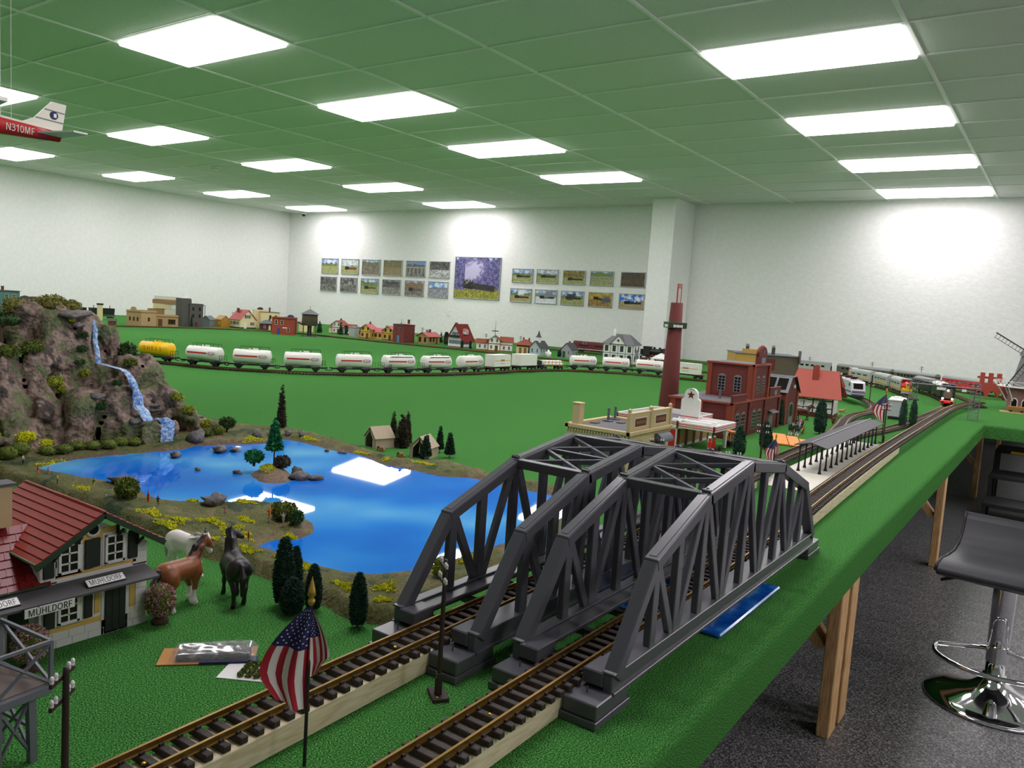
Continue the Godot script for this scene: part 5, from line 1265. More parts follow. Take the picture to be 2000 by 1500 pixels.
# ------------------------------------------------------------------ foreground
func foreground():
	horse("horse", "brown clydesdale horse figure with black mane and white feet", Vector3(-1.325, T, -0.84), 1.78, 0.059, C(142, 82, 48), C(40, 32, 30), C(226, 222, 216), "up", 1.0)
	horse("horse", "white horse figure with grey mane lowering its head", Vector3(-1.475, T, -0.945), 0.10, 0.056, C(226, 222, 214), C(160, 156, 150), C(214, 210, 204), "low", 0.3)
	horse("horse", "black horse figure seen from behind with raised head", Vector3(-1.285, T, -0.93), 2.75, 0.060, C(44, 40, 40), C(30, 28, 28), C(30, 28, 28), "side", 0.1)
	for p in [[-1.192, -0.975, 0.138, 0.0225, "tallest dark cypress in the clump behind the large flag"], [-1.207, -1.015, 0.108, 0.016, "slim dark cypress behind the tallest one in the clump"], [-1.135, -1.0, 0.092, 0.0175, "medium dark cypress right of the clump by the pond bank"], [-1.018, -1.005, 0.104, 0.0185, "dark cypress standing alone beside the bridge approach"], [-1.150, -0.962, 0.070, 0.024, "short broad cypress in front of the clump by the large flag"]]:
		tree("cypress", p[4], Vector3(p[0], T, p[1]), p[2], p[3], M.cypress, 2600, "cypress", "dark green cypress trees", 0.07, 0.11)
	pole(Vector3(-0.741, T, -0.911), -0.62, "telegraph pole on a screwed base plate between the two near tracks")
	pole(Vector3(-0.785, T, -0.375), -0.9, "telegraph pole beside the grey lattice tower, only its top half seen", true)
	flag(Vector3(-0.749, T, -0.657), 0.62, 0.236, "largest american flag on a black pole beside the near track")
	# lattice tower at the corner
	var t = thing("lattice_tower", "grey steel lattice tower with a railed brown platform", "tower", Vector3(-1.04, T, -0.415), 0.12)
	var s := S(); bb(s, Vector3(0, 0.096, 0), Vector3(0.115, 0.012, 0.07), 0.0015); put(s, "platform_frame", M.tower_grey, t)
	s = S(); bx(s, Vector3(0, 0.1025, 0), Vector3(0.104, 0.002, 0.06)); put(s, "platform_deck", M.tower_deck, t)
	for sx in [-1, 1]:
		for sz in [-1, 1]:
			s = S(); bar(s, Vector3(sx * 0.036, 0, sz * 0.022), Vector3(sx * 0.034, 0.092, sz * 0.020), 0.009, 0.009); put(s, "leg", M.tower_grey, t)
			s = S(); bar(s, Vector3(sx * 0.055, 0.1, sz * 0.033), Vector3(sx * 0.055, 0.158, sz * 0.033), 0.0045, 0.0045); put(s, "rail_post", M.tower_grey, t)
		s = S(); bar(s, Vector3(sx * 0.055, 0.157, -0.033), Vector3(sx * 0.055, 0.157, 0.033), 0.004, 0.004); put(s, "handrail", M.tower_grey, t)
		s = S(); bar(s, Vector3(-0.055, 0.157, sx * 0.033), Vector3(0.055, 0.157, sx * 0.033), 0.004, 0.004, Vector3.BACK); put(s, "handrail", M.tower_grey, t)
		for g in [[Vector3(sx * 0.055, 0.104, -0.033), Vector3(sx * 0.055, 0.156, 0.033)], [Vector3(sx * 0.055, 0.156, -0.033), Vector3(sx * 0.055, 0.104, 0.033)], [Vector3(-0.055, 0.104, sx * 0.033), Vector3(0.055, 0.156, sx * 0.033)], [Vector3(0.055, 0.104, sx * 0.033), Vector3(-0.055, 0.156, sx * 0.033)], [Vector3(-0.036, 0.01, sx * 0.021), Vector3(0.036, 0.085, sx * 0.021)], [Vector3(0.036, 0.01, sx * 0.021), Vector3(-0.036, 0.085, sx * 0.021)], [Vector3(sx * 0.035, 0.01, -0.021), Vector3(sx * 0.035, 0.085, 0.021)], [Vector3(sx * 0.035, 0.085, -0.021), Vector3(sx * 0.035, 0.01, 0.021)]]:
			s = S(); bar(s, g[0], g[1], 0.0034, 0.0034, Vector3(0.3, 0, 1)); put(s, "brace", M.tower_grey, t)
		s = S(); bar(s, Vector3(-0.036, 0.045, sx * 0.021), Vector3(0.036, 0.045, sx * 0.021), 0.004, 0.004, Vector3.BACK); put(s, "brace", M.tower_grey, t)
	# shrink-packed supplies and the tuft card
	t = thing("supply_packet", "clear plastic packet of dark scenery material on an orange card", "packet", Vector3(-1.105, T, -0.755), 0.83)
	s = S(); bb(s, Vector3(0, 0.0015, 0), Vector3(0.15, 0.002, 0.062), 0.0006); put(s, "backing_card", M.orange_card, t)
	s = S(); bb(s, Vector3(0.01, 0.0075, 0.0), Vector3(0.115, 0.010, 0.048), 0.003); put(s, "contents", M.gravel, t)
	s = S(); bx(s, Vector3(0.035, 0.003, 0.022), Vector3(0.09, 0.003, 0.02)); put(s, "blue_label", M.navy, t)
	var no := FastNoiseLite.new(); no.seed = 2; no.frequency = 9.0
	s = S(); s.set_smooth_group(0)
	for i in 26:
		for j in 12:
			var A := []
			for d in [[0, 0], [1, 0], [1, 1], [0, 1]]:
				var x: float = -0.058 + (i + d[0]) * 0.0052; var z: float = -0.032 + (j + d[1]) * 0.0053
				var e := minf(1.0, minf(minf(0.078 - x, x + 0.060) / 0.008, (0.0325 - absf(z)) / 0.006))
				A.append(Vector3(x, 0.003 + 0.0125 * clampf(e, 0, 1) + 0.0035 * no.get_noise_2d(x, z), z))
			q(s, A[0], A[1], A[2], A[3], Vector3.UP)
	put(s, "plastic_film", M.film, t)
	t = thing("tuft_card", "white card of round olive grass tufts half under the packet", "card", Vector3(-1.012, T, -0.768), 0.55)
	s = S(); bx(s, Vector3(0, 0.0008, 0), Vector3(0.085, 0.0012, 0.062)); put(s, "card", M.white, t)
	for i in 4:
		for j in 4:
			s = S(); var c := Vector3(-0.008 + i * 0.013, 0.003, -0.021 + j * 0.0135)
			blob(s, c, Vector3(0.0052, 0.0035, 0.0052), 8, 5, 0.2, i); tufts(s, 60, 0.003, func() -> Array:
				var d := Vector3(rng.randf_range(-1, 1), rng.randf_range(0, 1), rng.randf_range(-1, 1)).normalized()
				return [c + d * 0.0045, d]); put(s, "grass_tuft", M.bush_olive, t)
	# camp by the pond
	for g in [[-2.285, -2.33, 0.55, "canvas ridge tent with its dark doorway facing the pond"], [-2.035, -2.325, 1.05, "canvas ridge tent partly hidden by a small pine"]]:
		t = thing("canvas_tent", g[3], "tent", Vector3(g[0], T, g[1]), g[2] - 0.75, "two canvas tents behind the pond")
		s = S()
		var w := 0.04; var dd := 0.045; var e := 0.042; var r := 0.084
		for sx in [-1.0, 1.0]:
			q(s, Vector3(sx * w * 1.05, 0, -dd), Vector3(sx * w * 1.05, 0, dd), Vector3(sx * w, e, dd), Vector3(sx * w, e, -dd), Vector3(sx, 0, 0))
			tri(s, Vector3(sx * w, e, -dd), Vector3(sx * w, 0, -dd), Vector3(0, r, -dd)); tri(s, Vector3(0, 0, -dd), Vector3(sx * w, 0, -dd), Vector3(0, r, -dd))
			# open door flaps
			q(s, Vector3(sx * w, 0, dd), Vector3(sx * w, e, dd), Vector3(sx * w * 0.62, e * 0.95, dd + 0.006), Vector3(sx * w * 0.62, 0, dd + 0.006), Vector3(0, 0, 1)); tri(s, Vector3(sx * w, e, dd), Vector3(0, r, dd), Vector3(sx * w * 0.62, e * 0.95, dd + 0.006)); tri(s, Vector3(0, r, dd), Vector3(sx * w * 0.62, e * 0.95, dd + 0.006), Vector3(sx * 0.004, r * 0.78, dd + 0.004))
		put(s, "canvas_wall", M.canvas, t)
		for sx in [-1.0, 1.0]:
			s = S(); slab(s, Vector3(0, r + 0.002, -dd - 0.003), Vector3(0, r + 0.002, dd + 0.005), Vector3(sx * w * 1.12, e - 0.002, dd + 0.005), Vector3(sx * w * 1.12, e - 0.002, -dd - 0.003), 0.0015); put(s, "canvas_roof", M.canvas, t)
		s = S(); bx(s, Vector3(0, 0.001, 0), Vector3(0.075, 0.002, 0.085)); put(s, "ground_sheet", M.soft_black, t)
	for p in [[-2.311, -2.436, 0.142, 0.018, "dark"], [-2.216, -2.389, 0.141, 0.027, "dark"], [-2.252, -2.461, 0.146, 0.018, "dark"], [-1.995, -2.29, 0.098, 0.02, "green"], [-2.045, -2.43, 0.115, 0.016, "green"], [-1.955, -2.385, 0.107, 0.019, "green"]]:
		var lab: String = {"dark": ["dense brown black spruce between the tents, the left one", "broad brown black spruce in front between the tents", "slender brown black spruce at the back between the tents"], "green": ["small green pine in front of the right tent", "small green pine behind the right tent's roof", "small green pine standing alone right of the tents"]}[p[4]][[0, 1, 2, 0, 1, 2][["-2.311", "-2.216", "-2.252", "-1.995", "-2.045", "-1.955"].find("%.3f" % p[0])]]
		tree("camp_tree", lab, Vector3(p[0], T, p[1]), p[2], p[3], M.spruce_dark if p[4] == "dark" else M.pine_green, 900, "cone", "conifers round the tents", 0.03 if p[4] == "dark" else 0.14, 0.2)
	for g in [[-2.205, -2.262, "small pile of cut logs in front of the left tent"], [-2.07, -2.235, "tree stump with split logs before the right tent"]]:
		t = thing("log_pile", g[2], "logs", Vector3(g[0], T, g[1]), 0.6)
		for k in 5:
			s = S(); var c := Vector3(-0.012 + (k % 3) * 0.010 + (0.005 if k > 2 else 0.0), 0.005 + (0.009 if k > 2 else 0.0), 0); cy(s, c + Vector3(0, 0, -0.012), c + Vector3(0.002, 0, 0.012), 0.005, 0.005, 8); put(s, "log", M.log, t)
		s = S(); cy(s, Vector3(-0.014, 0, -0.018), Vector3(-0.014, 0.016, -0.018), 0.0085, 0.0075, 10); put(s, "stump", M.bark, t)
	leafy("field_shrub", "tiny bright green shrub on the field edge left of the tents", Vector3(-2.46, T, -2.23), Vector3(0.013, 0.010, 0.012), M.leaf, 120, 0.005)

# ------------------------------------------------------------------ right-hand end of the layout
func arch_poly(w: float, h: float, rise: float, n := 8) -> PackedVector2Array:
	var p := PackedVector2Array([Vector2(-w / 2, 0), Vector2(w / 2, 0)])
	for k in n + 1:
		var a := PI * k / n; p.append(Vector2(cos(a) * w / 2, h - rise + sin(a) * rise))
	return p
func arch_on(parent, called, at: Vector3, w: float, h: float, rise: float, m: Material, B := Basis.IDENTITY, t := 0.002):
	var s := S(); ext(s, arch_poly(w, h, rise), 0.0, t, Transform3D(B, at)); return put(s, called, m, parent)
func arch_window(parent, at: Vector3, w: float, h: float, B: Basis):
	var o = arch_on(parent, "arched_window", at, w, h, w * 0.3, M.rim_grey, B, 0.0012)
	for r in 5:
		for c in 2:
			var s := S(); bx(s, at + B * Vector3((c - 0.5) * w * 0.44, h * (0.1 + r * 0.175), 0.0013), Vector3(w * 0.36, h * 0.135, 0.0008), B); put(s, "pane", M.dark_glass, o)
func right_side():
	var s: SurfaceTool
	var PX := PI / 2
	# --- bakery: local +z faces world +x, local +x is world -z
	var t = thing("bakery_building", "tan brick corner shop with a grey flat roof and red signs on its parapet", "shop", Vector3(-1.49, T, -2.91), PX)
	s = S(); bx(s, Vector3(0, 0.072, 0), Vector3(0.375, 0.144, 0.275)); put(s, "wall", M.parchment, t)
	s = S(); bx(s, Vector3(0, 0.146, 0), Vector3(0.36, 0.004, 0.26)); put(s, "roof", M.roof_grey, t)
	s = S()
	for sx in [-1, 1]:
		bb(s, Vector3(sx * 0.186, 0.152, 0), Vector3(0.018, 0.016, 0.30), 0.002); bb(s, Vector3(0, 0.152, sx * 0.138), Vector3(0.39, 0.016, 0.018), 0.002)
	put(s, "cornice", M.parchment, t)
	for k in 30:
		s = S(); bx(s, Vector3(-0.184 + k * 0.0127, 0.138, 0.141), Vector3(0.006, 0.007, 0.008)); put(s, "dentil", M.parchment, t)
	for k in 22:
		s = S(); bx(s, Vector3(-0.190, 0.138, -0.134 + k * 0.0127), Vector3(0.008, 0.007, 0.006)); put(s, "dentil", M.parchment, t)
	for g in [[-0.093], [0.093]]:
		s = S(); bb(s, Vector3(g[0], 0.193, 0.132), Vector3(0.182, 0.066, 0.012), 0.0015); bb(s, Vector3(g[0], 0.229, 0.132), Vector3(0.186, 0.008, 0.018), 0.0015); put(s, "parapet", M.parchment, t)
		s = S(); bx(s, Vector3(g[0], 0.192, 0.1385), Vector3(0.105, 0.038, 0.0016)); put(s, "sign_border", M.white, t)
		s = S(); bx(s, Vector3(g[0], 0.192, 0.1392), Vector3(0.098, 0.032, 0.0016)); var so := put(s, "sign_board", M.dark_red, t)
		s = S(); for k in 9: bx(s, Vector3(g[0] - 0.036 + k * 0.009, 0.192, 0.1403), Vector3(0.0056, 0.012 if k % 3 else 0.015, 0.0008))
		put(s, "gilt_lettering", M.gold, so)
	for x in [-0.186, -0.004, 0.004, 0.186]:
		s = S(); bb(s, Vector3(x, 0.195, 0.135), Vector3(0.014, 0.08, 0.016), 0.0015); lathe(s, [Vector2(0.004, 0.235), Vector2(0.008, 0.240), Vector2(0.008, 0.246), Vector2(0.0, 0.252)], 10, Transform3D(Basis.IDENTITY, Vector3(x, 0, 0.135))); put(s, "finial_post", M.parchment, t)
	for g in [[0, 0.138, -0.10, 0.0], [0, 0.138, 0.10, 0.0], [1, -0.188, 0.0, -PX]]:
		var B := Basis(Vector3.UP, g[3])
		var p := Vector3(g[2], 0.0, 0.138) if g[0] == 0 else Vector3(-0.188, 0.0, 0.0)
		var wd := 0.09 if g[0] == 0 else 0.13
		arch_on(t, "arch_surround", p, wd + 0.022, 0.122, 0.032, M.tan, B, 0.002); arch_on(t, "arch_opening", p + B * Vector3(0, 0, 0.002), wd, 0.108, 0.026, M.slate, B, 0.0012)
	s = S(); var aw := PackedVector2Array()
	for k in 7: aw.append(Vector2(sin(PI / 2 * k / 6.0) * 0.035, 0.135 - (1.0 - cos(PI / 2 * k / 6.0)) * 0.035))
	aw.append(Vector2(0, 0.098)); ext(s, aw, -0.055, 0.055, Transform3D(Basis(Vector3(0, 0, 1), Vector3.UP, Vector3(-1, 0, 0)), Vector3(0.105, 0, 0.139))); put(s, "awning", M.slate, t)
	s = S(); bx(s, Vector3(-0.165, 0.197, -0.105), Vector3(0.034, 0.09, 0.034)); bb(s, Vector3(-0.165, 0.242, -0.105), Vector3(0.038, 0.006, 0.038), 0.001); put(s, "chimney", M.parchment, t)
	for p in [Vector3(0.085, 0.148, -0.10), Vector3(0.165, 0.148, -0.11)]:
		s = S(); bb(s, p + Vector3(0, 0.003, 0), Vector3(0.034, 0.006, 0.034), 0.001); cy(s, p, p + Vector3(0, 0.055, 0), 0.0058, 0.0052, 10); cy(s, p + Vector3(0, 0.053, 0), p + Vector3(0, 0.057, 0), 0.0066, 0.0066, 10); put(s, "vent_pipe", M.slate, t)
	for p in [Vector3(-0.02, 0.149, -0.105), Vector3(0.09, 0.149, -0.04)]:
		s = S(); bb(s, p, Vector3(0.036, 0.006, 0.03), 0.001); put(s, "roof_hatch", M.roof_dark, t)
	# --- filling station
	t = thing("filling_station", "white filling station with red stripes, a star sign and a canopy on posts", "filling station", Vector3(-1.63, T, -3.68), PX)
	s = S(); bx(s, Vector3(0, 0.05, 0), Vector3(0.43, 0.1, 0.31)); put(s, "wall", M.white, t)
	for k in 5: panel_on(t, "red_panel", Vector3(-0.19 + k * 0.095, 0.045, 0.155), 0.03, 0.085, M.brick_red, Basis.IDENTITY, 0.002)
	for k in 4: panel_on(t, "glass_bay", Vector3(-0.143 + k * 0.095, 0.05, 0.155), 0.06, 0.07, M.tan, Basis.IDENTITY, 0.0015)
	panel_on(t, "side_red_wall", Vector3(-0.215, 0.045, 0.0), 0.30, 0.085, M.red, Basis(Vector3.UP, -PX), 0.002)
	s = S(); bx(s, Vector3(0, 0.104, 0), Vector3(0.43, 0.004, 0.31)); put(s, "roof", M.roof_grey, t)
	var ring := func(called: String, c: Vector3, w: float, d: float, y0: float, y1: float, m: Material, th: float):
		var r := S()
		for sx in [-1, 1]:
			bb(r, c + Vector3(sx * (w / 2), (y0 + y1) / 2, 0), Vector3(th, y1 - y0, d + th), 0.001); bb(r, c + Vector3(0, (y0 + y1) / 2, sx * d / 2), Vector3(w + th, y1 - y0, th), 0.001)
		put(r, called, m, t)
	ring.call("parapet", Vector3.ZERO, 0.435, 0.315, 0.095, 0.132, M.white, 0.008)
	for y in [0.112, 0.121]: ring.call("red_stripe", Vector3.ZERO, 0.437, 0.317, y, y + 0.0035, M.signal_red, 0.0095)
	var cc := Vector3(-0.075, 0, 0.235)
	s = S(); bb(s, cc + Vector3(0, 0.101, 0), Vector3(0.275, 0.004, 0.205), 0.001); put(s, "canopy_slab", M.white, t)
	ring.call("canopy_edge", cc, 0.272, 0.20, 0.097, 0.126, M.white, 0.008)
	for y in [0.105, 0.115]: ring.call("red_stripe", cc, 0.274, 0.202, y, y + 0.0035, M.signal_red, 0.0095)
	for p in [Vector3(-0.19, 0, 0.31), Vector3(0.01, 0, 0.31)]:
		s = S(); bb(s, p + Vector3(0, 0.05, 0), Vector3(0.014, 0.1, 0.014), 0.002); put(s, "canopy_post", M.white, t)
	for x in [-0.15, -0.08]:
		s = S(); bb(s, Vector3(x, 0.118, 0.20), Vector3(0.012, 0.03, 0.20), 0.005); put(s, "roof_fin", M.white, t)
	# sign: faces along the world z axis (local -x side towards the camera)
	s = S(); var sp := PackedVector2Array([Vector2(-0.047, 0.10), Vector2(0.047, 0.10), Vector2(0.047, 0.222), Vector2(0.040, 0.230), Vector2(0.033, 0.232)])
	for k in 9: sp.append(Vector2(cos(PI * k / 8.0) * 0.033, 0.246 + sin(PI * k / 8.0) * 0.034))
	for v in [Vector2(-0.033, 0.232), Vector2(-0.040, 0.230), Vector2(-0.047, 0.222)]: sp.append(v)
	var SB := Basis(Vector3(0, 0, 1), Vector3.UP, Vector3(-1, 0, 0))
	ext(s, sp, -0.009, 0.009, Transform3D(SB, Vector3(-0.10, 0, 0.168))); var sg := put(s, "sign_tower", M.white, t)
	s = S(); var stp := PackedVector2Array()
	for k in 10:
		var a := PI / 2 + TAU * k / 10.0; var r := 0.021 if k % 2 == 0 else 0.0085
		stp.append(Vector2(cos(a) * r, 0.247 + sin(a) * r))
	ext(s, stp, 0.009, 0.0102, Transform3D(SB, Vector3(-0.10, 0, 0.168))); put(s, "red_star", M.dark_red, sg)
	s = S(); bx(s, Vector3(-0.1095, 0.142, 0.168), Vector3(0.001, 0.004, 0.094)); put(s, "red_line", M.signal_red, sg)
	s = S(); for k in 5: bx(s, Vector3(-0.1095, 0.2765 - absf(k - 2) * 0.0022, 0.168 - 0.012 + k * 0.006), Vector3(0.0008, 0.0034, 0.0032))
	put(s, "sign_lettering", M.black, sg)
	# pumps on their island
	t = thing("pump_island", "red and white pump island with two red fuel pumps and oil wheels", "pump island", Vector3(-1.30, T, -3.47), PX)
	s = S(); bb(s, Vector3(0, 0.004, 0), Vector3(0.10, 0.008, 0.06), 0.001); put(s, "island", M.white, t)
	s = S(); bx(s, Vector3(0, 0.009, 0), Vector3(0.088, 0.002, 0.05)); put(s, "red_top", M.signal_red, t)
	for x in [-0.03, 0.025]:
		s = S(); bb(s, Vector3(x, 0.035, 0), Vector3(0.014, 0.052, 0.014), 0.002); cy(s, Vector3(x, 0.06, 0), Vector3(x, 0.072, 0), 0.006, 0.006, 10); var pu := put(s, "fuel_pump", M.signal_red, t)
		s = S(); blob(s, Vector3(x, 0.077, 0), Vector3(0.007, 0.006, 0.007), 8, 6); put(s, "globe", M.white, pu)
	for x in [0.0, 0.048]:
		s = S(); lathe(s, [Vector2(0.004, -0.003), Vector2(0.013, -0.003), Vector2(0.013, 0.003), Vector2(0.004, 0.003)], 14, Transform3D(Basis(Vector3.RIGHT, PX), Vector3(x, 0.022, 0.02))); put(s, "tyre", M.soft_black, t)
	t = thing("parked_car", "small black vintage car parked beside the filling station", "car", Vector3(-1.36, T, -3.36), 0.5)
	s = S(); bb(s, Vector3(0, 0.014, 0), Vector3(0.026, 0.014, 0.058), 0.003); bb(s, Vector3(0, 0.026, -0.008), Vector3(0.022, 0.013, 0.028), 0.003); put(s, "body", M.black, t)
	for p in [Vector3(-0.013, 0.007, -0.018), Vector3(0.013, 0.007, -0.018), Vector3(-0.013, 0.007, 0.02), Vector3(0.013, 0.007, 0.02)]:
		s = S(); cy(s, p - Vector3(0.002, 0, 0), p + Vector3(0.002, 0, 0), 0.0075, 0.0075, 12); put(s, "wheel", M.soft_black, t)
	s = S(); bx(s, Vector3(0, 0.015, 0.0295), Vector3(0.02, 0.008, 0.001)); put(s, "grille", M.steel, t)
	t = thing("forklift", "orange forklift truck with a roof guard and a seated driver's cab", "forklift", Vector3(-1.32, T, -3.76), 1.0)
	s = S(); bb(s, Vector3(0, 0.018, 0), Vector3(0.04, 0.022, 0.06), 0.002); put(s, "chassis", M.soft_black, t)
	s = S(); bb(s, Vector3(0, 0.075, 0), Vector3(0.045, 0.005, 0.06), 0.001); put(s, "roof_guard", M.orange, t)
	for p in [Vector2(-0.018, -0.024), Vector2(0.018, -0.024), Vector2(-0.018, 0.024), Vector2(0.018, 0.024)]:
		s = S(); bar(s, Vector3(p.x, 0.025, p.y), Vector3(p.x, 0.075, p.y), 0.004, 0.004); put(s, "post", M.orange, t)
	s = S(); bb(s, Vector3(0, 0.036, -0.022), Vector3(0.034, 0.026, 0.014), 0.002); put(s, "counterweight", M.orange, t)
	person(Vector3(-1.32, T + 0.035, -3.76), 0.07, "navy", "blue", "sit", "driver in blue overalls seated in the orange forklift", 1.0, "larger figures by the filling station")
	person(Vector3(-1.37, T, -3.84), 0.078, "white", "white", "stand", "figure in white overalls standing behind the orange forklift", 0.5, "larger figures by the filling station")
	# --- brick chimney
	t = thing("factory_chimney", "tall tapering red brown factory chimney with a dark green sign ring", "chimney", Vector3(-1.98, T, -4.49))
	s = S(); lathe(s, [Vector2(0.062, 0.0), Vector2(0.060, 0.06), Vector2(0.036, 0.70), Vector2(0.028, 0.70), Vector2(0.028, 0.69)], 28); put(s, "stack", M.chimney_red, t)
	s = S(); bb(s, Vector3(0, 0.565, 0), Vector3(0.11, 0.036, 0.11), 0.002, Basis(Vector3.UP, 0.75)); var cs := put(s, "sign_ring", M.green_trim, t)
	var CB := Basis(Vector3.UP, 0.75 - PX * 0.0)
	for k in 2:
		var B := Basis(Vector3.UP, 0.75 - PX * k)
		s = S()
		for j in 5: bx(s, Vector3(0, 0.560, 0) + B * Vector3(-0.024 + j * 0.012, 0, 0.0555), Vector3(0.009, 0.014 if j % 2 else 0.017, 0.001), B)
		put(s, "sign_lettering", M.white, cs)
	# --- brewery-like factory
	t = thing("brick_factory", "red brick factory with arched windows, a tower block and a round gable", "factory", Vector3(-1.40, T, -4.37), PX)
	s = S(); bx(s, Vector3(0, 0.095, -0.17), Vector3(0.81, 0.19, 0.34)); put(s, "wall", M.brick_red, t)
	s = S(); bx(s, Vector3(0, 0.192, -0.17), Vector3(0.80, 0.004, 0.33)); put(s, "roof", M.roof_grey, t)
	s = S(); bb(s, Vector3(0, 0.187, 0.002), Vector3(0.83, 0.012, 0.016), 0.002); bb(s, Vector3(-0.407, 0.187, -0.17), Vector3(0.016, 0.012, 0.36), 0.002); put(s, "cornice", M.brick_orange, t)
	for k in 4:
		s = S(); bb(s, Vector3(-0.395 + k * 0.263, 0.093, 0.003), Vector3(0.03, 0.186, 0.012), 0.001); put(s, "pilaster", M.brick_red if k > 0 else M.brick_orange, t)
	for k in 3:
		s = S(); bb(s, Vector3(-0.405, 0.093, -0.01 - k * 0.155), Vector3(0.012, 0.186, 0.028), 0.001); put(s, "pilaster", M.brick_orange, t)
	for k in 3:
		var x := -0.263 + k * 0.263
		arch_on(t, "arch_recess", Vector3(x, 0.012, 0.0), 0.20, 0.155, 0.05, M.brick_red, Basis.IDENTITY, 0.0015)
		if k < 2:
			for j in [-0.045, 0.045]: arch_window(t, Vector3(x + j, 0.025, 0.0015), 0.062, 0.11, Basis.IDENTITY)
	panel_on(t, "door", Vector3(0.263, 0.05, 0.0015), 0.07, 0.085, M.rim_grey); s = S(); slab(s, Vector3(0.205, 0.115, 0.0), Vector3(0.32, 0.115, 0.0), Vector3(0.32, 0.10, 0.035), Vector3(0.205, 0.10, 0.035), 0.003); put(s, "door_canopy", M.roof_grey, t)
	for k in 2:
		arch_on(t, "arch_recess", Vector3(-0.405, 0.012, -0.09 - k * 0.155), 0.11, 0.15, 0.035, M.brick_red, Basis(Vector3.UP, -PX), 0.0015)
	s = S(); bb(s, Vector3(-0.30, 0.208, -0.001), Vector3(0.21, 0.036, 0.012), 0.001); bb(s, Vector3(-0.30, 0.227, 0.0), Vector3(0.216, 0.006, 0.016), 0.001); put(s, "balustrade", M.brick_red, t)
	s = S(); bb(s, Vector3(0.30, 0.215, -0.001), Vector3(0.20, 0.05, 0.012), 0.001); bb(s, Vector3(0.30, 0.242, 0.0), Vector3(0.206, 0.006, 0.016), 0.001); put(s, "balustrade", M.brick_red, t)
	panel_on(t, "plaque", Vector3(0.30, 0.213, 0.006), 0.05, 0.028, M.rim_grey)
	# tower block
	s = S(); bx(s, Vector3(0.025, 0.285, -0.128), Vector3(0.27, 0.19, 0.256)); put(s, "tower_wall", M.brick_red, t)
	s = S(); bx(s, Vector3(0.025, 0.382, -0.128), Vector3(0.27, 0.004, 0.25)); put(s, "tower_roof", M.roof_grey, t)
	s = S(); bb(s, Vector3(0.025, 0.379, 0.002), Vector3(0.29, 0.012, 0.018), 0.002); bb(s, Vector3(-0.111, 0.379, -0.128), Vector3(0.018, 0.012, 0.275), 0.002); put(s, "tower_cornice", M.brick_orange, t)
	for p in [Vector3(-0.10, 0.283, 0.003), Vector3(0.15, 0.283, 0.003), Vector3(-0.112, 0.283, -0.015), Vector3(-0.112, 0.283, -0.245)]:
		s = S(); bb(s, p, Vector3(0.026, 0.185, 0.012) if p.z > 0 else Vector3(0.012, 0.185, 0.026), 0.001); put(s, "pilaster", M.brick_orange, t)
	var BL := Basis(Vector3.UP, -PX)
	arch_on(t, "arch_recess", Vector3(-0.110, 0.205, -0.128), 0.19, 0.145, 0.045, M.brick_red, BL, 0.0012)
	for j in [-0.045, 0.045]: arch_window(t, Vector3(-0.111, 0.225, -0.128 + j), 0.042, 0.095, BL)
	arch_on(t, "arch_recess", Vector3(0.025, 0.205, 0.0), 0.19, 0.145, 0.045, M.brick_red, Basis.IDENTITY, 0.0012)
	for j in [-0.045, 0.045]: arch_window(t, Vector3(0.025 + j, 0.225, 0.0012), 0.042, 0.095, Basis.IDENTITY)
	arch_on(t, "round_gable", Vector3(0.03, 0.383, -0.02), 0.13, 0.1, 0.05, M.brick_red, Basis.IDENTITY, 0.022)
	s = S(); var gp := []
	for k in 11: gp.append(Vector3(0.03 + cos(PI * k / 10.0) * 0.066, 0.433 + sin(PI * k / 10.0) * 0.051, -0.009))
	tube(s, gp, 0.006, 6); put(s, "gable_coping", M.brick_orange, t)
	panel_on(t, "gable_plaque", Vector3(0.03, 0.405, 0.003), 0.065, 0.032, M.rim_grey); panel_on(t, "gable_slot", Vector3(0.03, 0.452, 0.003), 0.008, 0.026, M.rim_grey)
	s = S(); cy(s, Vector3(-0.26, 0.19, -0.12), Vector3(-0.26, 0.245, -0.12), 0.006, 0.006, 8); put(s, "vent_pipe", M.roof_grey, t)
	# engine-house annex
	t = thing("brick_annex", "red brick annex with a grey glazed roof lantern beside the factory", "annex", Vector3(-1.42, T, -5.03), PX)
	s = S(); bx(s, Vector3(0, 0.1, -0.12), Vector3(0.25, 0.2, 0.28)); put(s, "wall", M.brick_red, t)
	for x in [-0.125, 0.125]:
		s = S(); bb(s, Vector3(x * 0.93, 0.1, 0.022), Vector3(0.028, 0.2, 0.01), 0.001); put(s, "pilaster", M.brick_orange, t)
	arch_on(t, "arched_door", Vector3(0, 0.0, 0.02), 0.09, 0.135, 0.04, M.rim_grey, Basis.IDENTITY, 0.003); arch_on(t, "door_glass", Vector3(0, 0.045, 0.0232), 0.066, 0.078, 0.03, M.dark_glass, Basis.IDENTITY, 0.001)
	s = S(); ext(s, PackedVector2Array([Vector2(-0.125, 0.2), Vector2(0.125, 0.2), Vector2(0.03, 0.29), Vector2(-0.07, 0.285)]), -0.26, 0.02); put(s, "gable", M.dark_red, t)
	s = S(); slab(s, Vector3(-0.07, 0.292, -0.28), Vector3(-0.07, 0.292, 0.035), Vector3(0.03, 0.297, 0.035), Vector3(0.03, 0.297, -0.28), 0.005); slab(s, Vector3(0.03, 0.297, -0.28), Vector3(0.03, 0.297, 0.035), Vector3(0.145, 0.19, 0.035), Vector3(0.145, 0.19, -0.28), 0.005); put(s, "roof_slope", M.roof_dark, t)
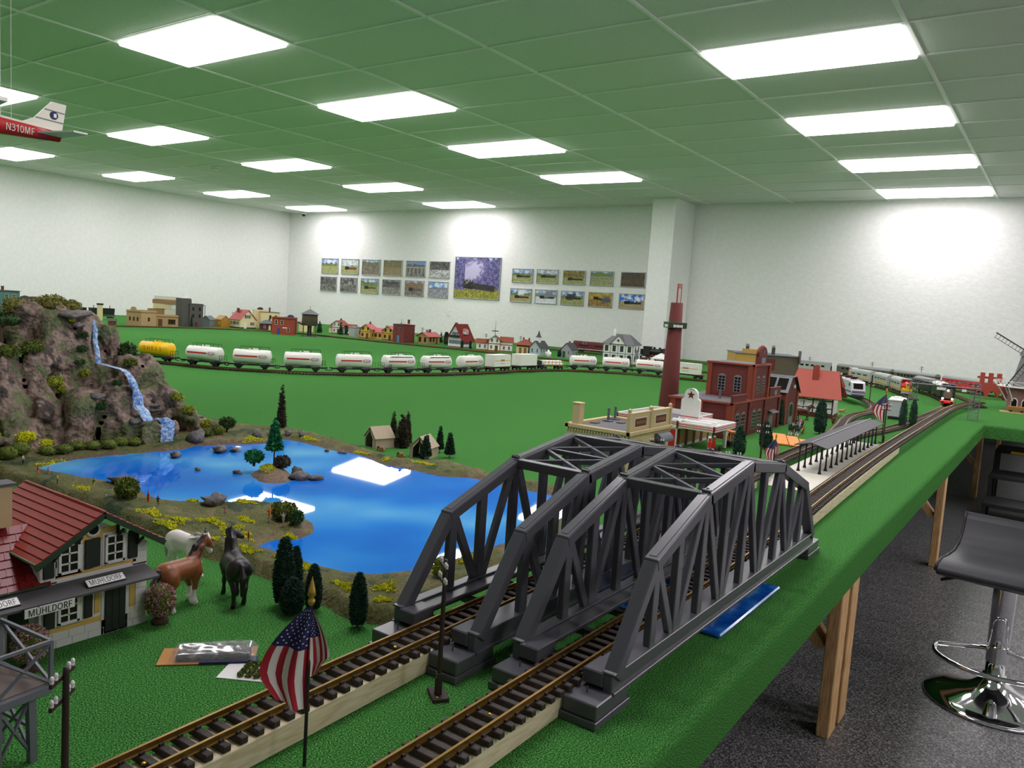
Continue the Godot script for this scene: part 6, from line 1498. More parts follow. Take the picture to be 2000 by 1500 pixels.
	s = S(); slab(s, Vector3(-0.07, 0.291, -0.28), Vector3(-0.07, 0.291, 0.035), Vector3(-0.142, 0.20, 0.035), Vector3(-0.142, 0.20, -0.28), 0.005); var ro := put(s, "glazed_slope", M.rim_grey, t)
	for k in 4:
		var z0 := -0.265 + k * 0.074; var a := Vector3(-0.078, 0.283, 0); var b := Vector3(-0.13, 0.217, 0); var n := Vector3(-0.78, 0.62, 0) * 0.0025
		s = S(); slab(s, a + n + Vector3(0, 0, z0), a + n + Vector3(0, 0, z0 + 0.06), b + n + Vector3(0, 0, z0 + 0.06), b + n + Vector3(0, 0, z0), 0.001); put(s, "skylight_pane", M.dark_glass, ro)
	panel_on(t, "wall_lamp", Vector3(0.02, 0.232, 0.021), 0.022, 0.02, M.white, Basis.IDENTITY, 0.01)
	# --- big shop block behind: mustard front, brown side, sign board
	t = thing("warehouse_block", "large flat roofed block with mustard front and plain brown side wall", "building", Vector3(-2.35, T, -7.35), 0.5)
	s = S(); bx(s, Vector3(0, 0.165, 0), Vector3(0.55, 0.33, 0.5)); put(s, "side_wall", M.brown_wall, t)
	panel_on(t, "mustard_front", Vector3(-0.275, 0.165, 0), 0.5, 0.33, M.mustard_light, Basis(Vector3.UP, -PX), 0.004)
	panel_on(t, "mustard_return", Vector3(-0.16, 0.165, 0.25), 0.23, 0.33, M.mustard_light, Basis.IDENTITY, 0.003)
	s = S(); bx(s, Vector3(0, 0.334, 0), Vector3(0.57, 0.008, 0.52)); put(s, "roof", M.slate, t)
	s = S(); bx(s, Vector3(-0.12, 0.355, 0.16), Vector3(0.16, 0.04, 0.14)); put(s, "stair_head", M.mustard_light, t)
	for x in [-0.17, 0.06]:
		s = S(); cy(s, Vector3(x, 0.335, 0.18), Vector3(x, 0.405, 0.18), 0.016, 0.016, 10); cy(s, Vector3(x, 0.41, 0.18), Vector3(x, 0.422, 0.18), 0.022, 0.004, 10); put(s, "roof_vent", M.roof_dark, t)
	panel_on(t, "red_notice", Vector3(0.03, 0.25, 0.25), 0.08, 0.10, M.dark_red); s = S(); bb(s, Vector3(0.275, 0.33, 0.26), Vector3(0.012, 0.12, 0.06), 0.001); put(s, "projecting_sign", M.roof_grey, t)
	panel_on(t, "sign_face", Vector3(0.268, 0.315, 0.26), 0.05, 0.06, M.maroon, Basis(Vector3.UP, -PX), 0.002)
	# --- half-timbered house
	t = thing("half_timbered_house", "white half-timbered house with a big orange tiled roof", "house", Vector3(-1.42, T, -5.70), 0.10)
	s = S(); bx(s, Vector3(0, 0.07, 0), Vector3(0.26, 0.14, 0.22)); put(s, "wall", M.white, t)
	s = S(); bx(s, Vector3(0, 0.012, 0), Vector3(0.266, 0.024, 0.226)); put(s, "plinth", M.dark_red, t)
	for k in 5: panel_on(t, "timber", Vector3(-0.125 + k * 0.0625, 0.08, 0.11), 0.009, 0.115, M.timber_dark)
	for y in [0.028, 0.064, 0.115, 0.136]: panel_on(t, "timber", Vector3(0, y, 0.11), 0.26, 0.007, M.timber_dark, Basis.IDENTITY, 0.0013)
	for x in [-0.066, 0.03]: window_on(t, Vector3(x, 0.09, 0.1105), 0.05, 0.048, Basis.IDENTITY, M.white, 2, 1, M.curtain, 0.005)
	for x in [-0.066, 0.03]: panel_on(t, "lintel", Vector3(x, 0.118, 0.112), 0.056, 0.009, M.timber, Basis.IDENTITY, 0.002)
	s = S()
	var rx := 0.185; var ry := 0.318; var hx := 0.135
	slab(s, Vector3(-hx, ry, 0), Vector3(hx, ry, 0), Vector3(rx, 0.135, 0.155), Vector3(-rx, 0.135, 0.155), 0.005); put(s, "roof_slope", M.tile_orange, t)
	s = S(); slab(s, Vector3(-hx, ry, 0), Vector3(hx, ry, 0), Vector3(rx, 0.135, -0.155), Vector3(-rx, 0.135, -0.155), 0.005); put(s, "roof_slope", M.tile_orange, t)
	for sx in [-1.0, 1.0]:
		s = S(); tri(s, Vector3(sx * hx, ry, 0), Vector3(sx * 0.172, 0.215, -0.088), Vector3(sx * 0.172, 0.215, 0.088)); tri(s, Vector3(sx * hx, ry, 0), Vector3(sx * 0.172, 0.215, 0.088), Vector3(sx * 0.172, 0.215, -0.088)); put(s, "hip", M.tile_orange, t)
		s = S(); ext(s, PackedVector2Array([Vector2(-0.11, 0.14), Vector2(0.11, 0.14), Vector2(0.07, 0.215), Vector2(-0.07, 0.215)]), -0.002, 0.002, Transform3D(Basis(Vector3.UP, PX), Vector3(sx * 0.13, 0, 0))); put(s, "gable", M.dark_red, t)
	s = S(); bb(s, Vector3(-0.01, 0.30, 0.045), Vector3(0.04, 0.10, 0.03), 0.001); put(s, "chimney", M.brick_chim, t)
	# --- platform
	t = thing("station_platform", "pale station platform under a long dark grey canopy on black posts", "platform", Vector3(-0.83, T, -3.8), 0.015)
	s = S(); ext(s, PackedVector2Array([Vector2(-0.80, 0.0), Vector2(0.78, 0.0), Vector2(0.68, 0.019), Vector2(-0.66, 0.019)]), -0.095, 0.095, Transform3D(Basis(Vector3(0, 0, -1), Vector3.UP, Vector3(1, 0, 0)), Vector3(0, 0, 0))); put(s, "platform_slab", M.off_white, t)
	for sx in [-1.0, 1.0]:
		s = S(); slab(s, Vector3(0, 0.142, -0.74), Vector3(0, 0.142, 0.50), Vector3(sx * 0.066, 0.126, 0.50), Vector3(sx * 0.066, 0.126, -0.74), 0.0035); put(s, "canopy_slope", M.roof_dark, t)
		s = S(); bar(s, Vector3(sx * 0.042, 0.124, -0.72), Vector3(sx * 0.042, 0.124, 0.50), 0.005, 0.007); put(s, "canopy_beam", M.soft_black, t)
	s = S(); bar(s, Vector3(0, 0.1428, -0.74), Vector3(0, 0.1428, 0.50), 0.005, 0.003); put(s, "ridge_strip", M.rim_grey, t)
	for k in 13:
		for sx in [-1.0, 1.0]:
			var p := Vector3(sx * 0.042, 0.019, 0.495 - k * 0.099)
			s = S(); lathe(s, [Vector2(0.0085, 0), Vector2(0.007, 0.004), Vector2(0.0045, 0.012), Vector2(0.0034, 0.03), Vector2(0.0028, 0.105)], 8, Transform3D(Basis.IDENTITY, p)); put(s, "post", M.soft_black, t)
			for dz in [-1.0, 1.0]:
				if k < 6: 
					s = S(); bar(s, p + Vector3(0, 0.082, 0), p + Vector3(0, 0.104, dz * 0.02), 0.002, 0.003); put(s, "post_bracket", M.soft_black, t)
	# --- trees round here
	for g in [[-1.136, -4.71, 0.20, 0.038, "tallest dark cypress behind the platform canopy"], [-1.32, -5.68, 0.18, 0.033, "dark cypress at the corner of the half-timbered house"], [-1.38, -5.62, 0.15, 0.024, "slim cypress just behind the half-timbered house corner cypress"], [-1.40, -4.84, 0.165, 0.022, "narrow cypress in the gap between factory and annex"], [-1.68, -3.945, 0.13, 0.022, "left of two clipped cypresses before the factory's end wall"], [-1.58, -3.945, 0.125, 0.022, "right of two clipped cypresses before the factory's end wall"], [-1.176, -3.48, 0.14, 0.03, "dark cypress in front of the forklift"], [-1.175, -3.85, 0.135, 0.032, "dark cypress between forklift and horse carriage"], [-0.85, -5.62, 0.185, 0.026, "left of a pair of dark cypresses beside the far track"], [-0.80, -5.68, 0.185, 0.026, "right of a pair of dark cypresses beside the far track"]]:
		tree("cypress", g[4], Vector3(g[0], T, g[1]), g[2], g[3], M.cypress, 1000, "cypress", "dark green cypress trees", 0.06, 0.13)
	leafy("platform_bush", "brownish round bush behind the platform canopy", Vector3(-1.17, T, -5.28), Vector3(0.036, 0.024, 0.034), M.bush_brown, 300, 0.01)
	# --- poles and flags
	pole(Vector3(-1.06, T, -2.34), 0.55, "telegraph pole in front of the bakery awning, mostly behind the bridge")
	pole(Vector3(-0.80, T, -2.32), 0.45, "telegraph pole just beyond the far end of the edge bridge")
	pole(Vector3(-0.95, T, -3.07), 0.3, "telegraph pole at the near end of the station platform")
	pole(Vector3(-0.80, T, -4.72), 0.3, "telegraph pole at the far end of the station platform")
	pole(Vector3(-1.25, T, -6.62), 0.3, "telegraph pole beside the curve in front of the grey electric locomotive")
	pole(Vector3(-0.66, T, -7.95), 0.2, "telegraph pole on a black foot right of the steam locomotive")
	for p in [[-2.86, -10.95, "telegraph pole behind the silver coaches by the back wall, left one"], [-2.08, -10.95, "telegraph pole behind the silver coaches by the back wall, middle one"], [-1.51, -10.95, "telegraph pole behind the silver coaches by the back wall, right one"], [-4.48, -10.4, "lone telegraph pole right of the wall pillar"], [-5.42, -10.6, "telegraph pole left of the wall pillar above the black locomotive"]]:
		pole(Vector3(p[0], T, p[1]), 0.2, p[2], false, false)
	flag(Vector3(-0.935, T, -3.2), 0.35, 0.165, "small american flag on a pole beside the platform's near end")
	flag(Vector3(-0.86, T, -5.02), 0.2, 0.27, "american flag in front of the grey container past the platform")
	# --- carriage with two horses, brown horse, dog, orange boards
	for dx in [-0.018, 0.018]:
		horse("carriage_horse", "grey carriage horse with white feathered feet, %s of the pair" % ["left" if dx < 0 else "right"], Vector3(-1.225 + dx, T, -4.52), -PX + 0.12, 0.038, C(74, 76, 78), C(196, 190, 180), C(220, 214, 204), "up", 0.9)
	t = thing("horse_carriage", "black open carriage drawn by two grey horses", "carriage", Vector3(-1.235, T, -4.64), 0.12)
	s = S(); bb(s, Vector3(0, 0.036, 0), Vector3(0.044, 0.022, 0.06), 0.004); bb(s, Vector3(0, 0.06, -0.018), Vector3(0.044, 0.03, 0.02), 0.004); put(s, "body", M.black, t)
	for p in [Vector3(-0.026, 0.022, -0.02), Vector3(0.026, 0.022, -0.02), Vector3(-0.026, 0.018, 0.026), Vector3(0.026, 0.018, 0.026)]:
		s = S(); var rr: float = p.y; var wp := []
		for k in 16: wp.append(p + Vector3(0, cos(TAU * k / 16.0) * rr, sin(TAU * k / 16.0) * rr))
		tube(s, wp, 0.0018, 5, true)
		for k in 4: bar(s, p + Vector3(0, cos(PI * k / 4.0) * rr, sin(PI * k / 4.0) * rr), p - Vector3(0, cos(PI * k / 4.0) * rr, sin(PI * k / 4.0) * rr), 0.0016, 0.0016)
		put(s, "wheel", M.gold, t)
	person(Vector3(-1.225, T + 0.048, -4.63), 0.06, "pink", "white", "sit", "figure in a pink dress seated in the black carriage", 0.1, "larger figures by the filling station")
	horse("horse", "dark brown horse figure with a saddle standing before the half-timbered house", Vector3(-1.395, T, -5.32), 0.35, 0.05, C(84, 44, 34), C(36, 26, 24), C(60, 36, 30), "up", 0.2)
	var dg = horse("dog", "brown and white dog figure standing on the green by the curve", Vector3(-1.30, T, -5.96), 0.1, 0.024, C(196, 128, 74), C(214, 196, 176), C(232, 226, 216), "up", 0.2); dg.set_meta("category", "dog")
	t = thing("orange_ramp", "cracked orange boards lying flat on the grass near the carriage", "boards", Vector3(-1.14, T, -4.16), 0.35)
	for g in [[-0.05, -0.06, 0.07, 0.30], [0.015, -0.02, 0.055, 0.26], [0.066, 0.03, 0.04, 0.20]]:
		s = S(); slab(s, Vector3(g[0] - g[2] / 2, 0.022, g[1] - g[3] / 2), Vector3(g[0] + g[2] / 2, 0.02, g[1] - g[3] / 2), Vector3(g[0] + g[2] / 2, 0.008, g[1] + g[3] / 2), Vector3(g[0] - g[2] / 2, 0.010, g[1] + g[3] / 2), 0.006); put(s, "board", M.orange, t)
	# --- signal gantry: two lattice legs and a walkway
	t = thing("signal_gantry", "grey lattice signal gantry spanning the far tracks", "gantry", Vector3(-0.76, T, -6.73), 0.12)
	var lattice := func(a: Vector3, b: Vector3, w: float, n: int, called: String):
		var d := (b - a).normalized(); var f := frame_of(d); var r := S()
		for i in 4:
			var o: Vector3 = f[0] * w * (1 if i % 2 else -1) * 0.5 + f[1] * w * (1 if i / 2 else -1) * 0.5
			bar(r, a + o, b + o, 0.004, 0.004, f[0])
		for k in n:
			var p0 := a.lerp(b, float(k) / n); var p1 := a.lerp(b, float(k + 1) / n)
			for i in 2:
				var e: Vector3 = f[1 - i] * w * 0.5; var u: Vector3 = f[i] * w * 0.5
				for sgn in [-1.0, 1.0]:
					bar(r, p0 + u * sgn - e, p1 + u * sgn + e, 0.0022, 0.0022, f[0]); bar(r, p0 + u * sgn - e, p0 + u * sgn + e, 0.0022, 0.0022, f[0])
		put(r, called, M.gantry_grey, t)
	lattice.call(Vector3(-0.205, 0, 0), Vector3(-0.205, 0.245, 0), 0.055, 8, "lattice_leg"); lattice.call(Vector3(0.205, 0, 0), Vector3(0.205, 0.235, 0), 0.065, 8, "lattice_leg")
	s = S(); bx(s, Vector3(0, 0.236, 0), Vector3(0.47, 0.005, 0.05)); put(s, "walkway", M.gantry_grey, t)
	for sz in [-1, 1]:
		s = S(); bar(s, Vector3(-0.235, 0.272, sz * 0.026), Vector3(0.235, 0.272, sz * 0.026), 0.003, 0.003, Vector3.UP)
		for k in 12: bar(s, Vector3(-0.235 + k * 0.0427, 0.238, sz * 0.026), Vector3(-0.235 + k * 0.0427, 0.272, sz * 0.026), 0.0022, 0.0022); bar(s, Vector3(-0.235 + k * 0.0427, 0.238, sz * 0.026), Vector3(-0.235 + minf(k + 1, 11) * 0.0427, 0.272, sz * 0.026), 0.0016, 0.0016)
		put(s, "railing", M.gantry_grey, t)
	for x in [-0.02, 0.13]: panel_on(t, "signal_board", Vector3(x, 0.215, 0.03), 0.06 if x < 0 else 0.03, 0.02, M.white, Basis.IDENTITY, 0.003)
	t = thing("grey_container", "pale grey box wagon body standing on the grass behind the flag", "container", Vector3(-0.985, T, -6.2), 0.1)
	s = S(); bb(s, Vector3(0, 0.075, 0), Vector3(0.10, 0.11, 0.24), 0.003); put(s, "body", M.silver_paint, t)
	s = S(); bb(s, Vector3(0, 0.137, 0), Vector3(0.106, 0.016, 0.25), 0.006); bb(s, Vector3(0, 0.15, -0.02), Vector3(0.05, 0.012, 0.06), 0.002); put(s, "roof", M.white, t)
	s = S(); bx(s, Vector3(0, 0.012, 0), Vector3(0.09, 0.024, 0.23)); put(s, "underframe", M.black, t)
	# --- windmill
	t = thing("windmill", "dutch windmill with grey thatched tower, white gallery and dark sails", "windmill", Vector3(-0.30, T, -8.35), 0.35)
	s = S(); lathe(s, [Vector2(0.150, 0.0), Vector2(0.142, 0.20), Vector2(0.0, 0.20)], 8, Transform3D.IDENTITY, false); put(s, "base_wall", M.pink_brick, t)
	for k in 4:
		var B := Basis(Vector3.UP, -0.9 + k * 0.6)
		arch_on(t, "arched_window", B * Vector3(0, 0.02, 0.142), 0.06, 0.09, 0.03, M.white, B, 0.006); arch_on(t, "window_glass", B * Vector3(0, 0.024, 0.148), 0.048, 0.076, 0.024, M.dark_glass, B, 0.002)
	s = S(); lathe(s, [Vector2(0.134, 0.20), Vector2(0.125, 0.245), Vector2(0.075, 0.48), Vector2(0.0, 0.48)], 8, Transform3D.IDENTITY, false); put(s, "tower", M.thatch, t)
	s = S(); lathe(s, [Vector2(0.09, 0.48), Vector2(0.085, 0.51), Vector2(0.055, 0.56), Vector2(0.0, 0.58)], 12); put(s, "cap", M.thatch, t)
	s = S(); lathe(s, [Vector2(0.13, 0.200), Vector2(0.235, 0.200), Vector2(0.235, 0.207), Vector2(0.13, 0.207)], 16, Transform3D.IDENTITY, false); put(s, "gallery", M.white, t)
	s = S()
	for k in 16:
		var a := TAU * k / 16.0; var b := TAU * (k + 1) / 16.0; var p := Vector3(cos(a), 0, sin(a)); var w := Vector3(cos(b), 0, sin(b))
		bar(s, p * 0.23 + Vector3(0, 0.205, 0), p * 0.255 + Vector3(0, 0.252, 0), 0.004, 0.004); bar(s, p * 0.255 + Vector3(0, 0.252, 0), w * 0.255 + Vector3(0, 0.252, 0), 0.004, 0.004, Vector3.UP); bar(s, p * 0.24 + Vector3(0, 0.215, 0), w * 0.252 + Vector3(0, 0.246, 0), 0.003, 0.003, Vector3.UP)
	put(s, "gallery_railing", M.white, t)
	for k in 8:
		var p := Vector3(cos(TAU * k / 8.0 + 0.2), 0, sin(TAU * k / 8.0 + 0.2)); s = S(); bar(s, p * 0.142 + Vector3(0, 0.07, 0), p * 0.22 + Vector3(0, 0.20, 0), 0.009, 0.006); put(s, "gallery_strut", M.white, t)
	var hub := Vector3(-0.03, 0.50, 0.105)
	for k in 4:
		var d := Vector3(cos(2.62 + k * PX), sin(2.62 + k * PX), 0); var n := Vector3(-d.y, d.x, 0)
		s = S(); bar(s, hub, hub + d * 0.34, 0.010, 0.006, n); bar(s, hub + d * 0.06 + n * 0.04, hub + d * 0.33 + n * 0.04, 0.004, 0.003, n)
		for j in 9: bar(s, hub + d * (0.07 + j * 0.032), hub + d * (0.07 + j * 0.032) + n * 0.042, 0.003, 0.003)
		put(s, "sail", M.sail, t)
	s = S(); cy(s, hub - Vector3(0, 0, 0.06), hub + Vector3(0, 0, 0.01), 0.012, 0.012, 10); put(s, "windshaft", M.soft_black, t)
	for sx in [-1.0, 1.0]:
		s = S(); bar(s, Vector3(sx * 0.03 - 0.16, 0.55, -0.05), Vector3(-0.20, 0.24, 0.02), 0.006, 0.006); put(s, "tail_pole", M.white, t)
	t = thing("red_viaduct", "red arched brick facade with tall towers standing beside the windmill", "facade", Vector3(-0.66, T, -9.45), 0.25)
	s = S()
	for k in 3: bb(s, Vector3(-0.075 + k * 0.075, 0.20, 0), Vector3(0.038, 0.13, 0.05), 0.003)
	bb(s, Vector3(0, 0.215, 0), Vector3(0.24, 0.022, 0.03), 0.002); put(s, "towers", M.dusty_red, t)
	var vp := PackedVector2Array([Vector2(-0.14, 0.16), Vector2(-0.14, 0.09)])
	for c in [-0.085, 0.025, 0.12]:
		for k in 7: vp.append(Vector2(c - cos(PI * k / 6.0) * 0.04, 0.02 + sin(PI * k / 6.0) * 0.06))
	vp.append(Vector2(0.17, 0.02)); vp.append(Vector2(0.15, 0.16))
	s = S(); ext(s, vp, -0.03, 0.03); put(s, "arcade", M.dusty_red, t)
	s = S(); bx(s, Vector3(0.14, 0.08, 0.04), Vector3(0.05, 0.16, 0.05)); put(s, "end_pier", M.maroon, t)
	t = thing("wooden_wagons", "two open wooden wagons on a plank track below the windmill", "wagons", Vector3(-0.30, T, -7.92), 0.08)
	s = S(); bx(s, Vector3(0.05, 0.005, 0), Vector3(0.42, 0.01, 0.1)); put(s, "plank_track", M.lumber, t)
	for x in [-0.04, 0.12]:
		s = S(); bb(s, Vector3(x, 0.04, 0), Vector3(0.13, 0.03, 0.07), 0.002); put(s, "wagon_body", M.timber, t)
		for k in [-0.04, 0.04]:
			s = S(); cy(s, Vector3(x + k, 0.018, -0.034), Vector3(x + k, 0.018, 0.034), 0.012, 0.012, 10); put(s, "wheelset", M.soft_black, t)

# ------------------------------------------------------------------ rolling stock (local x along the track, z to the side)
func shell(s: SurfaceTool, r: float, y: float, x0: float, x1: float, a0: float, a1: float, n := 6):
	s.set_smooth_group(0)
	for k in n:
		var b := lerpf(a0, a1, float(k) / n); var c := lerpf(a0, a1, float(k + 1) / n)
		var p := Vector3(0, y + sin(b) * r, cos(b) * r); var w := Vector3(0, y + sin(c) * r, cos(c) * r)
		q(s, p + Vector3(x0, 0, 0), p + Vector3(x1, 0, 0), w + Vector3(x1, 0, 0), w + Vector3(x0, 0, 0), Vector3(0, sin(b), cos(b)))
	s.set_smooth_group(-1)
func axle(t, x: float, r: float, m: Material = null, called := "wheelset"):
	var s := S()
	for z in [-0.0225, 0.0225]:
		cy(s, Vector3(x, r, z - 0.0025), Vector3(x, r, z + 0.0025), r, r, 12)
	cy(s, Vector3(x, r, -0.025), Vector3(x, r, 0.025), 0.003, 0.003, 6); put(s, called, m if m else M.soft_black, t)
func bogie(t, x: float, wb := 0.03):
	var s := S(); 
	for z in [-0.027, 0.027]: bb(s, Vector3(x, 0.02, z), Vector3(wb * 2.5, 0.014, 0.006), 0.001)
	bx(s, Vector3(x, 0.024, 0), Vector3(0.02, 0.01, 0.06))
	for d in [-wb, wb]:
		for z in [-0.0225, 0.0225]: cy(s, Vector3(x + d, 0.0145, z - 0.0025), Vector3(x + d, 0.0145, z + 0.0025), 0.0145, 0.0145, 10)
	put(s, "bogie", M.soft_black, t)
func rounded_end(r: float, l: float) -> Array:
	return [Vector2(0, -l / 2 - r * 0.16), Vector2(r * 0.55, -l / 2 - r * 0.12), Vector2(r * 0.9, -l / 2 - r * 0.02), Vector2(r, -l / 2 + r * 0.08), Vector2(r, l / 2 - r * 0.08), Vector2(r * 0.9, l / 2 + r * 0.02), Vector2(r * 0.55, l / 2 + r * 0.12), Vector2(0, l / 2 + r * 0.16)]
var wag_curve: Curve3D
func on_track(x: float, z: float) -> Array:
	var o := wag_curve.get_closest_offset(Vector3(x, T + 0.02, z)); var a := along(wag_curve, o)
	return [a[0], atan2(-a[1].z, a[1].x)]
func tank_wagon(at: Vector3, turn: float, label: String, kind: String):
	var t = thing("tank_wagon", label, "tank wagon", at, turn, "tank wagons of the long goods train")
	var shell_car := kind == "shell"
	var s := S(); bb(s, Vector3(0, 0.034, 0), Vector3(0.315, 0.010, 0.05), 0.001)
	for z in [-0.03, 0.03]: bb(s, Vector3(0, 0.034, z), Vector3(0.31, 0.012, 0.006), 0.001)
	for x in [-0.163, 0.163]: bb(s, Vector3(x, 0.034, 0), Vector3(0.008, 0.014, 0.08), 0.001)
	put(s, "underframe", M.black, t)
	for sx in [-1.0, 1.0]:
		for z in [-0.026, 0.026]:
			s = S(); cy(s, Vector3(sx * 0.165, 0.034, z), Vector3(sx * 0.182, 0.034, z), 0.003, 0.003, 7); cy(s, Vector3(sx * 0.181, 0.034, z), Vector3(sx * 0.184, 0.034, z), 0.007, 0.007, 10); put(s, "buffer", M.black, t)
		s = S(); bar(s, Vector3(sx * 0.165, 0.022, 0), Vector3(sx * 0.195, 0.016, 0), 0.008, 0.005, Vector3.BACK); put(s, "coupling", M.soft_black, t)
		axle(t, sx * 0.095, 0.0175)
		for z in [-0.031, 0.031]:
			s = S(); bb(s, Vector3(sx * 0.095, 0.024, z), Vector3(0.055, 0.014, 0.005), 0.001); put(s, "axlebox", M.black, t)
	var R := 0.052; var yc := 0.093
	s = S(); lathe(s, rounded_end(R, 0.262), 28, Transform3D(Basis(Vector3.BACK, PI / 2), Vector3(0, yc, 0))); put(s, "tank", M.shell_yellow if shell_car else M.tank_white, t)
	for x in [-0.02, 0.012, 0.03]:
		s = S(); cy(s, Vector3(x, yc + R - 0.004, 0), Vector3(x, yc + R + 0.010, 0), 0.011 if x > 0.0 else 0.008, 0.009 if x > 0.0 else 0.007, 12); put(s, "manhole", M.shell_yellow if shell_car else M.tank_white, t)
	for z in [-0.022, 0.022]:
		s = S(); var y2 := yc + R + 0.022; bar(s, Vector3(-0.085, y2, z), Vector3(0.125, y2, z), 0.0016, 0.0016, Vector3.UP)
		for k in 4: bar(s, Vector3(-0.085 + k * 0.07, yc + 0.046, z), Vector3(-0.085 + k * 0.07, y2, z), 0.0016, 0.0016)
		put(s, "walkway_rail", M.soft_black, t)
	for sd in [-1.0, 1.0]:
		var B := Basis(Vector3.UP, 0.0 if sd > 0 else PI)
		if shell_car:
			for k in 5: text("lettering", "SHELL"[k], 0.030, M.signal_red, t, B * Vector3(-0.072 + k * 0.036, yc + 0.004, R + 0.0006) , B)
		else:
			s = S()
			var r2 := R + 0.0007
			s.set_smooth_group(0)
			for k in 3:
				var b := lerpf(-0.02, 0.20, k / 3.0); var c := lerpf(-0.02, 0.20, (k + 1) / 3.0); var p := B * Vector3(-0.118, yc + sin(b) * r2, cos(b) * r2); var w := B * Vector3(-0.118, yc + sin(c) * r2, cos(c) * r2); var l := B * Vector3(0.165, 0, 0)
				q(s, p, p + l, w + l, w, B * Vector3(0, 0, 1))
			put(s, "red_stripe", M.signal_red, t)
			s = S()
			for k in 20:
				var P := []
				for e in [[k, 1.0], [k + 1, 1.0], [k + 1, 0.86], [k, 0.86]]:
					var a: float = TAU * e[0] / 20.0; var v: float = sin(a) * 0.27 * e[1] + 0.09
					P.append(B * Vector3(0.085 + cos(a) * 0.030 * e[1], yc + sin(v) * r2, cos(v) * r2))
				q(s, P[0], P[1], P[2], P[3], B * Vector3(0, 0, 1))
			put(s, "oval_ring", M.blue, t)
			text("lettering", "Esso", 0.019, M.signal_red, t, B * Vector3(0.085, yc + 0.005, R + 0.0005), B, 0.042)
			panel_on(t, "data_plate", B * Vector3(-0.05, 0.042, 0.032), 0.05, 0.011, M.steel, B); panel_on(t, "data_plate", B * Vector3(0.08, 0.042, 0.032), 0.045, 0.008, M.rim_grey, B)
	if kind == "ladder":
		s = S(); bar(s, Vector3(-0.085, yc + 0.040, 0.036), Vector3(0.11, yc + 0.040, 0.036), 0.006, 0.005, Vector3.UP)
		for z in [-0.008, 0.008]: bar(s, Vector3(-0.105 + z, 0.04, 0.052), Vector3(-0.085 + z, yc + 0.042, 0.038), 0.003, 0.003)
		for k in 7: bar(s, Vector3(-0.113 + k * 0.003, 0.045 + k * 0.013, 0.051 - k * 0.0018), Vector3(-0.097 + k * 0.003, 0.045 + k * 0.013, 0.051 - k * 0.0018), 0.002, 0.002, Vector3.UP)
		put(s, "ladder", M.black, t)
	var px := -0.155 if kind == "ladder" else 0.155
	s = S()
	for z in [-0.03, 0.03]:
		for x in [-0.012, 0.010]: bar(s, Vector3(px + x, 0.038, z), Vector3(px + x, 0.085, z), 0.002, 0.002)
		for y in [0.062, 0.085]: bar(s, Vector3(px - 0.012, y, z), Vector3(px + 0.010, y, z), 0.002, 0.002, Vector3.UP)
	bar(s, Vector3(px, 0.085, -0.03), Vector3(px, 0.085, 0.03), 0.002, 0.002, Vector3.UP); put(s, "brake_platform", M.black, t)
func container_wagon(at: Vector3, turn: float, label: String, printed: bool):
	var t = thing("container_wagon", label, "container wagon", at, turn, "white container wagons of the long goods train")
	var s := S(); bb(s, Vector3(0, 0.036, 0), Vector3(0.35, 0.010, 0.06), 0.001)
	for k in 8: bx(s, Vector3(-0.15 + k * 0.043, 0.031, 0), Vector3(0.006, 0.008, 0.07))
	put(s, "flat_frame", M.maroon if printed else M.black, t)
	bogie(t, -0.12); bogie(t, 0.12)
	s = S(); bb(s, Vector3(0, 0.096, 0), Vector3(0.27, 0.106, 0.105), 0.002); var c := put(s, "container", M.tank_white, t)
	s = S(); bb(s, Vector3(0, 0.149, 0), Vector3(0.272, 0.004, 0.108), 0.001); put(s, "container_roof", M.white, c)
	for k in 3:
		s = S(); bar(s, Vector3(-0.136, 0.05, -0.035 + k * 0.035), Vector3(-0.136, 0.145, -0.035 + k * 0.035), 0.002, 0.003); put(s, "door_bar", M.white, c)
	for k in 6:
		s = S(); bx(s, Vector3(-0.1355, 0.06 + k * 0.015, 0), Vector3(0.0016, 0.0016, 0.096)); put(s, "door_rib", M.white, c)
	if printed:
		for sd in [-1.0, 1.0]:
			var B := Basis(Vector3.UP, 0.0 if sd > 0 else PI)
			panel_on(c, "orange_stripe", B * Vector3(0, 0.098, 0.0525), 0.25, 0.005, M.orange, B, 0.0006)
			for k in 5: panel_on(c, "printed_mark", B * Vector3(-0.024 + k * 0.012, 0.101, 0.0528), 0.009, 0.016, M.timber, B, 0.0006)
			panel_on(c, "printed_line", B * Vector3(0, 0.072, 0.0528), 0.07, 0.004, M.rim_grey, B, 0.0005)
